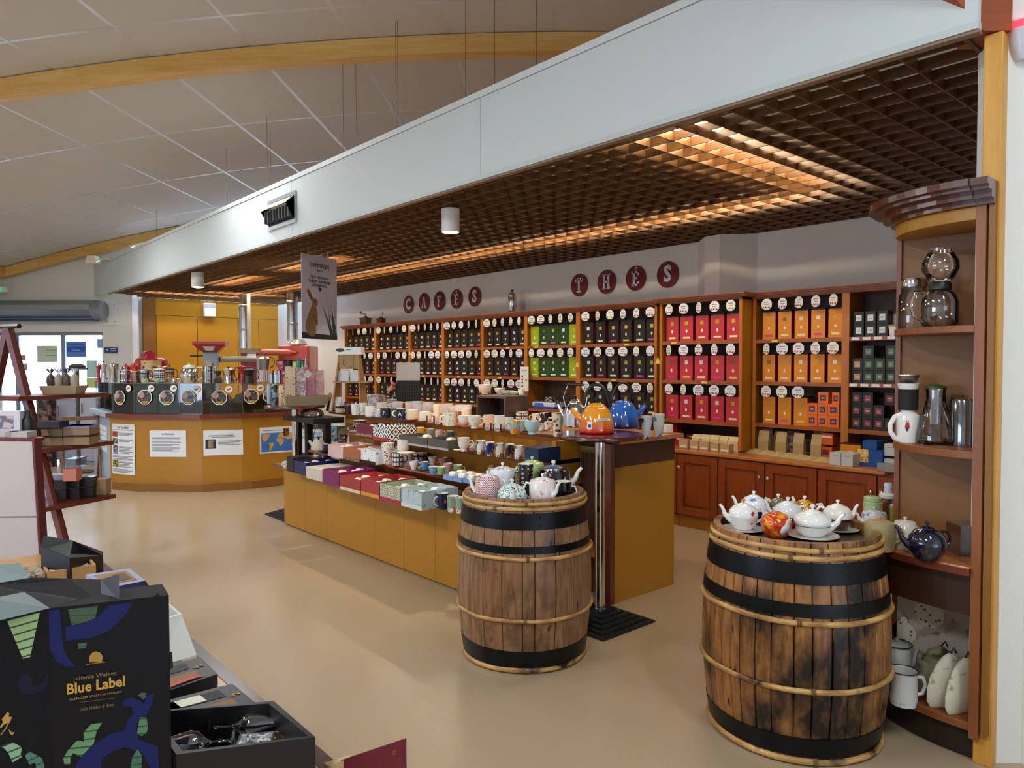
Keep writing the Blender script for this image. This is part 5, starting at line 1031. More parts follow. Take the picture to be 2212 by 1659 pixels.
a=IMG(0); m=MB(); m.tube([(math.cos(a)*r*.7*math.cos(b),math.sin(a)*r*.7*math.cos(b),hk*.6+hk*1.3*math.sin(b)) for b in [PI*i/10 for i in range(11)]],.004,6); m.build('handle',BLACK,t,smooth=60); m=MB(); m.tube([(-math.cos(a)*r*.7,-math.sin(a)*r*.7,hk*.3),(-math.cos(a)*r*1.25,-math.sin(a)*r*1.25,hk*.75)],[.02,.012],10); m.build('spout',CEN,t,smooth=50)
saucer(699,978,30,z2,BLACK,'black saucer under the small navy cup'); cup('mug',701.5,975,12,16,z2+.008,M('1c2a4c',.2,coat=.4),'small navy espresso cup on a black saucer','cup',0,name='espresso_cup')
cup('cup',817,1000,17,23,z2,CREAM,'small cream cup with handle left of the spotted tall mug','cup',180)
cup('tall',836,1004,29,48,z2,pat('spots','ece6da','2a2a34','c87a6a',scale=60,thr=.7),'tall cream mug sprinkled with small dark spots','mug',20)
cup('mug',858,1008,23,33,z2,pat('lattice','e8e8e6','3a4048',scale=55),'tall white mug with house windows drawing','mug',5)
cup('mug',876,1006,24,28,z2,pat('spots','e2dcd6','b47a84',scale=60),'pale mug with pink sprigs behind the window mug','mug',None); saucer(876,982,40,z2+.12,CREAM,'cream plate lying on the pale pink mug',cat='plate',name='plate')
cup('mug',869.5,974,26,24,z2+.128,pat('floral','ece6dc','b0a090','c88a7a',scale=45,thr=.34),'white mug with coral drawing standing on the cream plate','mug',None)
cup('cup',905,999,35,20,z2,pat('lattice','ece8dc','3a3a34',scale=40),'wide cream cup with cottage drawing','cup',0)
cup('cup',892.9,1015,21,19,z2,PORC,'small white espresso cup nearest the window mugs','cup',0,name='espresso_cup')
sm=[(916,1015.5,20,'5a94c8','blue',1,'rear '),(934,1004.6,19,'e8dcc0','cream',0,''),(935,1026,21,'6a9ccc','blue',0,'front '),(952.6,1026.5,20,'8ab47a','green',1,'front '),(966.8,1019,21,'dca49c','pink',0,'front '),(956.6,1007,22,'dca098','pink',0,'rear '),(988.5,1022.5,21,'8cb07a','green',1,'rear ')]
for x,y,w_,c,nm,sa,wh in sm:
    if sa: saucer(x+1,y+1,w_*1.55,z2,M({'blue':'6aa0d0','green':'bcc88a'}[nm],.2,coat=.4),f'{nm} saucer under the {wh}{nm} espresso cup')
    cup('cup',x,y,w_,18,z2+(.009 if sa else 0),M(c,.2,coat=.4),f'{wh}{nm} fluted espresso cup on the second tier','cup',5 if nm!='blue' else -20,name='espresso_cup')
LB=M('7c9cd0',.5)
for k,(pa,pb,py) in enumerate(((957,977,1035),(978,997,1039),(998,1014,1042))): ibox(pa,pb,py,z2,10,.18,LB,f'flat light blue open box with packed cups, {["left","middle","right"][k]} of three',open_=[PORC,CREAM])
cup('mug',1061,1022,15,17,z2,pat('ring','ece8e0','e0982a',scale=60),'tiny white and orange cup on the second tier','cup',0,name='espresso_cup')
P=AZ(1190,1012,z2); o=MB().lathe(prof_cup('mug',.042,.1)[0],20,mat=Matrix.Rotation(.9,4,'Y')).build('metal_mug',CHROME,rz=IMG(160),smooth=40); o.location=(P.x,P.y+.02,z2+.06); tag(o,'polished metal mug tipped on its side by the slate sign','mug')
# first tier
cup('square',617,1012,11,16,z1,pat('spots','ecebe6','3a3a3a',scale=60),'white cup with dark dots at the left end of the lowest tier','cup',180)
ibox(619.5,634,1017,z1,32,.2,BLACK,'black gift box with small white print at the left end of the lowest tier',lidgap=False); ibox(635,660,1021,z1,27,.32,M('16205a',.4),'navy blue gift box with packed cups on the lowest tier',open_=[CREAM,CREAM,CREAM],liner='b49a5a')
saucer(672,989,30,z1+.115,CREAM,'cream plate lying on the navy gift box',cat='plate',name='plate')
ibox(661.5,695.5,1032,z1,25,.32,pat('blotch','d4c8b8','a8c4b8','d4c8b8',scale=9,thr=.62,rough=.4),'beige gift box with pale turquoise floral lid on the lowest tier')
ibox(697,732.5,1045,z1,33,.32,M('7c1c5c',.4),'magenta gift box with packed cups on the lowest tier',open_=[CREAM,pat('spots','e8dcc0','b03a3a',scale=40),CREAM,CREAM])
ibox(734,778,1056,z1,30,.32,M('a03230',.4),'brick red gift box with pale label, left of the two red ones',open_=[PORC,CREAM,PORC],band=M('d8c8b0',.4)); ibox(780,819,1068,z1,36,.32,M('a8343a',.4),'brick red gift box with orange base, right of the two red ones',open_=[PORC,pat('spots','e8e0d0','c05030',scale=40),CREAM],band=M('d8903a',.4))
ibox(821,865,1079,z1,36,.3,pat('dots','8aa48c','ece0cc','a02c24',scale=34),'grey-green gift box with red and cream dots on the lowest tier',open_=[M('e8cf9a',.3),CREAM,PORC],band=M('b01e48',.4))
ibox(867,911,1092,z1,40,.3,pat('blotch','b8ccd4','5c8a58','b8ccd4',scale=20,thr=.58),'pale blue gift box with green palm trees on the lowest tier',open_=[PORC,PORC],band=M('d8dce0',.5))
ibox(914,950,1077,z1,10,.24,pat('blotch','a89880','6a3428','d8c8b0',scale=30),'flat box of printed coasters behind the floral mugs',lidgap=False,yoff=.06)
for x,y,c,c2,c3,nm,ha in ((935.5,1096,'16182c','d87a3a','e8d8b8','dark mug with orange flowers and white handle',175),(956,1101,'141c44','c85a3c','e8dcc8','navy mug with red flowers and curled white handle',215),(978,1107,'8aa090','ece8dc','c8604a','sage and white mug with red berries',None),(996,1110,'90a494','ece8dc','c8604a','sage and white mug half hidden behind the smaller barrel',None)):
    cup('mug',x,y,26,36,z1,pat('floral',c,c2,c3,scale=26,thr=.48) if c[0] in'1' else pat('blotch',c,c2,c3,scale=14,thr=.5),nm+', front of the lowest tier' if 'half' not in nm else nm,'mug',ha,hm=PORC)
# hanging banner
fH=fh; rH=Vector((rt.x,rt.y,0)).normalized()
A=C0+fH*7.57+rH*(-453/FPX*7.57); B=C0+fH*8.1+rH*(-377/FPX*8.1); A.z=B.z=0; zt=AU(0,0,1).z; 
zt=C0.z+(785-547)/FPX*7.57-.0; zb=C0.z+(785-731)/FPX*7.57; d=(B-A); L=d.length
t=thing('hanging_banner','white hanging shop banner with a brown hare and dark reeds','banner',((A+B)/2)+Vector((0,0,zb)),math.atan2(d.y,d.x)); Hh=zt-zb
BAN=M('c9c9d6',.7,name='banner_cloth'); m=MB(); m.box(-L/2,L/2,-.002,.002,0,Hh); m.build('cloth',BAN,t)
TX=M('3a3a44',.7); s=Hh/1.0
text('DAMMANN',.074,TX,t,(0,-.0035,Hh*.88),sx=.82); text('FRÈRES',.034,TX,t,(0,-.0035,Hh*.825)); text('Nos étonnants',.05,TX,t,(0,-.0035,Hh*.745),shear=.35); text('THÉS ET INFUSIONS',.04,TX,t,(0,-.0035,Hh*.69),off=.0008); text('GOURMANDS',.04,TX,t,(0,-.0035,Hh*.645),off=.0008)
def poly(pts,mat,nm,dy,par,sx=1,sz_=1,ox=0,oz=0): 
    m=MB(); n=len(pts); vs=[(ox+x*sx,-dy,oz+z*sz_) for x,z in pts]; a=sum(vs[i][0]*vs[(i+1)%n][2]-vs[(i+1)%n][0]*vs[i][2] for i in range(n)); m.add(vs,[tuple(range(n)) if a>0 else tuple(range(n-1,-1,-1))]); return m.build(nm,mat,par)
def bp(x,y): return ((x-430)/620*L, (1-(y-(60+ (x-110)*.2))/(1570-60-(x-110)*.16))*Hh) if 0 else ((x-430)/625*L,(1600-y)/(1500)*Hh)
HARE=M('8a7048',.7,var=.1,vs=20); DKI=M('1e2226',.7)
poly([bp(*q) for q in ((118,1480),(740,1530),(740,1600),(118,1600))],DKI,'printed_ground',.0032,t)
poly([bp(*q) for q in ((205,1500),(170,1400),(190,1280),(240,1120),(285,1000),(300,900),(350,860),(395,930),(385,990),(360,1020),(385,1120),(385,1300),(360,1350),(355,1460),(330,1530),(310,1560),(240,1540))],HARE,'printed_hare',.0034,t)
poly([bp(*q) for q in ((285,930),(225,820),(200,740),(225,705),(270,760),(305,860),(320,880))],HARE,'printed_ear',.0036,t)
poly([bp(*q) for q in ((280,900),(240,820),(225,750),(240,760),(275,830),(290,880))],M('5a4630',.7),'printed_ear_inside',.0038,t)
poly([bp(*q) for q in ((320,910),(335,903),(340,918),(326,925))],DKI,'printed_eye',.0040,t); poly([bp(*q) for q in ((300,1160),(320,1150),(390,1290),(385,1345),(350,1340))],M('6e5838',.7),'printed_paw',.0042,t)
poly([bp(*q) for q in ((405,660),(465,672),(460,700),(440,738),(420,730),(405,690))],DKI,'printed_cup',.0036,t)
rnd=random.Random(5)
for k in range(22):
    x0=rnd.uniform(620,735); x1=x0-rnd.uniform(-10,190)*(.3+k/22); y1=rnd.uniform(840,1250); x1=min(x1,738); xm=(x0*.6+x1*.4); q=[bp(x0-5,1540),bp(xm-3,(1540+y1)/2),bp(x1,y1),bp(xm+5,(1540+y1)/2),bp(x0+7,1540)]
    poly(q,M('2a3038',.7),'printed_reed',.0044+k*.00004,t)
for x in(-L*.31,L*.23): m=MB(); m.tube([(x,0,Hh),(x,0,Hh+(ZG-zt)+.03)],.003,5); m.build('hanging_cord',CARD,t)
# price scale and black hand scanner on the sixth bay shelf
P=AY(1172,888,5.98); t=thing('shop_scale','white and blue shop scale on the sixth bay shelf','scale',(P.x+.02,5.97,ZS[0]+.001)); m=MB(); m.box(-.19,.19,0,.2,.02,.075); m.build('body',M('dfe4ec',.3),t,bevel=.01); m=MB(); m.box(-.19,.19,-.002,.2,0,.025); m.build('foot_frame',M('1c48b0',.3),t); m=MB(); m.box(-.17,.14,.01,.19,.08,.088); m.build('weighing_plate',STEEL,t); m=MB(); m.add([(-.16,-.003,.03),(.02,-.003,.03),(.0,-.003,.066),(-.14,-.003,.066)],[(0,1,2,3)]); m.build('keypad',M('3c74c8',.3),t)
o=MB().box(-.05,.05,0,.06,0,.05).build('small_carton',pat('blotch','2a2a2c','c8c8b0',scale=60)); o.location=(P.x+.06,6.02,ZS[0]+.09); tag(o,'small dark carton lying on the shop scale','box')
P=AY(1134,845,Y7-.02); t=thing('info_card','small white information card hanging on the stile left of the sixth bay','card',(P.x,Y7-.03,1.19)); cw_=27*DP(P)/FPX; ch_=53*DP(P)/FPX; t.location.z=P.z
m=MB(); m.box(-cw_/2,cw_/2,-.002,.0,0,ch_); m.build('paper',M('eceade',.5),t); 
for k in range(4): m=MB(); m.lathe([(0,0),(.014,0),(.014,.001),(0,.001)],10,mat=Matrix.Translation((-cw_*.22,-.0035,ch_*(.22+.13*k)))@Matrix.Rotation(PI/2,4,'X')); m.build('printed_dot',DGREY,t)
for k in range(2): m=MB(); m.box(-cw_*.35,cw_*.35,-.003,-.002,ch_*(.78+.06*k),ch_*(.8+.06*k)); m.build('text_line',M('3a5aa0',.5),t)
m=MB(); m.lathe([(0,0),(.016,0),(.016,.001),(0,.001)],10,mat=Matrix.Translation((cw_*.25,-.0035,ch_*.45))@Matrix.Rotation(PI/2,4,'X')); m.build('printed_dot',M('c84a5a',.5),t)
# ---------------- roasting counter: faceted amber front, glass bean cases on top
ct=thing('roasting_counter','faceted amber counter with red-brown ledge carrying the glass bean cases','counter',(0,0,0))
Kp=[AZ(203,1022,0),AZ(241,1057,0),AZ(297,1062,0),AZ(438,1063,0),AZ(545,1056,0),AZ(640,1045,0)]
Fp=[AZ(203,1018,.07),AZ(239,1039,.09),AZ(290,1044,.09),AZ(437,1045,.09),AZ(523,1041,.09),AZ(640,1030,.09)]
Fp[0]=AZ(204,1013,.09)
def pin(px,a,b,z=0): # point of wall a-b seen at pixel column px
    d=ray(px,800); d=Vector((d.x,d.y)); A_=Vector((a.x,a.y)); D_=Vector((b.x-a.x,b.y-a.y)); det=D_.x*(-d.y)+d.x*D_.y; s=((-A_.x)*(-d.y)+d.x*(-A_.y))/det; return Vector((a.x+D_.x*s,a.y+D_.y*s,z))
cen=Vector((-10.6,4.4,0))
def facet(a,b,z0,z1,th,mat,nm,par,out=0.0,ta=0,tb=0):
    d=(b-a); d.z=0; L=d.length; d.normalize(); n_=Vector((-d.y,d.x,0)) 
    if n_.dot(cen-a)<0: n_=-n_
    p=a-n_*out; m=MB(); q=[p,p+d*L,p+d*L+n_*th,p+n_*th]; m.prism([(v.x,v.y) for v in q],z0,z1); return m.build(nm,mat,par)
CB=M('a8bad0',.45,name='pale_side_panel')
for i in range(5):
    facet(Fp[i],Fp[i+1],.095,.872,.03,MDF if i else CB,'front_panel',ct); facet(Kp[i],Kp[i+1],0,.095,.02,MDFD if i else CB,'kick_board',ct)
def inset(P,k): 
    d=(cen-P); d.z=0; return P+d.normalized()*k
m=MB(); O=[inset(p,-.05) for p in Fp]; I=[inset(p,.42) for p in Fp]; 
for i in range(5): m=MB(); m.prism([(O[i].x,O[i].y),(O[i+1].x,O[i+1].y),(I[i+1].x,I[i+1].y),(I[i].x,I[i].y)],.874,.925); m.build('ledge',EDGE if i else CB,ct)
# glass bean cases
gc=thing('bean_case','glass bean display case filled with dark coffee beans on the roasting counter','display case',(0,0,0))
G=[inset(p,.03) for p in Fp]; G2=[inset(p,.40) for p in Fp]; z0,zt_=.927,1.292
GT=glass('d8e4e4',.03,.02,'bean_case_glass'); BEAN=pat('spots','120a06','2c1a10','1c100a',scale=90,rough=.35,coat=.1); GE=M('5c7470',.2,name='glass_edge')
for i in range(5):
    facet(G[i],G[i+1],z0,zt_,.006,GT,'glass_pane',gc)
    m=MB(); m.prism([(G[i].x,G[i].y),(G[i+1].x,G[i+1].y),(G2[i+1].x,G2[i+1].y),(G2[i].x,G2[i].y)],zt_+.0005,zt_+.0075); m.build('glass_top',GT,gc)
    facet(G[i],G[i+1],zt_+.0004,zt_+.0076,.004,GE,'glass_edge',gc,out=.004)
# columns between compartments at the seen pixel columns
cols_=[(1,240),(1,288),(2,338),(2,387),(3,436),(4,523),(4,570),(4,612)]
for i,px in cols_:
    a,b=G[i if i<5 else 4],G[min(i+1,5)]
    P=pin(px,a,b); Q=inset(P,.37); m=MB(); d=(Q-P).normalized(); s=Vector((-d.y,d.x,0))*.003; m.prism([((P-s).x,(P-s).y),((P+s).x,(P+s).y),((Q+s).x,(Q+s).y),((Q-s).x,(Q-s).y)],z0,zt_); m.build('glass_divider',GE,gc)
# bean heaps with uneven tops, one per facet
rnd=random.Random(9)
for i in range(1,5):
    a,b,c,d=inset(G[i],.012),inset(G[i+1],.012),inset(G2[i+1],-.02),inset(G2[i],-.02); n=14; vs=[]
    for r in range(5):
        for k in range(n+1):
            u_=k/n; p=(a*(1-u_)+b*u_)*(1-r/4)+(d*(1-u_)+c*u_)*(r/4); base=.2+.05*math.sin(k*1.1+i*2)+.03*math.sin(k*2.3+r)+rnd.uniform(-.008,.008)-.02*r; vs.append((p.x,p.y,z0+base))
    N=len(vs); vs+=[(v[0],v[1],z0) for v in vs]; F=[(r*(n+1)+k,r*(n+1)+k+1,(r+1)*(n+1)+k+1,(r+1)*(n+1)+k) for r in range(4) for k in range(n)]
    F+=[(k,N+k,N+k+1,k+1) for k in range(n)]+[(r*(n+1),(r+1)*(n+1),N+(r+1)*(n+1),N+r*(n+1)) for r in range(4)]+[(r*(n+1)+n,N+r*(n+1)+n,N+(r+1)*(n+1)+n,(r+1)*(n+1)+n) for r in range(4)]
    m=MB(); m.add(vs,F); o=m.build('coffee_beans',BEAN,smooth=60); tag(o,f'dark coffee beans in the {["","narrow left","wide double","middle","right"][i]} part of the glass case','coffee beans',kind='stuff')
    facet(inset(G2[i],-.03),inset(G2[i+1],-.03),z0,z0+.16,.01,M('3c342c',.5),'case_back',gc)
OCB=pat('blotch','3a2e2c','8a7468','1c1416',scale=24,thr=.52,rough=.4)
def face_at(px,py,i,lift=.012):
    a,b=G[i],G[i+1]; P=pin(px,a,b); d=(b-a); d.z=0; d.normalize(); n_=Vector((-d.y,d.x,0)); 
    if n_.dot(cen-a)<0: n_=-n_
    P=P-n_*lift; D=DP((P.x,P.y,1))
    r=ray(px,py); k=math.hypot(P.x,P.y)/math.hypot(r.x,r.y); P.z=C0.z+r.z*k; return P,math.atan2(d.y,d.x),D
for k,(px,py,i) in enumerate(((259.5,859,1),(313,858,2),(360,859,2),(407,859,2),(473,859,3),(541,856,4),(583,855,4))):
    P,rz,D=face_at(px,py,i); r=15.6*D/FPX*(1.0); o=MB(); M4=Matrix.Rotation(PI/2,4,'X'); o.prism([(x*r*1.08,y*r*1.08) for x,y in OCT],0,.002,0,M4); o.prism([(x*r*.96,y*r*.96) for x,y in OCT],.002,.003,1,M4); o.box(-r*.42,r*.42,-.0045,-.003,-r*.78,-r*.55,2); o.box(-r*.05,r*.75,-.004,-.003,-r*.15,r*.2,3); o.lathe([(0,0),(r*.42,0)],14,4,Matrix.Translation((-r*.45,-.0038,r*.3))@M4)
    b=o.build('octagon_label',[WHITE,OCB,M('c8a428',.5),M('4a4c52',.5),M('b48c86',.5)],rz=rz); b.location=P; tag(b,f'large octagonal coffee label on the glass case, {ORD[k]} from the left','label','octagonal coffee labels on the glass case')
for k,(px,py,i) in enumerate(((279,839,1),(327,839,2),(375.5,839,2),(425,841,2),(494,841,3),(561,838,4))):
    P,rz,D=face_at(px,py,i,.013); r=7.4*D/FPX; o=MB(); o.lathe([(0,0),(r,0),(r,.002),(0,.002)],20,0,Matrix.Rotation(PI/2,4,'X')); o.box(-r*.5,r*.05,-.0035,-.002,-r*.3,r*.1,1); o.box(-r*.05,r*.55,-.0035,-.002,-r*.1,r*.35,2); b=o.build('round_sticker',[WHITE,M('4a7a4a',.5),M('b04a50',.5)],rz=rz); b.location=P; tag(b,f'small round white cup sticker on the glass case, {ORD[k]} from the left','sticker','round stickers on the glass case')
# posters on the counter front
def fposter(i,px0,px1,py0,py1,label,name='poster'):
    a,b=Fp[i],Fp[i+1]; P0,P1=pin(px0,a,b),pin(px1,a,b); d=(P1-P0); d.z=0; L=d.length; rz=math.atan2(d.y,d.x); n_=Vector((-d.y,d.x,0)).normalized()
    if n_.dot(cen-a)<0: n_=-n_
    def zz(P,py): r=ray((px0+px1)/2,py); k=math.hypot(P.x,P.y)/math.hypot(r.x,r.y); return C0.z+r.z*k
    c=(P0+P1)/2; za,zb_=zz(c,py1),zz(c,py0); c=c-n_*.004; c.z=za; o=MB().box(-L/2,L/2,-.001,.001,0,zb_-za).build(name,PAPER,rz=rz); o.location=c; tag(o,label,'poster'); return o,L,zb_-za
def lines(o,x0,x1,zl,h=.0035,mat=None):
    for k,z in enumerate(zl): m=MB(); m.box(x0,x1-(.3*(x1-x0) if k%3==2 else .02*k%.05),-.0022,-.001,z-h,z+h); m.build('text_line',mat or M('7a828c',.7),o)
def pic(o,x0,x1,z0,z1,mat): m=MB(); m.box(x0,x1,-.0024,-.001,z0,z1); m.build('picture',mat,o)
o,L,h=fposter(1,240,289,916,1025,'tall white poster with four small photographs on the left facet of the counter'); 
text('LES GRAINS',.038,INK,o,(0,-.003,h*.925)); pic(o,-L*.47,-L*.25,h*.74,h*.85,M('a03a34',.5)); pic(o,-L*.47,-L*.25,h*.6,h*.72,pat('blotch','3a4440','8a8a80',scale=40)); pic(o,-L*.45,-L*.25,h*.4,h*.57,pat('blotch','3a4468','8a90a8',scale=40)); pic(o,-L*.47,-L*.22,h*.14,h*.27,pat('blotch','a89a3c','2a2a24',scale=30))
lines(o,-L*.2,L*.45,[h*f for f in (.82,.80,.78,.69,.67,.65,.55,.53,.5,.48,.45,.42,.25,.23,.2,.18,.15)]); lines(o,-L*.47,L*.45,[h*f for f in (.88,.36,.34,.31,.29,.1,.08,.06,.04)])
o,L,h=fposter(2,321,400,930,987,'white sheet about blending pinned on the wide counter facet'); text('LE MÉLANGE',.026,INK,o,(0,-.003,h*.86)); lines(o,-L*.43,L*.38,[h*f for f in (.73,.69,.60,.56,.47,.43,.34,.3,.26,.22)])
o,L,h=fposter(3,437,523,929,983,'shiny white sheet about packing with a photograph of a coffee sack'); text('LE CONDITIONNEMENT',.026,INK,o,(-L*.05,-.003,h*.78)); lines(o,-L*.3,L*.3,[h*.72]); lines(o,-L*.13,L*.46,[h*f for f in (.56,.51,.46,.41)]); pic(o,-L*.45,-L*.18,h*.28,h*.64,M('2e2620',.5)); pic(o,-L*.37,-L*.25,h*.3,h*.6,M('b8a884',.5))
o,L,h=fposter(4,559,634,922,978,'white framed world map poster on the right counter facet'); pic(o,-L*.46,L*.5,h*.06,h*.78,M('3c74c0',.5))
LAND=M('d0a468',.6)
for nm,pts in (('north_america',((-.44,.74),(-.2,.74),(-.22,.66),(-.3,.5),(-.38,.45),(-.43,.6))),('south_america',((-.24,.42),(-.1,.38),(-.13,.25),(-.2,.1),(-.24,.1),(-.22,.25))),('africa',((-.02,.55),(.1,.58),(.2,.48),(.16,.35),(.1,.25),(.06,.27),(.04,.4),(-.03,.45))),('eurasia',((0,.6),(.06,.76),(.5,.76),(.5,.55),(.3,.5),(.22,.56),(.1,.6))),('australia',((.42,.34),(.5,.36),(.5,.24),(.4,.27)))):
    m=MB(); n=len(pts); m.add([(x*L,-.0032,z*h) for x,z in pts],[tuple(range(n))]); m.build('continent',LAND if nm!='south_america' else M('c8b03c',.6),o)
pic2=MB(); pic2.box(.18*L,.34*L,-.0045,-.0034,h*.62,h*.95); pic2.build('picture',pat('blotch','3a1c10','a86a2c',scale=40),o); lines(o,-L*.4,L*.15,[h*.87]); 
o,L,h=fposter(0,209,229,918,972,'small white notice on the pale end panel of the counter')
for z in (.2,.4,.6,.8): lines(o,-L*.35,L*.35,[h*z])
# ---------------- coffee makers and things on the glass top (height of the case)
zg=zt_+.009
def pl(px,py,w_,z=zg): return setat(px,py,w_,z)
def lobj(px,py,w_,h_,prof,mat,label,cat,name,z=zg,seg=20,parts=(),hand=None,hm=None,flat=1,off=None):
    P,r,D=pl(px,py,w_,z); h=h_*D/FPX; 
    if off: P=P+Vector((fh.x*off,fh.y*off,0))
    t=thing(name,label,cat,(P.x,P.y,z)); m=MB(); m.lathe([(a*r,b*h) for a,b in prof],seg); m.build('body',mat,t,smooth=40)
    for nm,pf,mt in parts: m=MB(); m.lathe([(a*r,b*h) for a,b in pf],seg); m.build(nm,mt,t,smooth=40)
    if hand is not None:
        a=IMG(hand); c,s=math.cos(a),math.sin(a); m=MB(); m.tube([(c*r*x,s*r*x,h*y) for x,y in ((.9,.85),(1.5,.85),(1.75,.6),(1.6,.3),(1.0,.15))],r*.09,7); m.build('handle',hm or BLACK,t,smooth=60)
    return t,P,r,h
CY_=[(0,0),(1,0),(1,1),(0,1)]
MOKA=[(0,0),(.95,0),(.72,.45),(.7,.47),(.95,.88),(0,.88)]
def moka(px,py,w_,h_,m1,m2,label,hand=0,seg=10): return lobj(px,py,w_,h_,[(0,0),(.95,0),(.72,.45),(.7,.48)],m1,label,'moka pot','moka_pot',seg=seg,parts=(('upper_chamber',[(.7,.48),(.72,.5),(.98,.88),(0,.88)],m2),('lid',[(0,.88),(.98,.88),(.3,.97),(0,.97)],m2),('knob',[(0,.95),(.15,.96),(.2,1.04),(0,1.06)],BLACK)),hand=hand)
PGL=glass('e8eef0',.02,.3)
def press(px,py,w_,h_,m1,label,hand=0,lidm=None,body=None): return lobj(px,py,w_,h_,[(0,0),(.9,0),(.92,.02),(.92,.85),(.9,.85),(.9,.02)],body or PGL,label,'coffee press','coffee_press',parts=(('lid',[(0,.84),(1,.84),(.98,.9),(.3,.95),(0,.95)],lidm or m1),('plunger_knob',[(.05,.95),(.05,1.05),(.18,1.06),(.18,1.13),(0,1.15)],m1),('frame_band',[(.94,.1),(.98,.1),(.98,.16),(.94,.16)],m1),('frame_band',[(.94,.62),(.98,.62),(.98,.68),(.94,.68)],m1)),hand=hand,hm=m1)
REDM=M('a01c2c',.2,coat=.5)
moka(211,826,9,40,REDM,REDM,'small dark red moka pot at the left edge of the glass case',hand=180); moka(221,826,14,44,CHROME,CHROME,'silver moka pot at the left end of the glass case',hand=180)
lobj(240,826,22,42,[(0,0),(.7,0),(.75,.6),(1,.7),(1,.95),(0,1)],CHROME,'chrome espresso maker with wide top, second from the left','espresso maker','espresso_maker',hand=180)
press(264.5,826,20,30,CHROME,'small chrome framed coffee press before the red pots',hand=0); press(288,826,14,26,CARD,'tiny glass coffee press with cork coloured lid',hand=0)
for k,(x,w_) in enumerate(((259,17),(277,20))): lobj(x,822,w_,36+2*k,[(0,0),(.9,0),(1,.2),(1,.8),(.6,.92),(.15,.94),(.18,1),(0,1.02)],M('a8281e' if k else '8a1c28',.3),f'round {"bright red" if k else "dark red"} lidded pot behind the small presses','pot','lidded_pot',off=.12)
press(306,826,23,30,BLACK,'glass coffee press with black curved handle',hand=0,lidm=STEEL)
lobj(303.5,822,41,43,[(0,0),(1,0),(1,.92),(1.02,.93),(1.02,1),(0,1)],pat('blotch','b89a6a','3a2c20','d8c8a4',scale=14,thr=.55,rough=.4),'big beige printed tin with black lid behind the presses','tin','tin',off=.2)
press(340,826,21,32,M('d8d8d4',.3),'white lattice coffee press',hand=None,body=pat('lattice','e0e0dc','4a4a4a',scale=70)); press(363,827,20,34,BLACK,'black lattice coffee press beside the white one',hand=0,body=pat('lattice','141416','b0885a',scale=70))
cup('cup',309,828,13,9,zg,M('b8c8a4',.2),'tiny pale green milk jug before the glass press','jug',0,name='milk_jug'); cup('cup',338,827,13,9,zg,M('c0d0b8',.2),'tiny pale green milk jug before the white lattice press','jug',0,name='milk_jug')
lobj(371,828,18,12,[(0,0),(.6,0),(1,.4),(.7,.8),(.15,.85),(.2,1),(0,1.05)],CHROME,'tiny polished steel pot before the black press','pot','small_pot',hand=0,hm=CHROME)
lobj(402,828,38,40,[(0,0),(.7,0),(.98,.3),(1,.5),(.85,.72),(.62,.8),(.62,.95),(0,1)],CHROME,'round polished chrome teapot with white lid','teapot','teapot',hand=0,hm=M('c8c4b8',.3),parts=(('lid',[(0,.82),(.66,.82),(.6,.96),(.1,1),(.14,1.08),(0,1.08)],M('d8dad4',.3)),))
press(445,828,21,42,M('c8a85a',.2,1),'tall gold framed coffee press',hand=0); lobj(467,827,22,26,[(0,0),(.8,0),(.9,.3),(.5,.6),(.8,1),(0,1)],DGREY,'dark steel jug between gold press and moka pot','jug','jug')
moka(490,828,27,34,CHROME,CHROME,'silver hourglass moka pot with red panel',hand=0); moka(520,826,18,38,REDM,REDM,'dark red moka pot behind the black one',hand=180); moka(533.5,828,26,34,BLACK,BLACK,'glossy black moka pot',hand=0)
t,P,r,h=lobj(567,824,26,24,[(0,0),(1,0),(1,1),(0,1)],pat('stripe','d8dcd8','a01c3c',scale=90,thr=.7),'striped white and red tin under the big moka pot','tin','tin'); t,P,r,h=lobj(567,800,26,32,[(0,0),(.72,0),(1,.8),(.5,.92),(.1,.94),(.15,1.05),(0,1.08)],STEEL,'large aluminium moka pot standing on the striped tin','moka pot','moka_pot',z=zg+h,seg=8,hand=0)
lobj(596,828,20,28,[(0,0),(1,0),(1,.85),(.9,.88),(.9,1),(0,1)],PGL,'clear storage jar behind the small blue card','jar','storage_jar'); moka(614,828,19,24,REDM,REDM,'bright red moka pot behind the cookie tube',hand=0)
P,r,D=pl(595,827,20); o=MB().box(-.06,.06,-.001,.001,0,.1).build('price_card',M('b8d0ec',.5),rz=IMG(0)); o.location=(P.x-fh.x*.08,P.y-fh.y*.08,zg); tag(o,'small pale blue price card before the storage jar','card')
for k,(x,w_,c,c2) in enumerate(((593,24,'a8a4a8','b02a3c'),(611,14,'2a1e24','1c1418'),(627,18,'c8a82c','e0d49a'),(641,10,'2a8a7a','dfe8e4'))): lobj(x,822,w_,42,CY_,pat('blotch',c,c2,scale=16,rough=.3),f'printed tin behind the moka pots, {ORD[k]} of four','tin','tin',off=.25,parts=(('lid',[(0,1),(1.03,1),(1.03,1.05),(0,1.05)],BLACK),),seg=18)
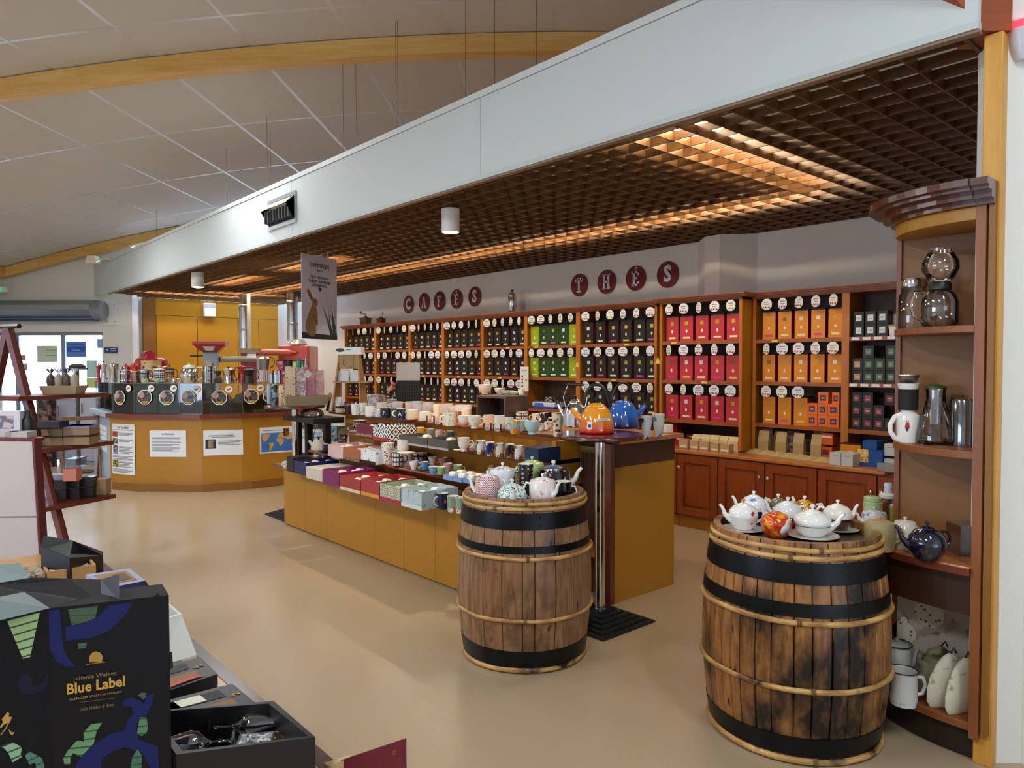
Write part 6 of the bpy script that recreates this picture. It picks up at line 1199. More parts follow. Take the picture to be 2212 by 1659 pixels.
# left end: cups, cardboard box, red hose machine
for k in range(3): lobj(215+5*k,800,9,34,[(0,0),(.7,0),(1,1),(.9,1),(.6,.1)],WHITE,f'stack of white paper cups by the cardboard box, {["left","middle","right"][k]}','cup','paper_cup',off=.15)
P=pl(252,800,10)[0]; o=MB().box(-.17,.17,-.1,.1,0,.36).build('cardboard_box',CARD,rz=IMG(0)+.4,bevel=.003); o.location=(P.x+fh.x*.3,P.y+fh.y*.3,zg-.02); o.location.z=1.293; tag(o,'open cardboard box on the glass case at the left','box')
cr=thing('hose_machine','glossy red coiled hose machine standing behind the counter','machine',(0,0,0)); P=C0+fH*11.2+rH*((328-CX)/FPX*11.2); cr.location=(P.x,P.y,0)
for k,(zz,rr,r2) in enumerate(((1.32,.2,.055),(1.44,.24,.06),(1.55,.2,.07))):
    m=MB(); m.tube([(rr*math.cos(a),rr*.8*math.sin(a),zz+.01*math.sin(3*a)) for a in [2*PI*i/28 for i in range(29)]],r2,10); m.build('hose_coil',REDM,cr,smooth=60)
m=MB(); m.lathe([(0,0),(.22,0),(.22,1.1),(.18,1.28),(0,1.28)],20); m.build('tank',REDM,cr,smooth=40); m=MB(); m.lathe([(0,-.1),(.075,-.1),(.075,.1),(0,.1)],14,mat=Matrix.Translation((0,-.05,1.66))@Matrix.Rotation(PI/2,4,'Y')); m.tube([(.1,-.1,1.66),(.16,-.15,1.6),(.2,-.18,1.4)],.012,6); m.build('nozzle',REDM,cr,smooth=50)
# grinder with red funnel hopper
D=11.0; P=C0+fH*D+rH*((457-CX)/FPX*D); gd=thing('coffee_grinder','large grey floor coffee grinder with square red funnel hopper','grinder',(P.x,P.y,0),IMG(0)+.25)
GREYP=M('8e9aa6',.35,coat=.3,name='grey_hammer_paint'); k_=D/FPX; Z=lambda y:C0.z+(785-y)*k_
def frust(m,x0,z0,x1,z1,mt=0): m.add([(-x0,-x0,z0),(x0,-x0,z0),(x0,x0,z0),(-x0,x0,z0),(-x1,-x1,z1),(x1,-x1,z1),(x1,x1,z1),(-x1,x1,z1)],[(3,2,1,0),(4,5,6,7),(0,1,5,4),(1,2,6,5),(2,3,7,6),(3,0,4,7)],mt)
m=MB(); frust(m,14*k_,Z(761),33*k_,Z(744)); m.build('hopper',REDM,gd); m=MB(); frust(m,33*k_,Z(744)+.001,33*k_,Z(738)); m.build('hopper_rim',M('a83040',.3),gd)
for a in range(4):
    m=MB(); zc,w_=(Z(753)),9*k_; m.add([(-w_*.8,0,-.03),(w_*.8,0,-.03),(w_*1.4,-.045,.035),(-w_*1.4,-.045,.035)],[(0,1,2,3)]); o=m.build('hopper_window',M('d0d4cc',.2),gd); o.rotation_euler=(0,0,a*PI/2); o.location=(math.sin(a*PI/2)*23.5*k_*1.02,-math.cos(a*PI/2)*23.5*k_*1.02,zc)
m=MB(); frust(m,13*k_,Z(800),15*k_,Z(761)); frust(m,17*k_,0,17*k_,Z(800)); m.build('body',GREYP,gd,bevel=.006); m=MB(); m.lathe([(0,0),(.03,0),(.03,.03),(0,.035)],14,mat=Matrix.Translation((0,-15*k_,Z(785)))@Matrix.Rotation(PI/2,4,'X')); m.build('button',GREYP,gd,smooth=40)
m=MB(); m.tube([(-.1,-.05,Z(768)),(-.28,-.1,Z(768))],.014,8); m.build('lever',DGREY,gd)
m=MB(); m.tube([(.12,.0,Z(776)),(.62,.2,Z(775))],.045,12); m.build('outlet_pipe',M('9aa0a0',.3,.5),gd,smooth=50)
# roasting machine behind: square hopper box, red drum, chrome ducts
D=11.6; k_=D/FPX; P=C0+fH*D+rH*((540-CX)/FPX*D); bg_=thing('bean_silo','square steel bean silo with red side and white label plate','machine',(P.x,P.y,0),IMG(0)+.2)
m=MB(); frust(m,16*k_,Z(830),16*k_,C0.z+(785-762)*k_); m.build('body',M('7a2438',.3,coat=.4),bg_); m=MB(); frust(m,17*k_,C0.z+(785-762)*k_+.001,23*k_*.95,C0.z+(785-753)*k_); m.build('rim',STEEL,bg_); m=MB(); m.box(-3*k_,15*k_,-16.4*k_,-16.05*k_,C0.z+(785-779)*k_,C0.z+(785-764)*k_); m.build('label_plate',PAPER,bg_)
D=12.4; k_=D/FPX; P=C0+fH*D+rH*((645-CX)/FPX*D); rm=thing('coffee_roaster','orange-red drum coffee roaster with long horizontal cooling pipe','machine',(P.x,P.y,0),IMG(0)); ORM=M('b8381e',.3,coat=.4,name='orange_red_paint')
z_=lambda y:C0.z+(785-y)*k_
m=MB(); m.box(-36*k_,30*k_,-.2,.4,0,z_(747)); m.build('drum_housing',ORM,rm,bevel=.03)
m=MB(); m.tube([(-75*k_,-.3,z_(762)),(-10*k_,-.3,z_(762)),(6*k_,-.3,z_(762))],[6.5*k_,6.5*k_,1.5*k_],16); m.build('cooling_pipe',M('c05a48',.3,coat=.3),rm,smooth=50)
m=MB(); m.lathe([(0,z_(748)),(13*k_,z_(747)),(20*k_,z_(744)),(13*k_,z_(735)),(13*k_,z_(733)),(0,z_(733))],20); m.build('collar',M('c8ccc8',.3,.3),rm,smooth=40)
for px,D,nm,wr,yb_ in ((530,12.9,'left polished chrome duct rising through the grille',12.5,752),(633,12.4,'right polished chrome duct above the red roaster',11.5,736)):
    k_=D/FPX; P=C0+fH*D+rH*((px-CX)/FPX*D); t=thing('flue_duct',nm,'duct',(P.x,P.y,0)); m=MB(); zz0=C0.z+(785-yb_)*k_; m.tube([(0,0,zz0),(0,0,3.2)],wr*k_,24); m.build('pipe',CHROME,t,smooth=40)
    for f in (.35,.8): m=MB(); zc=zz0+(2.74-zz0)*f; m.lathe([(wr*k_*1.0,zc-.02),(wr*k_*1.05,zc-.01),(wr*k_*1.05,zc+.01),(wr*k_,zc+.02)],24); m.build('duct_joint',STEEL,t,smooth=40)
    if px==530: m=MB(); m.tube([(.19,0,0),(.19,0,3.2)],.03,10); m.tube([(0,0,0),(0,0,zz0)],.05,10); m.build('side_pipe',M('d8d4c8',.3),t,smooth=40)
# black trestle left of the island with engagement posters behind it
tr=thing('black_frame_stand','black wooden frame stand between the counter and the island','stand',(0,0,0)); P=AZ(645,1000,.56); D=7.9; BK=M('120e10',.5)
def fz(px,py,D): P=C0+fH*D+rH*((px-CX)/FPX*D); return Vector((P.x,P.y,C0.z+(785-py)*D/FPX))
a=fz(643,895,7.5); b=fz(705,893,7.0); 
for q in (a,a.lerp(b,.38),b): m=MB(); m.box(-.03,.03,-.03,.03,0,q.z-.05); o=m.build('upright',BK,tr); o.location=(q.x,q.y,0)
d=b-a; m=MB(); m.box(0,Vector((d.x,d.y,0)).length+.05,-.16,.16,a.z-.05,a.z); o=m.build('top_board',BK,tr); o.location=(a.x,a.y,0); o.rotation_euler=(0,0,math.atan2(d.y,d.x))
m=MB(); m.box(0,Vector((d.x,d.y,0)).length,-.02,.02,.5,.56); o=m.build('cross_bar',BK,tr); o.location=(a.x,a.y,0); o.rotation_euler=(0,0,math.atan2(d.y,d.x))
for k,(x0,x1) in enumerate(((652,669),(677,699))):
    q=fz((x0+x1)/2,978,8.3); w_=(x1-x0)*8.3/FPX*.62; hh_=75*8.3/FPX; t=thing('standing_poster',f'white upright poster with blue lettering seen through the black frame, {"left" if k==0 else "right"}','poster',(q.x,q.y,q.z),IMG(0)); m=MB(); m.box(-w_,w_,-.004,.004,0,hh_); m.build('paper',PAPER,t); m=MB(); m.box(-w_,w_,-.006,-.004,hh_*.68,hh_); m.build('picture',pat('blotch','3a3430','a08870','5a5046',scale=18),t)
    text('ICI,\nENGAGÉ' if k==0 else 'JE SUIS LE\nBONHEUR',.05 if k==0 else .04,M('3a8ac8',.5),t,(0,-.006,hh_*.5)); t.location.z=0; 
    for ch in t.children: ch.location.z+=q.z
    m=MB(); m.box(-.03,.03,-.004,.004,0,q.z); m.build('support',DGREY,t)
    if k: m=MB(); m.lathe([(0,0),(.05,0)],16,mat=Matrix.Translation((.03,-.007,q.z+hh_*.85))@Matrix.Rotation(PI/2,4,'X')); m.build('round_mark',M('1c2c3c',.5),t)
q=fz(673,886,7.2); o=MB().lathe([(0,0),(.09,0),(.12,.015),(.11,.05),(.08,.07),(0,.07)],20).build('wrapped_dish',glass('e8f0f4',.1,.5),smooth=50); o.location=(q.x,q.y,a.z+.001); tag(o,'dish wrapped in clear film on the black frame stand','dish')
# things on the left bar table
zt2=Z2+.001
def tube_jar(px,py,w_,h_,mat,label): return lobj(px,py,w_,h_,[(0,0),(.9,0),(.95,.03),(.95,.93),(.9,.95),(.9,1),(0,1)],mat,label,'biscuit tube','biscuit_tube',z=zt2,parts=(('lid',[(0,.97),(.95,.97),(.95,1.03),(0,1.04)],GLS),))
tube_jar(581,873,11,43,M('9ab4c0',.3),'pale blue biscuit tube at the left edge of the far bar table'); tube_jar(591,875,14,44,pat('blotch','1c2024','7a98ac',scale=24,rough=.2),'black and blue patterned biscuit tube'); tube_jar(609,876,19,44,pat('spots','d2b694','5a2c24',scale=34),'beige biscuit tube with brown specks, on the far bar table top'); tube_jar(624,872,12,42,M('2a2228',.3),'dark biscuit tube behind the kraft box')
P,r,D=setat(634,877,20,zt2); kb=D/FPX; kr=thing('kraft_tray','long kraft tray with cross printed end holding biscuit bags','box',(P.x,P.y,zt2),IMG(0)+.5)
m=MB(); L=.42; m.box(-.1,.32,-.06,.06,0,.1); m.build('tray',M('a08c6c',.6),kr,bevel=.002)
for k in range(2): m=MB(); m.tube([(-.1012,-.04+.08*k,.02),(-.1012,.04-.08*k,.08)],.003,4); m.build('printed_cross',M('d8ccae',.6),kr)
for k,(dx_,hh_,c,c2,nm) in enumerate(((-.04,.35,'d2b694','5a3a30','beige tall biscuit bag with brown specks'),(.06,.33,'a08a90','d0c0c4','grey-violet floral biscuit bag'),(.15,.33,'a88890','c85a80','pink floral biscuit bag'),(.24,.31,'c09890','d0a8a0','pale pink biscuit bag'))):
    q=on(P,dx_,-.0,.1,IMG(0)+.5); q.z=zt2+.1012; bag(q,.1,hh_-.06,pat('spots' if k==0 else 'blotch',c,c2,scale=36,rough=.3),None,nm+' in the kraft tray',IMG(0)+.2,d=.06,name='biscuit_bag')
for k,(x,y) in enumerate(((623,804),(665,808))): q=fz(x,y,6.95); o=MB().box(-.03,.03,-.001,.001,-.03,.03).build('paper_tag',M('c8bea4',.6)); o.location=q; o.rotation_euler=(0,.7*k,IMG(0)); tag(o,f'small kraft paper tag on the biscuit bags, {["left","right tilted"][k]}','tag')
for k,(x,c) in enumerate(((646,'2a8a6a'),(661,'d8dce0'))): q=fz(x,788,7.1); o=MB().lathe([(0,-.05),(.025,-.05),(.028,-.01),(.01,.03),(.012,.05),(0,.05)],14).build('ribbon_top',glass(c,.1,.6) if k else M(c,.3),smooth=50); o.location=(q.x,q.y,q.z); o.location.z=zt2+.43; tag(o,f'{"green" if not k else "white"} cellophane top of a biscuit bag','bag top')
# ---------------- corner cabinet with rounded shelves (right)
XR,YP,YFc=-.90,3.40,3.10
cc=thing('corner_cabinet','tall brown corner cabinet with rounded open shelves beside the pine post','cabinet',(0,0,0))
BR=M('8a5c28',.5,var=.08,vs=22,name='brown_cabinet_board'); BRE=wood('7a4420','96582c','Z',1,.4,name='brown_cabinet_edge')
zc=lambda y:(lambda P:C0.z+ray(2080,y).z*math.hypot(P.x,P.y)/math.hypot(ray(2080,y).x,ray(2080,y).y))(Vector((XR,YFc+.0,0)))
ztop=zc(448); zs=[zc(1560),zc(1222),zc(975),zc(702)]
a_u=XR-AY(1942,600,YP).x; a_l=.53; b_=YP-YFc
ZLW=zs[1]-.0
m=MB(); m.box(XR-a_u,XR,YP,YP+.02,.1,ztop); m.build('back_panel',BR,cc)
m=MB(); m.box(XR-a_u-.006,XR-a_u+.014,YP-.012,YP+.02,.1,ztop); m.build('panel_edge',BRE,cc)
m=MB(); m.box(XR-a_l,XR-a_u-.007,YP+.35,YP+.37,.1,ZLW-.02); m.box(XR-a_u-.02,XR-a_u-.006,YP+.021,YP+.35,.1,ZLW-.02); m.build('lower_panel',MDFD,cc)
m=MB(); m.box(XR+.012,XR+.032,YFc+.02,YP+.4,.1,ztop); m.box(XR-.0,XR+.032,YFc-.004,YFc+.02,.1,ztop); m.build('side_stile',BRE,cc)
m=MB(); m.box(XR+.04,XR+.06,YFc-.0,YP+.5,.12,ztop-.0); m.build('side_panel',MDFD,cc)
def qell(a,b,n=16,x0=XR,y0=YP): return [(x0,y0)]+[(x0-a*math.sin(PI/2*i/n),y0-b*math.cos(PI/2*i/n)) for i in range(n+1)]
def shelfq(a,b,z0,z1,mat,nm,ext=0):
    p=qell(a,b)
    if ext: p=[(XR,YP)]+p[1:]+[(XR-a,YP+ext),(XR-a_u-.02,YP+ext),(XR-a_u-.02,YP)]
    m=MB(); m.prism(p,z0,z1); return m.build(nm,mat,cc,bevel=.003)
shelfq(a_l,b_,zs[0]-.03,zs[0],BRE,'bottom_shelf',.35); shelfq(a_l,b_+.02,zs[1]-.03,zs[1],TOPW,'middle_shelf',.35)
m=MB(); m.prism(qell(a_l+.006,b_+.028),zs[1]-.032,zs[1]-.006); m.build('shelf_edging',EDGE,cc)
shelfq(a_u,b_,zs[2]-.03,zs[2],BRE,'shelf'); shelfq(a_u,b_,zs[3]-.028,zs[3],BRE,'shelf')
shelfq(a_u,b_,ztop-.05,ztop,MDF,'top_valance')
for k,(dr,z0,z1) in enumerate(((.02,ztop,ztop+.02),(.05,ztop+.02,ztop+.045),(.085,ztop+.045,ztop+.06),(.105,ztop+.06,ztop+.085))): m=MB(); m.prism(qell(a_u+dr,b_+dr),z0,z1); m.box(XR,XR+.06,YFc-dr*.9,YP,z0,z1); m.build('crown_moulding',wood('3e1c10','5e2c18','X',1,.25,name='dark_crown_wood',coat=.4),cc)
m=MB(); m.prism(qell(a_l-.08,b_-.05),0,.115); m.prism([(XR-a_l+.08,YP),(XR-a_u,YP),(XR-a_u,YP+.35),(XR-a_l+.08,YP+.35)],0,.1); m.build('plinth',M('2a1a10',.6),cc)
m=MB(); m.prism(qell(a_l-.02,b_-.04),zs[1]-.2,zs[1]-.034); m.build('apron',M('3c2010',.5),cc)
GP=pat('blotch','c8bcb0','a89a8e','8a6a5a',scale=9,thr=.55,rough=.6,coat=0); zbp=zc(1345)
t=thing('poster','pale poster printed with teapots at the back of the lowest corner shelf','poster',(0,YP-.006,0)); m=MB(); m.box(XR-a_u+.01,XR-.02,-.004,0,zs[0]+.02,zbp); m.build('paper',GP,t)
for x,z,s in ((-1.14,zbp-.09,.06),(-1.24,zbp-.2,.05)): m=MB(); m.lathe([(0,0),(s,0)],16,mat=Matrix.Translation((x,-.006,z))@Matrix.Rotation(PI/2,4,'X')); m.lathe([(0,0),(s*.3,0)],10,mat=Matrix.Translation((x,-.0062,z+s*1.1))@Matrix.Rotation(PI/2,4,'X')); m.build('printed_teapot',pat('spots','e6ded2','7a4a44',scale=50,rough=.6),t)
# goods on it
def cP(px,py,z,back=0): P=AZ(px,py,z); return P+fh*back
zq=zs[3]+.001
t,P,r,h=lobj(1984,711,58,104,[(0,0),(.95,0),(1,.05),(1,.7),(.72,.82),(.72,.9)],GLS,'clear glass pitcher with steel collar on the top rounded shelf','pitcher','glass_pitcher',z=zq,parts=(('steel_collar',[(.74,.88),(.8,.89),(.8,1.0),(.72,1.07),(0,1.08)],CHROME),('glass_base',[(0,.01),(.9,.01),(.9,.03),(0,.03)],GLS)))
t,P,r,h=lobj(2047,706,74,90,[(0,0),(.8,0),(1,.1),(1,.62),(.85,.82),(.55,.92)],glass('b8b0a8',.08,.5),'clear vacuum coffee maker with black collar on the top rounded shelf','vacuum coffee maker','vacuum_coffee_maker',z=zq,parts=(('collar',[(.55,.9),(.62,.92),(.6,1.06),(.5,1.12),(0,1.12)],BLACK),('upper_globe',[(.5,1.12),(.75,1.2),(1,1.42),(.98,1.6),(.7,1.82),(.64,1.84),(.66,1.92),(.7,1.93)],GLS)),hand=180,hm=GLS)
zq=zs[2]+.001
t,P,r,h=lobj(1971,957,48,118,[(0,0),(.86,0),(.9,.03),(1,.42),(.98,.5),(.62,.56),(.6,.6)],PORC,'white ceramic pour-over jug with black neck sleeve on the rounded shelf','coffee jug','pour_over_jug',z=zq,parts=(('neck_sleeve',[(.78,.6),(.82,.6),(.84,.98),(.8,.98)],M('121214',.7)),('neck_rim',[(.8,.98),(.95,1.09),(.9,1.09),(.7,.98)],PORC),('steel_cone',[(.3,.98),(.9,1.22),(.96,1.23),(.94,1.25),(0,1.25)],STEEL)))
a=IMG(180); m=MB(); m.tube([(math.cos(a)*r*x,math.sin(a)*r*x,h*y) for x,y in ((.6,.52),(1.2,.47),(1.6,.33),(1.6,.2),(1.2,.08),(.85,.04))],r*.16,10,flat=1.4); m.build('handle',PORC,t,smooth=60)
b=IMG(-95); m=MB(); m.lathe([(0,0),(.006,0)],8,0,Matrix.Translation((0,-.0,.03))@Matrix.Rotation(PI/2,4,'X')); m.add([(-.006,-.0005,.024),(.006,-.0005,.024),(.009,-.0005,0),(-.009,-.0005,0)],[(0,3,2,1)],1); m.add([(-.004,-.0005,0),(.004,-.0005,0),(.003,-.0005,-.012),(-.003,-.0005,-.012)],[(0,3,2,1)],2); o=m.build('printed_figure',[M('8a5a44',.5),M('b01e30',.4),BLACK],t); o.location=((r*.99)*math.cos(b-.45),(r*.99)*math.sin(b-.45),h*.27); o.rotation_euler=(0,0,b-.45+PI/2)
t,P,r,h=lobj(2038,962,76,124,[(0,0),(.8,0),(1,.08),(.98,.2),(.6,.65),(.5,.78),(.52,.98),(.58,1.0)],GLS,'conical clear glass carafe with green lid on the rounded shelf','carafe','glass_carafe',z=zq,parts=(('green_lid',[(.56,.98),(.55,1.02),(.2,1.06),(0,1.06)],M('2c5a20',.3)),('filter_insert',[(.38,.95),(.34,.35),(0,.33)],glass('c8d0d4',.1,.6))),hand=0,hm=GLS)
P=cP(2075,948,zq,.06); o=MB().lathe([(0,0),(.055,0),(.055,.18),(.05,.19),(0,.19)],20).build('canister',glass('8a94a4',.1,.6),smooth=40); o.location=(XR-.04-.055,YP-.085,zq); tag(o,'clear canister with dark rim half hidden by the cabinet stile','canister')
P=AZ(2060,935,zq+.03); o=MB().box(-.05,.05,-.001,.001,0,.045).build('printed_card',pat('blotch','dcc88a','a88ab0','e8e0d0',scale=40,rough=.6)); o.location=(XR-.09,YP-.03,zq+.045); tag(o,'small yellow printed card leaning behind the glass carafe','card'); o.location.z=zq
zq=zs[1]+.001
teapot(1912,1193,62,66,zq,M('9a8a5e',.5),'khaki stoneware teapot with wooden lid on the middle corner shelf',None,-20,'drum',lm=M('b08a5c',.5),knob=M('b08a5c',.5),big=.3)
teapot(1967,1190,58,62,zq,M('cfc8ba',.2,coat=.4),'white enamel teapot with flared knob on the middle corner shelf',None,-60,'barrel')
teapot(2020,1216,78,76,zq,M('0c0e26',.1,coat=.8),'round dark blue glossy teapot on the middle corner shelf',160,10,'round')
o=MB().box(-.06,.06,-.05,.05,0,.12).build('grey_container',glass('8c8c84',.2,.8),rz=IMG(0)); o.location=(XR-.075,YP-.09,zq); tag(o,'grey translucent container behind the blue teapot','container')
teapot(1898,1150,50,44,zq,pat('blotch','e4e6ea','7a8ab0',scale=50,thr=.62),'white teapot with blue sprigs behind the khaki teapot',175,None,'drum',sm=PORC)
for (x,y,w_,h_,c,nm,cat,lidc) in ((1885,1140,38,68,'b4cc9a','tall pale green tin with rim','tin',None),(1898,1130,36,52,'a85a24','terracotta lidded jar','jar','b06a34'),(1917,1130,36,64,'c8d4d4','clear glass preserving jar','jar','dfe4e4'),(1930,1135,16,46,'98a428','jar with green filling at the cabinet edge','jar','d8dcd8'),(1931,1120,18,82,'c4c4d4','tall lilac capped jar at the cabinet edge','jar','c8c8dc')):
    P=AZ(x,y,zq); P=Vector((min(P.x,XR-a_u-.05),min(P.y,YP+.3),0)); D=DP((P.x,P.y,1)); r=w_/2*D/FPX; h=h_*D/FPX
    t=thing('storage_jar',nm+' on the corner shelf behind the larger barrel',cat,(P.x,P.y,zq)); m=MB(); m.lathe([(0,0),(r,0),(r,h*.82),(r*.85,h*.86),(r*.85,h*.88)],20); m.build('body',M(c,.3,coat=.3) if 'clear' not in nm else GLS,t,smooth=40); m=MB(); m.lathe([(0,h*.86),(r*.95,h*.87),(r*.95,h*.98),(r*.8,h),(0,h)],20); m.build('lid',M(lidc or c,.3),t,smooth=40)
P=AZ(1863,1075,zq+.05); t=thing('dog_bowl_mug','pink handled mug with black spots behind the barrel','mug',(XR-a_l+.07,YP+.32,zq)); m=MB(); m.lathe(prof_cup('mug',.035,.06)[0],18); m.build('body',pat('spots','e8b0c0','141418',scale=50),t,smooth=40); m=MB(); m.tube([(-.034,0,.05),(-.06,0,.05),(-.06,0,.02),(-.034,0,.015)],.006,8); m.build('handle',M('e890a8',.3),t,smooth=60)
zq=zs[0]+.001
ENM=M('c8c8c4',.2,coat=.4,name='white_enamel')
P,r,D=setat(1963,1530,56,zq); h=74*D/FPX; o=MB().lathe([(0,0),(r*.93,0),(r*.93,h*.12),(r,h*.14),(r*.97,h*.96),(r*1.03,h),(r*.95,h*.97),(r*.93,h*.05),(0,h*.04)],28).build('enamel_mug',ENM,smooth=35); o.location=P; tag(o,'white enamel mug with black rim on the lowest corner shelf','mug'); o.location=(P.x,P.y,zq)
m=MB(); m.tube([(r*1.02*math.cos(a),r*1.02*math.sin(a),h) for a in [2*PI*i/28 for i in range(29)]],.0025,6); m.build('rim',BLACK,o); a=IMG(0); m=MB(); m.tube([(math.cos(a)*x*r,math.sin(a)*x*r,z*h) for x,z in ((.95,.8),(1.5,.78),(1.75,.55),(1.5,.3),(.95,.25))],.006,8,flat=1.4); m.build('handle',ENM,o,smooth=60)
t=teapot(0,0,0,0,zq,ENM,'tall white enamel coffee pot with curved spout behind the enamel mug',0,180,'cyl',P=Vector((XR-.34,YP-.09,0)),r=.062,h=.16,spl=.8,name='coffee_pot',cat='coffee pot')
m=MB(); m.tube([(.0605*math.cos(a),.0605*math.sin(a),.154) for a in [2*PI*i/28 for i in range(29)]],.0025,6); m.build('rim',BLACK,t)
t=teapot(0,0,0,0,zq,M('a4a298',.25,coat=.3),'grey-white enamel pot half hidden by the oven gloves',180,None,'cyl',P=Vector((XR-.17,YP-.08,0)),r=.06,h=.17,spl=.8,name='coffee_pot',cat='coffee pot')
GL=pat('blotch','d0ccb8','5a5440','8a7a4a',scale=13,thr=.63,rough=.8,coat=0); GLG=pat('blotch','7a7a56','3c3a2a','5a5a3c',scale=12,thr=.56,rough=.8,coat=0)
for k,(dx_,dy,rz,mt,nm) in enumerate(((-.175,-.16,.5,GLG,'olive quilted oven glove with leaves, rear one'),(-.115,-.22,.95,GL,'cream quilted oven glove with bird print, front left'),(-.055,-.23,1.15,GL,'cream quilted oven glove with bird print, beside the stile'))):
    m=MB(); n=12; L=[]
    prof=[(.0,.055,.012),(.03,.07,.022),(.08,.072,.026),(.14,.066,.024),(.19,.05,.02),(.225,.03,.014),(.24,.01,.006)]
    for z,hw,th in prof: L+=[(hw*math.cos(2*PI*i/n)+.03*(z/.24)**2,th*math.sin(2*PI*i/n),z) for i in range(n)]
    m.add(L,[(j*n+i,j*n+(i+1)%n,(j+1)*n+(i+1)%n,(j+1)*n+i) for j in range(len(prof)-1) for i in range(n)]+[tuple(range(n-1,-1,-1)),tuple((len(prof)-1)*n+i for i in range(n))])
    o=m.build('oven_glove',mt,rz=rz,smooth=60); o.location=(XR+dx_,YP+dy,zq); o.scale=(1,1,.88); tag(o,nm,'oven glove'); m=MB(); m.tube([(.03,0,.24),(.045,0,.265),(.055,0,.24)],.004,6); m.build('hanging_loop',BLACK,o)
# ---------------- goods on the base cabinet worktop
zw=.7208
def wb(pa,pb,py,hpx,dep,mat,label,cat='box',name='box',z=zw,yy=None,lab=None,kind='box',bev=.0015):
    Y=AZ((pa+pb)/2,py,z).y if yy is None else yy; xa,xb=AY(pa,py,Y).x,AY(pb,py,Y).x; D=DP(((xa+xb)/2,Y,z)); h=hpx*D/FPX; w_=xb-xa-.001
    if kind=='gable':
        m=MB(); m.add([(-w_/2,0,0),(w_/2,0,0),(w_/2,dep,0),(-w_/2,dep,0),(-w_/2,0,h*.72),(w_/2,0,h*.72),(w_/2,dep,h*.72),(-w_/2,dep,h*.72),(-w_/2,dep*.45,h),(w_/2,dep*.45,h),(w_/2,dep*.55,h),(-w_/2,dep*.55,h)],[(3,2,1,0),(0,1,5,4),(2,3,7,6),(4,5,9,8),(6,7,11,10),(8,9,10,11),(0,4,8,11,7,3),(1,2,6,10,9,5)]); o=m.build(name,mat)
    else: m=MB(); m.box(-w_/2,w_/2,0,dep,0,h); o=m.build(name,mat,bevel=bev)
    o.location=((xa+xb)/2,Y,z); tag(o,label,cat)
    if lab: m=MB(); m.box(-w_*lab[1]/2,w_*lab[1]/2,-.0015,-.0001,h*lab[2],h*lab[3]); m.build('paper_label',M(lab[0],.5),o)
    return o
KR=M('c4a474',.6,var=.04,vs=30,name='kraft_box'); BEI=M('dcc494',.6,name='beige_card')
for k,(a_,b_x,py) in enumerate(((1466,1485,968),(1489.5,1508.5,970),(1510,1530,972.5),(1533.6,1552,975),(1554,1575,977.5))): wb(a_,b_x,py,18,.09,KR,f'small square kraft box with white label, {ORD[k]} of five in front of the beige bags',lab=('e8e4d8',.7,.1,.35),group=None) if 0 else wb(a_,b_x,py,18,.09,KR,f'small square kraft box with white label, {ORD[k]} of five in front of the beige bags',lab=('e8e4d8',.7,.1,.35))
for k,(a_,b_x,tp) in enumerate(((1493.6,1511.5,931),(1512.5,1531.5,932),(1532.5,1552,933),(1553,1571,935),(1572,1594,937))): 
    o=wb(a_,b_x,960+2.2*k,(961+2.2*k)-tp,.07,BEI,f'beige gable top tea bag with pale blue label, {ORD[k]} of five',cat='bag',name='gable_bag',kind='gable',yy=5.80,lab=('dfe6ee',.5,.08,.4))
for k,(a_,b_x,py,hp,y_,nm) in enumerate(((1437,1461,952,46,5.95,'tall red box behind the island corner'),(1452,1492,957,18,5.88,'flat red tea carton with white print'),(1483,1508,943,22,6.0,'small red tea carton stacked behind the beige bags'))): wb(a_,b_x,py,hp,.1,M('b4182e',.35,coat=.3),nm,yy=y_,lab=('e8d8d8',.5,.7,.9) if k else None)
POU=[(1602,1633,973,52,'9ac04a','c8c4bc'),(1638,1668,976,50,'c85a9a','4a2a24'),(1673,1696,978,46,'c83a8a','a89a7a'),(1699,1727,979,46,'b04a8a','8a6a4a'),(1727,1740,976,44,'b04a8a','7a5a4a'),(1741,1757,979,42,'c84a7a','a08060'),(1758,1789,984,52,'b8a888','d8d4c8')]
for k,(a_,b_x,py,hp,c1,c2) in enumerate(POU):
    Y=AZ((a_+b_x)/2,py,zw).y+.04; xa,xb=AY(a_,py,Y).x,AY(b_x,py,Y).x; D=DP(((xa+xb)/2,Y,zw)); h=hp*D/FPX; b=bag(Vector(((xa+xb)/2,Y,zw)),xb-xa,h,M('b49a6c',.45,var=.05,vs=20,name='kraft_pouch'),None,f'standing kraft tea pouch with window and label, {ORD[k]} of seven from the left',0,name='tea_pouch',d=.06,win=c2)
    m=MB(); w_=(xb-xa); m.add([(-w_*.28,-.0335,h*.5),(w_*.28,-.0335,h*.5),(w_*.28,-.0325,h*.56),(-w_*.28,-.0325,h*.56)],[(0,1,2,3)]); m.build('label_stripe',M(c1,.5),b)
    m=MB(); m.tube([(-w_*.3,-.012,h*.9),(w_*.3,-.012,h*.9)],.003,6); m.build('zip_closure',SIL,b)
for k in range(4): 
    a_,b_x=(1640+38*k,1662+38*k); Y=5.98; xa,xb=AY(a_,960,Y).x,AY(b_x,960,Y).x; bag(Vector(((xa+xb)/2,Y,zw)),xb-xa,.2,M('b49a6c',.45,var=.05,vs=20,name='kraft_pouch'),None,f'kraft tea pouch in the back row, {ORD[k]} of four',0,name='tea_pouch',d=.05)
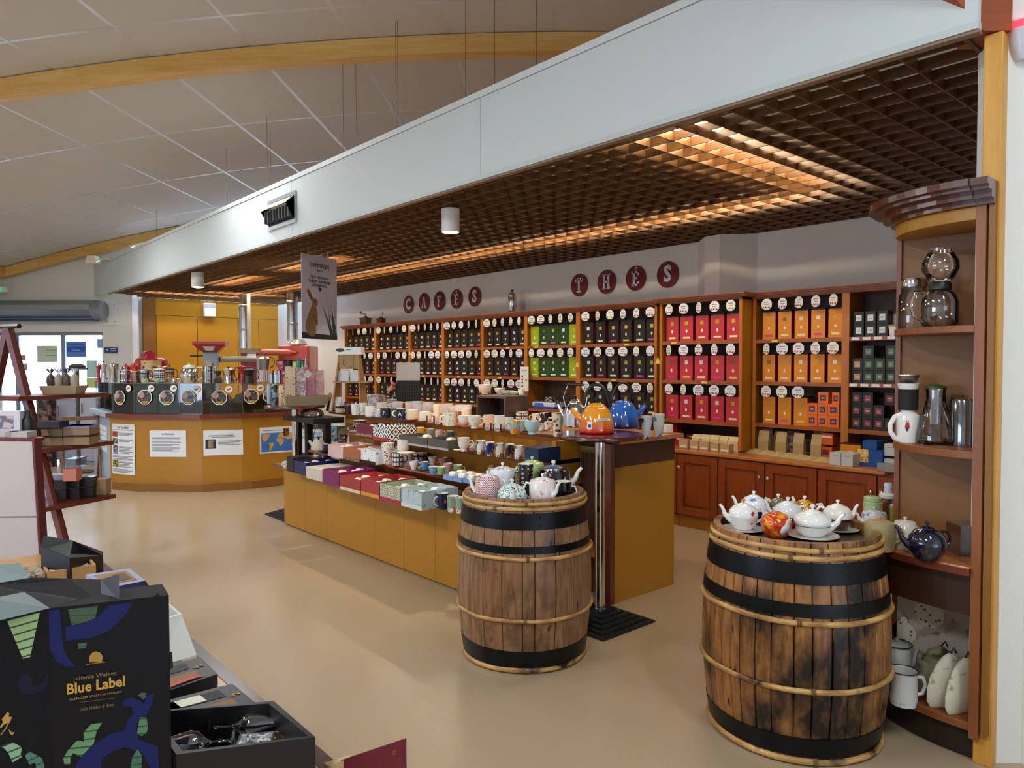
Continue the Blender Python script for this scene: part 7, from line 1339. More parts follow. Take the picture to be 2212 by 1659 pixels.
for k in range(9):
    px=1588+24*k; py=972+3.2*k; P=AZ(px,py,zw); m=MB(); w_=.075; m.add([(-w_,-.05,0),(0,-.065,.0),(w_,-.03,0),(0,.06,.0),(-.2*w_,-.01,.042),(.55*w_,.03,.03)],[(0,1,4),(1,2,4),(2,5,4),(3,0,4),(4,5,3),(2,3,5),(0,3,2,1)]); o=m.build('folded_pouch',M('b8a074',.45,name='kraft_pouch_flat'),rz=random.uniform(-.3,.3)); o.location=(P.x,P.y,zw); tag(o,f'small kraft sachet lying at the worktop edge, {ORD[k]} from the left','sachet')
OG=M('d8602a',.35,coat=.3)
wb(1771,1797,991,26,.1,OG,'bright orange tea box on the worktop, lower front left',lab=('5a2a44',.5,.3,.75)); wb(1773,1799,964,25,.1,OG,'bright orange tea box on the worktop, upper left with white stripes',z=zw+.118,yy=AZ(1784,991,zw).y+.001,lab=('e8dcd4',.8,.6,.8)); wb(1799,1813,986,46,.1,OG,'orange tea box standing behind the stacked pair',yy=AZ(1784,991,zw).y+.13)
o=wb(1815.5,1859,985,40,.14,M('e08a14',.3,coat=.3),'large orange tea canister with white square label on the worktop','tea canister','tea_canister',lab=('e8e8e8',.24,.4,.66),yy=5.86); m=MB(); xx=(AY(1859,985,5.86).x-AY(1815.5,985,5.86).x)/2; hh_=40*DP((o.location.x,5.86,.7))/FPX; m.box(-xx,xx,0,.14,hh_,hh_+.012); m.build('lid',BLACK,o)
BLU2=M('164a94',.4); o=wb(1857,1906,1003,36,.13,BLU2,'blue carton with yellow flower picture on the worktop',yy=5.78); m=MB(); m.box(-.1,-.02,-.0015,0,.03,.13); m.build('picture',pat('blotch','e8c85a','f0dc9a','c85a3a',scale=30),o)
wb(1863,1894,968,19,.12,BLU2,'small blue carton with gold side, on top of the large blue one',z=zw+36*DP(o.location)/FPX+.0015,yy=5.79)
WC=M('c8d0d2',.5,name='white_carton')
wb(1792,1816,1005,27,.16,WC,'white tea carton with small print, left of the front pair',lab=('9aa4a8',.5,.78,.84)); wb(1817,1842,1008,27,.16,WC,'white tea carton with small print, right of the front pair',lab=('9aa4a8',.5,.78,.84),yy=AZ(1804,1005,zw).y)
wb(1910,1938,1004,20,.1,WC,'white tea carton at the cabinet, lower of the stack',yy=5.80); wb(1910,1938,984,26,.1,WC,'white tea carton at the cabinet, upper of the stack',z=zw+.093,yy=5.80,lab=('9aa4a8',.5,.7,.76)); wb(1894,1938,1019,17,.06,M('a8aaa8',.3,.5),'silver grey flat tin at the worktop edge by the cabinet')
# ---------------- display table in the foreground left with gift boxes
ZTB=.75; tb=thing('display_table','low wooden display table with dark edge carrying gift boxes in the foreground','table',(0,0,0))
TBW=wood('a8763a','c8945a','X',1,.35,name='table_top_wood',coat=.3)
m=MB(); m.box(-3.5,-.75,-.75,.628,ZTB-.03,ZTB); m.build('table_top',TBW,tb); m=MB(); m.box(-3.5,-.75,.629,.662,ZTB-.032,ZTB+.001); m.build('edging',wood('3c1a14','5a2c22','X',1,.3,name='table_edging',coat=.3),tb)
m=MB(); m.box(-3.42,-.85,-.65,.56,.08,ZTB-.032); m.build('body',MDF,tb); m=MB(); m.box(-3.36,-.9,-.6,.5,0,.08); m.build('plinth',M('2a1a12',.6),tb)
def tray(px4,z,h,mat,label,inner=None,floor_=.3,name='gift_box',lid=False,cat='box',th=.005,edge=None):
    P=[AZ(x,y,z) for x,y in px4]; c=sum(P,Vector())/4; P=[p-c for p in P]; t=thing(name,label,cat,(c.x,c.y,z-h)); I=[p*(1-th*2.2/max(p.length,.01)) for p in P]
    if lid: m=MB(); m.prism([(p.x,p.y) for p in P],0,h); m.build('carton',mat,t,bevel=.001); return t,P,c
    for k in range(4):
        k2=(k+1)%4; m=MB(); m.prism([(P[k].x,P[k].y),(P[k2].x,P[k2].y),(I[k2].x,I[k2].y),(I[k].x,I[k].y)],0,h); m.build('side_wall',mat,t)
    m=MB(); m.prism([(p.x,p.y) for p in I],0,max(.003,h*floor_)); m.build('insert',inner or mat,t); return t,P,c
BKB=M('0f0e12',.4,bump=.05,name='black_card_box')
# lower black box and open black box with two tulip glasses and a miniature
tray([(596,1528),(676,1603),(388,1642),(322,1548)],.858,.107,BKB,'closed black gift box under the open black box',lid=True)
t,P,c=tray([(591,1514),(681,1592),(381,1630),(316,1536)],.96,.1,BKB,'open black gift box with two stemmed tasting glasses in the foreground',M('16151a',.6),.35)
def wineglass(p0,p1,L,label,r=.032):
    d=(p1-p0).normalized(); rz=math.atan2(d.y,d.x); Mx=Matrix.Rotation(PI/2,4,'Y'); o=MB(); o.lathe([(r*.85,0),(r*.86,.002),(r*.2,.006),(.004,.012),(.0035,.055),(.008,.062),(r*.95,.085),(r*1.05,.105),(r*.9,.13),(r*.55,.165),(r*.5,.178),(r*.48,.178),(r*.53,.165),(r*.87,.13),(r,.105),(r*.9,.088),(0,.064)],24,mat=Mx); b=o.build('tasting_glass',GLS,rz=rz,smooth=60); b.location=p0; b.scale=(.62,.62,.62); tag(b,label,'glass'); return b
g0=AZ(508,1573,.945); g1=AZ(580,1560,.945); wineglass(AZ(455,1572,.93),AZ(580,1562,.93),.15,'clear stemmed tasting glass lying in the open black box, rear one'); wineglass(AZ(505,1598,.93),AZ(360,1612,.93),.15,'clear stemmed tasting glass lying in the open black box, front one')
p0=AZ(512,1600,.925); p1=AZ(640,1590,.925); rz=math.atan2(p1.y-p0.y,p1.x-p0.x); t=thing('bottle_carton','small printed carton with smoky picture lying in the open black box','carton',((p0.x+p1.x)/2,(p0.y+p1.y)/2,.897),rz); L=(p1-p0).length/2; m=MB(); m.box(-L,L,-.022,.022,0,.028); m.build('carton',M('6a6e72',.35,.3),t); m=MB(); m.box(L*.2,L*.98,-.021,.021,.0281,.0287); m.build('picture',pat('blotch','5a3a1c','2a1c14','a0702c',scale=30),t); m=MB(); m.box(-L*.9,L*.15,-.018,.018,.0281,.0287); m.build('printed_panel',pat('blotch','8a8c90','4a4c50','c8c4b8',scale=70),t)
# two black window boxes with bottles
WB=M('18181c',.4); WNI=M('7a5428',.5)
for nm,px4,z,h in (('rear',[(432,1418.6),(470.5,1456),(250,1530),(210,1478)],.84,.085),('front',[(501.6,1476),(560,1524),(352,1580),(285,1532)],.84,.085)):
    t,P,c=tray(px4,z,h,WB,f'black bottle gift box with cut-out windows, {nm} of two on the table edge',lid=True)
    def uv(u_,v_): return P[3]*(1-u_)*(1-v_)+P[0]*u_*(1-v_)+P[1]*u_*v_+P[2]*(1-u_)*v_
    for (u0,u1,v0,v1,mt,n_) in ((.05,.82,.12,.42,M('0c0c0e',.5),'window'),(.1,.62,.14,.4,M('c8c4b0',.5),'bottle_label'),(.5,.84,.56,.86,WNI,'window'),(.05,.45,.56,.86,WNI,'window'),(.16,.36,.14,.4,M('5a3a5c' if nm=='front' else 'b8b4a0',.5),'bottle_label')):
        q=[uv(u0,v0),uv(u1,v0),uv(u1,v1),uv(u0,v1)]; m=MB(); e=.0008 if n_=='window' else .0014; m.add([(v.x,v.y,h+e) for v in q],[(0,1,2,3)]); m.build(n_,mt,t)
    q=uv(.91,.45); o=text('VV',.02,M('b8943c',.4,.6),t,(q.x,q.y,h+.0012),(0,0,IMG(90)-.4),name='gold_emblem')
    if nm=='rear': q=[uv(.42,.95),uv(.9,.9),uv(.75,.78),uv(.55,.86)]; m=MB(); m.add([(v.x,v.y,h+.003) for v in q],[(0,1,2,3)]); m.build('red_paper',M('b43a34',.5),t)
# white box with leaning lid
WHB=M('c4c6bc',.5,name='white_card_box')
t,P,c=tray([(352,1292),(393,1327),(330,1345),(285,1306)],.88,.13,WHB,'open white gift box with leaning white lid',M('a8a898',.6),.4)
q=[AZ(393,1328,.88),AZ(425,1415,.79),AZ(340,1440,.79),AZ(330,1346,.88)]; m=MB(); m.add([v-c+Vector((0,0,0)) for v in [Vector((v.x,v.y,v.z-.75+c.z-c.z)) for v in q]],[(0,1,2,3)]); o=m.build('leaning_lid',WHB,t); o.location=(0,0,0)
# correct the lid into the box's own coordinates
for vtx,v in zip(o.data.vertices,q): vtx.co=(v.x-c.x,v.y-c.y,v.z-(.88-.13))
# navy and white box with window and sloping front
NV=M('22254e',.45); t=thing('bottle_gift_box','navy and white gift box with amber window and sloping printed front','box',(0,0,0))
z_=.88; q=[AZ(280,1227.5,z_),AZ(314,1254,z_),AZ(235,1270,z_),AZ(185,1241,z_)]; m=MB(); m.prism([(v.x,v.y) for v in q],ZTB+.001,z_); m.build('carton',M('8c98b4',.4),t)
def uvq(q,u_,v_): return q[3]*(1-u_)*(1-v_)+q[0]*u_*(1-v_)+q[1]*u_*v_+q[2]*(1-u_)*v_
def dec(q,u0,u1,v0,v1,mt,nm,e,par):
    n_=(q[1]-q[0]).cross(q[3]-q[0]).normalized(); 
    if n_.z<0: n_=-n_
    pts=[uvq(q,u0,v0),uvq(q,u1,v0),uvq(q,u1,v1),uvq(q,u0,v1)]; m=MB(); m.add([p+n_*e for p in pts],[(0,1,2,3)]); return m.build(nm,mt,par)
dec(q,.1,.85,.15,.85,M('9a6414',.35,coat=.3),'amber_window',.001,t); dec(q,.45,.75,.3,.75,M('4a3418',.4),'bottle_neck',.0018,t)
q2=[AZ(314.5,1254.5,z_),AZ(341,1293,.80),AZ(262,1312,.80),AZ(235,1270.5,z_)]; m=MB(); m.add(q2+[Vector((v.x,v.y,ZTB+.001)) for v in q2],[(0,1,2,3),(0,4,5,1),(1,5,6,2),(2,6,7,3),(0,3,7,4)]); m.build('sloping_front',NV,t)
dec(q2,.42,.78,0,1,M('b8bcc8',.5),'white_band',.001,t); dec(q2,.94,1,0,1,M('c8ccd4',.5),'white_edge',.001,t)
for a_,b_y in ((.5,.2),(.58,.35),(.66,.3)): dec(q2,a_,a_+.03,b_y,.8,INK,'text_line',.0018,t)
for a_ in (.18,.24,.3): dec(q2,a_,a_+.02,.45,.9,M('c8ccd4',.5),'text_line',.0018,t)
# kraft open box, marble box, black case behind
t,P,c=tray([(192,1201),(207,1219.5),(101,1236),(88.6,1217)],.83,.07,CARD,'open kraft box with wrapped bars on the table',M('8a6c48',.6),.3)
for k in range(2): q=[(.1+.45*k,.2),(.5+.4*k,.2),(.5+.4*k,.8),(.1+.45*k,.8)]; m=MB(); pts=[P[3]*(1-a)*(1-b)+P[0]*a*(1-b)+P[1]*a*b+P[2]*(1-a)*b for a,b in q]; m.prism([(v.x,v.y) for v in pts],.03,.062); m.build('wrapped_bar',M('d0c8ac',.5),t)
tray([(84,1219),(98,1238),(52,1246),(40,1226)],.83,.07,pat('blotch','9a8468','5a5048','b4a48c',scale=40,rough=.6,coat=0),'marbled brown box left of the kraft box',lid=True)
t=thing('black_case','black card case with open angular flap behind the kraft box','box',(0,0,0)); q=[AZ(223,1191,.80),AZ(205,1172,.82),AZ(150,1158,.87),AZ(92,1160,.90)]
m=MB(); top=[AZ(223,1192,.82),AZ(158,1168,.90),AZ(95,1158,.93),AZ(88,1180,.90),AZ(150,1205,.87),AZ(222,1200,.82)]; m.add(top+[Vector((v.x,v.y,ZTB+.001)) for v in top],[(0,1,2,3,4,5)]+[(i,6+i,6+(i+1)%6,(i+1)%6) for i in range(6)]); m.build('case',M('14141a',.45),t); m=MB(); m.add([top[1]+Vector((0,0,.001)),top[2]+Vector((0,0,.001)),top[3]+Vector((0,0,.001)),top[4]+Vector((0,0,.001))],[(0,1,2,3)]); m.build('flap',M('2c3434',.5),t)
# tall dark whisky carton with blue and green artwork
D0=1.0; c0=C0+fH*D0+rH*((97-CX)/FPX*D0); dR=(fH*math.cos(math.radians(68))+rH*math.sin(math.radians(68))); dL=-(fH*math.cos(math.radians(38.7))+rH*math.sin(math.radians(38.7)))
zt5=C0.z-(1317-785)/FPX*D0; hb=zt5-ZTB-.001; LR=.150; LL=.13
wbx=thing('whisky_carton','tall dark whisky gift carton with gold lettering and blue and green artwork','carton',(c0.x,c0.y,ZTB+.001))
DKC=M('0a090d',.6,spec=.25,name='dark_carton')
Pa=dL*LL; Pb=dR*LR; Pc=Pa+Pb*.9+fH*.05; m=MB(); W_=fH*.09-rH*.06; m.prism([(0,0),(Pb.x,Pb.y),(Pb.x+W_.x*.6,Pb.y+W_.y*.6),(Pa.x+W_.x,Pa.y+W_.y),(Pa.x,Pa.y)],0,hb); m.build('carton',DKC,wbx)
FRt=frame((0,0,0),dR,(0,0,1)); FLt=frame((0,0,0),-dL,(0,0,1))
if (FRt.to_3x3()@Vector((0,1,0))).dot(fH)<0: print('frame flip')
BL=M('131b50',.6,spec=.25,name='artwork_blue'); BL2=M('17142e',.6,spec=.25,name='artwork_violet')
def grn(c1='6a9a5a'):
    key=('grn',c1)
    if key in MC: return MC[key]
    g=NG('striped_green_artwork'); x=g.n('SeparateXYZ',{'Vector':g.coord()}); z=g.math('ADD',x.outputs[2],g.math('MULTIPLY',x.outputs[0],.25)); f=g.math('GREATER_THAN',g.math('PINGPONG',g.math('MULTIPLY',z,180.0),1.0),.8); m=g.out(g.mix(f,lin(c1),lin('28402c')),.4); MC[key]=m; return m
# right face: pixel -> face coordinates
def rf(px,py):  # returns (x along face, z) on right face
    r=ray(px,py); a=c0; # solve C0+r*k on vertical plane through c0 along dR
    n_=Vector((-dR.y,dR.x,0)); k=(a-C0).dot(n_)/r.dot(n_); P=C0+r*k; return ((P-a).dot(dR),P.z-ZTB-.001)
def lf(px,py):
    r=ray(px,py); n_=Vector((-dL.y,dL.x,0)); k=(c0-C0).dot(n_)/r.dot(n_); P=C0+r*k; return ((P-c0).dot(-dL),P.z-ZTB-.001)
def art(fn,pts,mat,nm,e,FM):
    q=[fn(*p) for p in pts]; n=len(q); a=sum(q[i][0]*q[(i+1)%n][1]-q[(i+1)%n][0]*q[i][1] for i in range(n)); m=MB(); m.add([FM@Vector((x,-e,z)) for x,z in q],[tuple(range(n)) if a>0 else tuple(range(n-1,-1,-1))]); return m.build(nm,mat,wbx)
c3=lambda x,y:(x/6.32,1180+y/6.32); c4=lambda x,y:(x/6.32,1400+y/6.32)
art(rf,[c3(*p) for p in ((625,880),(820,860),(840,1150),(870,1400),(950,1560),(1050,1640),(900,1640),(760,1560),(690,1400),(650,1640),(640,1400))],BL,'blue_scroll',.0006,FRt)
art(rf,[c3(*p) for p in ((1500,800),(1820,760),(1700,960),(1500,1150),(1250,1250),(900,1290),(890,1100),(1150,1050),(1350,950))],BL,'blue_scroll',.0006,FRt)
art(rf,[c3(*p) for p in ((930,860),(1340,810),(1300,980),(1150,1040),(980,1080))],grn('38503a'),'green_panel',.0006,FRt); art(rf,[c3(*p) for p in ((1060,1330),(1190,1310),(1170,1390),(1070,1400))],grn('405a44'),'green_panel',.0006,FRt)
art(rf,[c4(*p) for p in ((1400,1010),(1320,1130),(1280,1300),(1110,1480),(1000,1430),(960,1500),(960,1590),(880,1590),(865,1500),(930,1390),(1060,1250),(1150,1280),(1140,1150),(1250,1030))],grn('5a8a5c'),'green_leaf',.0006,FRt)
art(rf,[c4(*p) for p in ((1670,780),(1700,700),(1800,670),(1920,720),(1960,760),(2000,650),(2100,610),(2080,760),(2010,900),(1950,950),(1880,1000),(1850,1100),(1900,1250),(2050,1300),(2160,1340),(2170,1640),(2060,1640),(1950,1450),(1800,1380),(1700,1350),(1560,1400),(1400,1500),(1380,1640),(1020,1640),(1100,1480),(1300,1300),(1500,1170),(1710,1120),(1740,980),(1820,900),(1800,800))],BL,'blue_scroll',.0006,FRt)
art(rf,[c4(*p) for p in ((1910,940),(2000,940),(2020,1080),(2000,1160),(1930,1195),(1870,1160))],grn('4a7a54'),'green_drop',.001,FRt); art(rf,[c4(*p) for p in ((1880,1370),(1940,1470),(1930,1640),(1780,1640),(1810,1480))],grn('3a6a50'),'green_drop',.001,FRt); art(rf,[c4(*p) for p in ((1880,640),(1930,605),(2000,610),(2000,660),(1960,695))],grn('3c5a40'),'green_drop',.001,FRt)
art(lf,[c3(*p) for p in ((90,1005),(540,905),(410,1510),(310,1535))],grn('9ab87a'),'green_wedge',.0006,FLt)
art(lf,[c4(*p) for p in ((0,1340),(160,1280),(300,1350),(280,1440),(300,1480),(170,1560),(110,1430),(60,1370))],grn('84b08a'),'green_leaf',.0006,FLt); art(lf,[c4(*p) for p in ((340,1470),(390,1405),(560,1490),(605,1590),(600,1640),(490,1640),(480,1560),(400,1590))],grn('4a7a66'),'green_leaf',.0006,FLt)
art(lf,[c4(*p) for p in ((300,345),(400,350),(450,430),(420,520),(560,480),(650,330),(650,520),(560,600),(380,640),(260,580),(235,460))],BL2,'violet_scroll',.0006,FLt)
GOLD=M('c8a04a',.35,.4,name='gold_print')
for pts in ([(95,870),(125,890),(110,930),(165,940),(130,990),(100,1020),(50,1040),(20,1080),(0,1090),(0,1060),(40,1010),(20,970),(60,920)],[(115,1100),(140,1130),(165,1150),(200,1140),(165,1190),(130,1160)],[(140,975),(145,985),(70,1110),(10,1190),(0,1180),(60,1100)]): art(lf,[c4(*p) for p in pts],GOLD,'striding_figure',.001,FLt)
art(rf,[c4(*p) for p in ((1220,190),(1220,110),(1260,60),(1310,40),(1370,60),(1405,110),(1395,180),(1360,190))],M('a8843c',.4,.3),'gold_crest',.001,FRt)
art(rf,[c4(*p) for p in ((1180,215),(1440,185),(1440,190),(1180,222))],GOLD,'gold_rule',.001,FRt); art(rf,[c4(*p) for p in ((1090,733),(1565,675),(1565,681),(1090,740))],M('6a5a34',.5),'gold_rule',.001,FRt)
def rtext(s,px,py,hpx,mat,off=0,sx=1,shear=0):
    x,z=rf(px,py); x2,z2=rf(px,py+hpx); o=text(s,abs(z-z2)*1.35,mat,wbx,(0,0,0),(0,0,0),off=off,ext=.0003,sx=1,shear=shear); p=FRt@Vector((x,-.0014,z)); M_=FRt.copy(); M_.translation=p; o.matrix_local=M_@Matrix.Rotation(PI/2,4,'X')@Matrix.Diagonal((sx,1,1,1)); return o
rtext('Johnnie Walker.',207.5,1459,9.5,M('8a744a',.4,.3),sx=1.0); rtext('Blue Label',208,1480,23,GOLD,off=.0005,sx=.86); rtext('BLENDED SCOTCH WHISKY',208,1502,4.6,M('9a8450',.4,.3),sx=1.25); rtext('John Walker & Sons',209,1527,7.5,M('7a6a48',.5),shear=.45,sx=.75)
# open flaps of the carton
FG=M('6e7c7c',.5,name='grey_flap'); FK=M('0c0e14',.5)
def flap(pts,mat,nm):
    v=[(C0+ (fw*0)) for _ in pts]; vs=[]
    for px,py,D in pts: vs.append(C0+fH*D+rH*((px-CX)/FPX*D)+Vector((0,0,-(py-785)*D/FPX))-wbx.location)
    n=len(vs); m=MB(); m.add(vs,[tuple(range(n))]); return m.build(nm,mat,wbx)
flap([(-30,1296,.97),(42,1281,1.03),(97,1317,1.0),(-30,1348,.93)],FG,'grey_flap'); flap([(-30,1224,1.08),(33,1217,1.1),(55,1250,1.06),(-30,1264,1.04)],FG,'grey_flap')
flap([(55,1250,1.06),(140,1252,1.08),(209,1254,1.1),(209,1306,1.04),(97,1317,1.0),(42,1281,1.03),(-30,1296,1.0),(-30,1264,1.04)],FK,'dark_flap'); flap([(209,1254,1.1),(249,1243,1.08),(249,1302,1.035),(209,1306,1.04)],M('141c30',.5),'navy_flap'); flap([(290,1297,1.045),(312,1300,1.05),(336,1283,1.052),(337,1310,1.052),(290,1310,1.047)],FK,'dark_flap')
flap([(343,1437,1.07),(352,1418,1.09),(362,1413,1.1),(364,1448,1.09),(343,1464,1.07)],FK,'torn_tab')
# wine red lid standing at the front
t=thing('red_lid','wine red card lid with small gold star at the bottom edge','box',(0,0,0)); D1=1.12; 
def pD(px,py,D): return C0+fH*D+rH*((px-CX)/FPX*D)+Vector((0,0,-(py-785)*D/FPX))
q=[pD(870,1608,1.06),pD(728,1656,1.12),pD(728,1656,1.12),pD(870,1608,1.06)]; q[2].z=q[3].z=ZTB+.002; m=MB(); n_=(q[1]-q[0]).cross(Vector((0,0,1))).normalized()*.003; m.add(q+[v+n_ for v in q],[(0,1,2,3),(7,6,5,4),(0,4,5,1),(0,3,7,4),(1,5,6,2)]); m.build('card',M('5c1424',.4),t)
s=pD(848,1637,1.062); m=MB()
for k in range(8): a=k*PI/4; d=(q[0]-q[1]).normalized(); m.add([s-n_*.6+(d*math.cos(a+e)+Vector((0,0,1))*math.sin(a+e))*rr for e,rr in ((-.18,.002),(0,.0055),(.18,.002))],[(0,1,2)])
m.build('gold_star',GOLD,t)
q=[pD(690,1661,1.16),pD(750,1643,1.12),pD(754,1648,1.11),pD(700,1668,1.13)]; m=MB(); m.add(q+[Vector((v.x,v.y,ZTB+.002)) for v in q],[(0,1,2,3),(0,4,5,1),(2,6,7,3)]); m.build('kraft_lining',M('b8a070',.6),t)
# ---------------- white display panel with things on top, left edge
D=3.25; q=[pD(-120,950,D),pD(66,949,D),pD(89,1262,D),pD(-120,1262,D)]; gn=thing('display_gondola','white display panel with wine red edging at the left','display panel',(0,0,0))
def slabq(q,th,mat,nm,par): 
    n_=Vector((fh.x,fh.y,0))*th; m=MB(); m.add(q+[v+n_ for v in q],[(3,2,1,0),(4,5,6,7)]+[(i,(i+1)%4,4+(i+1)%4,4+i) for i in range(4)]); return m.build(nm,mat,par)
for v in q[2:]: v.z=.0
for a_,b_f in ((0,.29),(.295,.73),(.735,1)):
    l=lambda f:[q[0].lerp(q[3],f),q[1].lerp(q[2],f)]; x=l(a_); y=l(b_f); slabq([x[0],x[1],y[1],y[0]],.06,M('bfb4b0',.6,name='pale_panel'),'panel',gn)
slabq([q[0]+Vector((0,0,.02)),pD(72,946,D)+Vector((0,0,.0)),pD(72,953,D),q[0]-Vector((0,0,.0))],.07,M('6a1c1c',.4),'top_edge',gn); qq=[pD(66,951,D-.01),pD(71,951,D-.01),pD(94,1262,D-.01),pD(88,1262,D-.01)]; qq[2].z=qq[3].z=0; slabq(qq,.05,M('5c1a1e',.4),'side_edge',gn)
o=MB().box(-.12,.05,-.04,.04,0,.13).build('printed_carton',M('c8c4cc',.5),rz=IMG(0)); P=pD(30,946,D+.15); o.location=(P.x,P.y,P.z); tag(o,'pale printed carton with small photograph on the white display panel','box'); m=MB(); m.box(-.045,.02,-.0415,-.04,.05,.11); m.build('picture',pat('blotch','6a6a74','c8a8b0',scale=30),o)
for k in range(2): o=MB().box(-.05,.05,-.04,.03,0,.035).build('small_carton',M('b4b0ac',.5),rz=IMG(0)); P=pD(12+32*k,947,D+.06); o.location=P; tag(o,f'small grey-white carton at the front of the display panel, {["left","right"][k]}','box')
P=pD(58,948,D+.15); o=MB().lathe([(0,0),(.025,0),(.028,.09),(.012,.11),(.012,.14),(0,.14)],16).build('black_bottle',BLACK,smooth=40); o.location=P; tag(o,'small black bottle on the display panel before the ladder shelf','bottle')
# ---------------- ladder shelf with gift goods
e1=(fH*math.cos(math.radians(20.8))+rH*math.sin(math.radians(20.8))); e2=Vector((e1.y,-e1.x,0))
zsh=[.56,.955,1.31]; near=[AZ(82,1100,zsh[0]),AZ(72,972,zsh[1]),AZ(40,857,zsh[2])]; LW=wood('5a2418','7a3828','X',1,.35,name='red_brown_ladder_wood')
ld=thing('ladder_shelf','red-brown A-shaped ladder shelf with three boards of gift goods','shelf',(0,0,0)); Ls=[.60,.62,.70]; Wd=[.46,.4,.34]
for k in range(3):
    n_=near[k]; p=[n_,n_+e1*Ls[k],n_+e1*(Ls[k]+.0)-e2*Wd[k],n_-e2*Wd[k]]; m=MB(); m.prism([(v.x,v.y) for v in p],zsh[k]-.03,zsh[k]); m.build('shelf_board',LW,ld)
ap=pD(18,707,5.05); ft=pD(152,1215,4.97); ft.z=0; ftl=ap-(ft-ap)*1; dfoot=Vector((ft.x-ap.x,ft.y-ap.y,0))
for k,off in enumerate((0,.1)):
    A0=ap+e1*off-e2*off*1.2; m=MB(); m.tube([A0+Vector((0,0,0)),Vector((A0.x+dfoot.x,A0.y+dfoot.y,.0))],.026,4); m.build('leg',LW,ld); m=MB(); m.tube([A0,Vector((A0.x-dfoot.x,A0.y-dfoot.y,.0))],.026,4); m.build('leg',LW,ld)
m=MB(); m.tube([ap-e2*.07+Vector((0,0,.01)),ap+e2*.12+Vector((0,0,.01))],.018,6); m.build('top_bar',BLACK,ld)
def onsh(k,px,py): return AZ(px,py,zsh[k]+.001)
RZL=math.atan2(e1.y,e1.x)
def lbx(k,px,py,w_,h_,mat,label,dep=None,z=None,cat='box',name='gift_box',lid=None):
    zz=zsh[k]+.001 if z is None else z; P=AZ(px,py,zz); D=DP(P); ww=w_*D/FPX; hh_=h_*D/FPX; dd=dep or ww; P=P+fH*dd*.5; t=thing(name,label,cat,(P.x,P.y,zz),IMG(0)+.15); m=MB(); m.box(-ww/2,ww/2,-dd/2,dd/2,0,hh_); m.build('carton',mat,t,bevel=.002)
    if lid: m=MB(); m.box(-ww/2-.003,ww/2+.003,-dd/2-.003,dd/2+.003,hh_*.86,hh_); m.build('lid',lid,t); m=MB(); m.box(-ww/2-.002,ww/2+.002,-dd/2-.002,dd/2+.002,hh_*.42,hh_*.52); m.build('ribbon',BLACK,t)
    return t,hh_
KB=M('9a7c58',.6)
lbx(1,109,963,42,42,KB,'kraft hat box with dark ribbon, left on the middle ladder board',lid=M('2a2030',.5)); lbx(1,161,962,52,42,KB,'kraft hat box with dark ribbon, right on the middle ladder board',lid=M('8a88b0',.5))
lbx(1,100,925,46,14,M('221a24',.5),'flat dark gift box on top of the left hat box',z=zsh[1]+.136); 
BXD=pat('blotch','1e1416','6a4438',scale=20,thr=.68,rough=.4)
for r_ in range(2):
    for c_ in range(3): lbx(0,127+29*c_,1080-3*c_-r_*22,25,21,BXD,f'dark brown printed chocolate box, {C3[c_]} of the {["lower","upper"][r_]} row on the lowest ladder board',z=zsh[0]+.001+r_*.075,dep=.09)
lbx(0,148,1040,27,27,M('c87a68',.6),'salmon pink wrapped box on the dark chocolate boxes',z=zsh[0]+.152,dep=.09); lbx(0,148,1012,22,20,glass('a8d0f0',.1,.6),'clear wrapped packet behind the salmon pink box',z=zsh[0]+.152,dep=.2)
lbx(0,213,1070,26,34,KB,'kraft box with silver top at the right end of the lowest ladder board',dep=.1)
for k,(x,w_) in enumerate(((88,26),(112,30))): P=AZ(x,1078,zsh[0]+.001)+fH*.1; bag(P,w_*5/FPX,.17,M('9a9aa0',.3,.5),None,f'silver grey gift bag behind the ladder leg, {["left","right"][k]}',IMG(0),d=.06,name='gift_bag')
P=AZ(120,852,zsh[2]+.001)+fH*.1; D=DP(P); t=thing('gift_basket','beige oblong basket tray on the top ladder board','basket',(P.x,P.y,zsh[2]+.001),IMG(0)+.1); w_=38*D/FPX; m=MB(); m.add([(-w_*.86,-.07,0),(w_*.86,-.07,0),(w_*.86,.07,0),(-w_*.86,.07,0),(-w_,-.09,.06),(w_,-.09,.06),(w_,.09,.06),(-w_,.09,.06)],[(3,2,1,0),(0,1,5,4),(1,2,6,5),(2,3,7,6),(3,0,4,7),(4,5,6,7)]); m.build('basket',M('b09a74',.7),t)
for k,(x,c,nm) in enumerate(((-.09,'4a3a3c','dark'),(-.035,'a89884','beige'),(.02,'5a4644','brown'),(.075,'b0a28e','pale'))):
    q=on(Vector((P.x,P.y,0)),x,0,0,IMG(0)+.1); t=thing('sweet_bag',f'{nm} cellophane bag of sweets with ribbon in the beige basket','bag',(q.x,q.y,zsh[2]+.062),.3*k); m=MB(); m.lathe([(0,0),(.024,0),(.03,.03),(.026,.065),(.008,.085),(.004,.09)],12); m.build('bag',M(c,.4),t,smooth=50)
    m=MB()
    for a in range(5): b=a*2*PI/5; m.add([(0,0,.085),(.022*math.cos(b),.022*math.sin(b),.13),(.03*math.cos(b+.7),.03*math.sin(b+.7),.115)],[(0,1,2)])
    m.build('ribbon',M('2c1e1e' if k%2==0 else 'c0ccd8',.4),t)
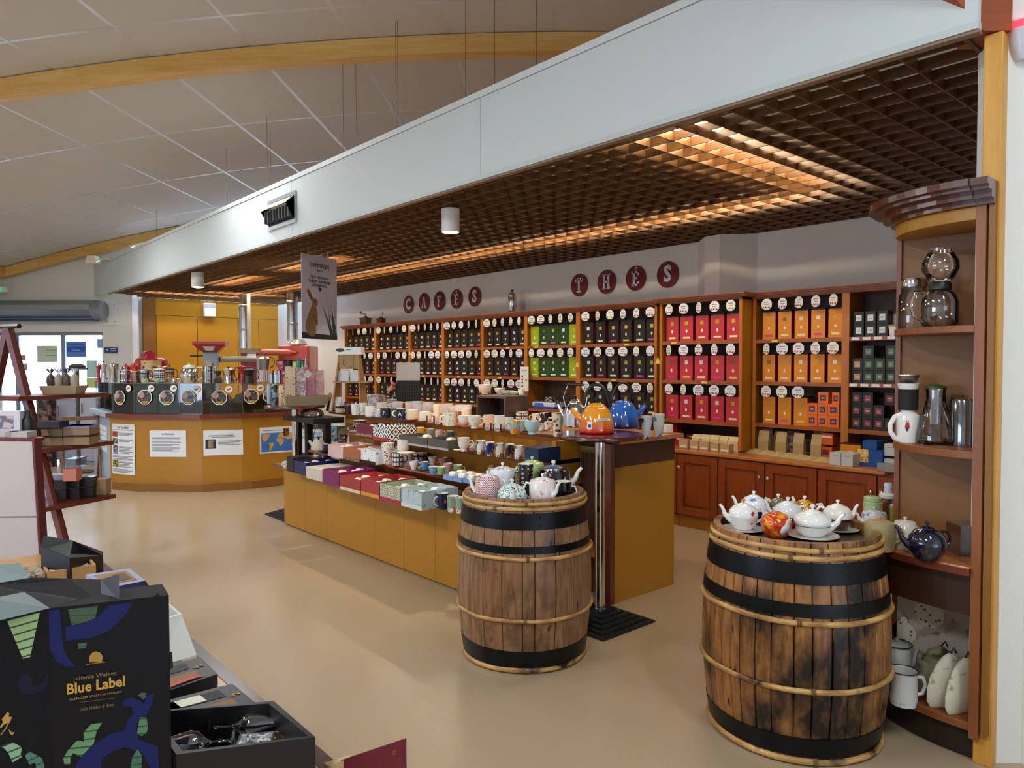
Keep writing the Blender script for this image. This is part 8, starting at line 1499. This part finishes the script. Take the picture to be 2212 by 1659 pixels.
# ---------------- entrance area furniture seen past the ladder
for k,(x0,x1,y0,y1,D,nm) in enumerate(((117,164,861,1000,11.2,'left white serving cabinet near the entrance'),(170,206,855,1000,11.0,'right white serving cabinet near the entrance'))):
    a=pD(x0,y0,D); b=pD(x1,y0,D); L=(b-a).length; t=thing('white_cabinet',nm,'cabinet',((a.x+b.x)/2,(a.y+b.y)/2,0),IMG(0)); m=MB(); m.box(-L/2,L/2,0,.5,.05,a.z); m.box(-L/2+.03,L/2-.03,.03,.45,0,.05); m.build('body',M('a8a8b8',.4),t,bevel=.01); m=MB(); m.box(-L/2-.01,L/2+.01,-.02,.5,a.z,a.z+.03); m.build('top',M('c8c8d8',.4),t); m=MB(); m.tube([(-L*.3,-.03,a.z-.1),(-L*.3,-.03,a.z-.25)],.01,6); m.build('handle',CHROME,t)
t=thing('waste_bin','dark round bin covered with coffee pictures near the entrance','bin',(0,0,0)); P=pD(99,900,10.8); t.location=(P.x,P.y,0); zt_b=pD(99,858,10.8).z; m=MB(); m.lathe([(0,0),(.12,0),(.13,zt_b),(0,zt_b)],20); m.build('body',pat('blotch','141418','7a5444','4a3a3a',scale=14,rough=.4),t,smooth=40); m=MB(); m.lathe([(.13,zt_b),(.135,zt_b+.02),(0,zt_b+.04)],20); m.build('rim',BLACK,t,smooth=40)
P=pD(167,900,10.2); t=thing('hat_stand','slim dark stand with a small tray top near the entrance','stand',(P.x,P.y,0)); zt_b=pD(167,797,10.2).z; m=MB(); m.tube([(0,0,0),(0,0,zt_b)],.025,8); m.build('pole',DGREY,t); m=MB(); m.lathe([(0,zt_b),(.13,zt_b),(.13,zt_b+.02),(0,zt_b+.02)],18); m.build('tray',M('4a4a52',.4),t); m=MB(); m.lathe([(0,0),(.2,0),(.2,.02),(.03,.04)],18); m.build('foot',DGREY,t); m=MB(); m.lathe([(0,zt_b+.021),(.1,zt_b+.021),(.11,zt_b+.05),(.06,zt_b+.08),(0,zt_b+.08)],14); m.build('cap',DGREY,t,smooth=50)
P=pD(172,1000,9.3); P.z=0; ch=thing('folding_chair','wooden folding chair behind the ladder shelf','chair',(P.x,P.y,0),IMG(0)+.6); CW=wood('6a4a30','8a6444','Z',1,.45,name='chair_wood')
for s in(-.2,.2):
    m=MB(); m.tube([(s,-.22,0),(s,.12,.85)],.016,6); m.build('leg',CW,ch); m=MB(); m.tube([(s,.25,0),(s,-.15,.46)],.016,6); m.build('leg',CW,ch)
for k in range(5): m=MB(); m.box(-.2,.2,-.18+.075*k,-.12+.075*k,.45,.465); m.build('seat_slat',CW,ch)
for z in (.68,.8): m=MB(); m.box(-.2,.2,.06+(z-.68)*.4,.08+(z-.68)*.4,z,z+.05); m.build('back_slat',CW,ch)
# outside: pale paving and a light building front beyond the entrance
m=MB(); m.box(-20,4,12.8,32,-.12,-.02); o=m.build('pavement_outside',M('a8a8a8',.7),rz=RV); struct(o)
m=MB(); m.box(-20,2,24,24.3,-.02,5); o=m.build('wall_outside',M('e8e4dc',.7),rz=RV); struct(o)
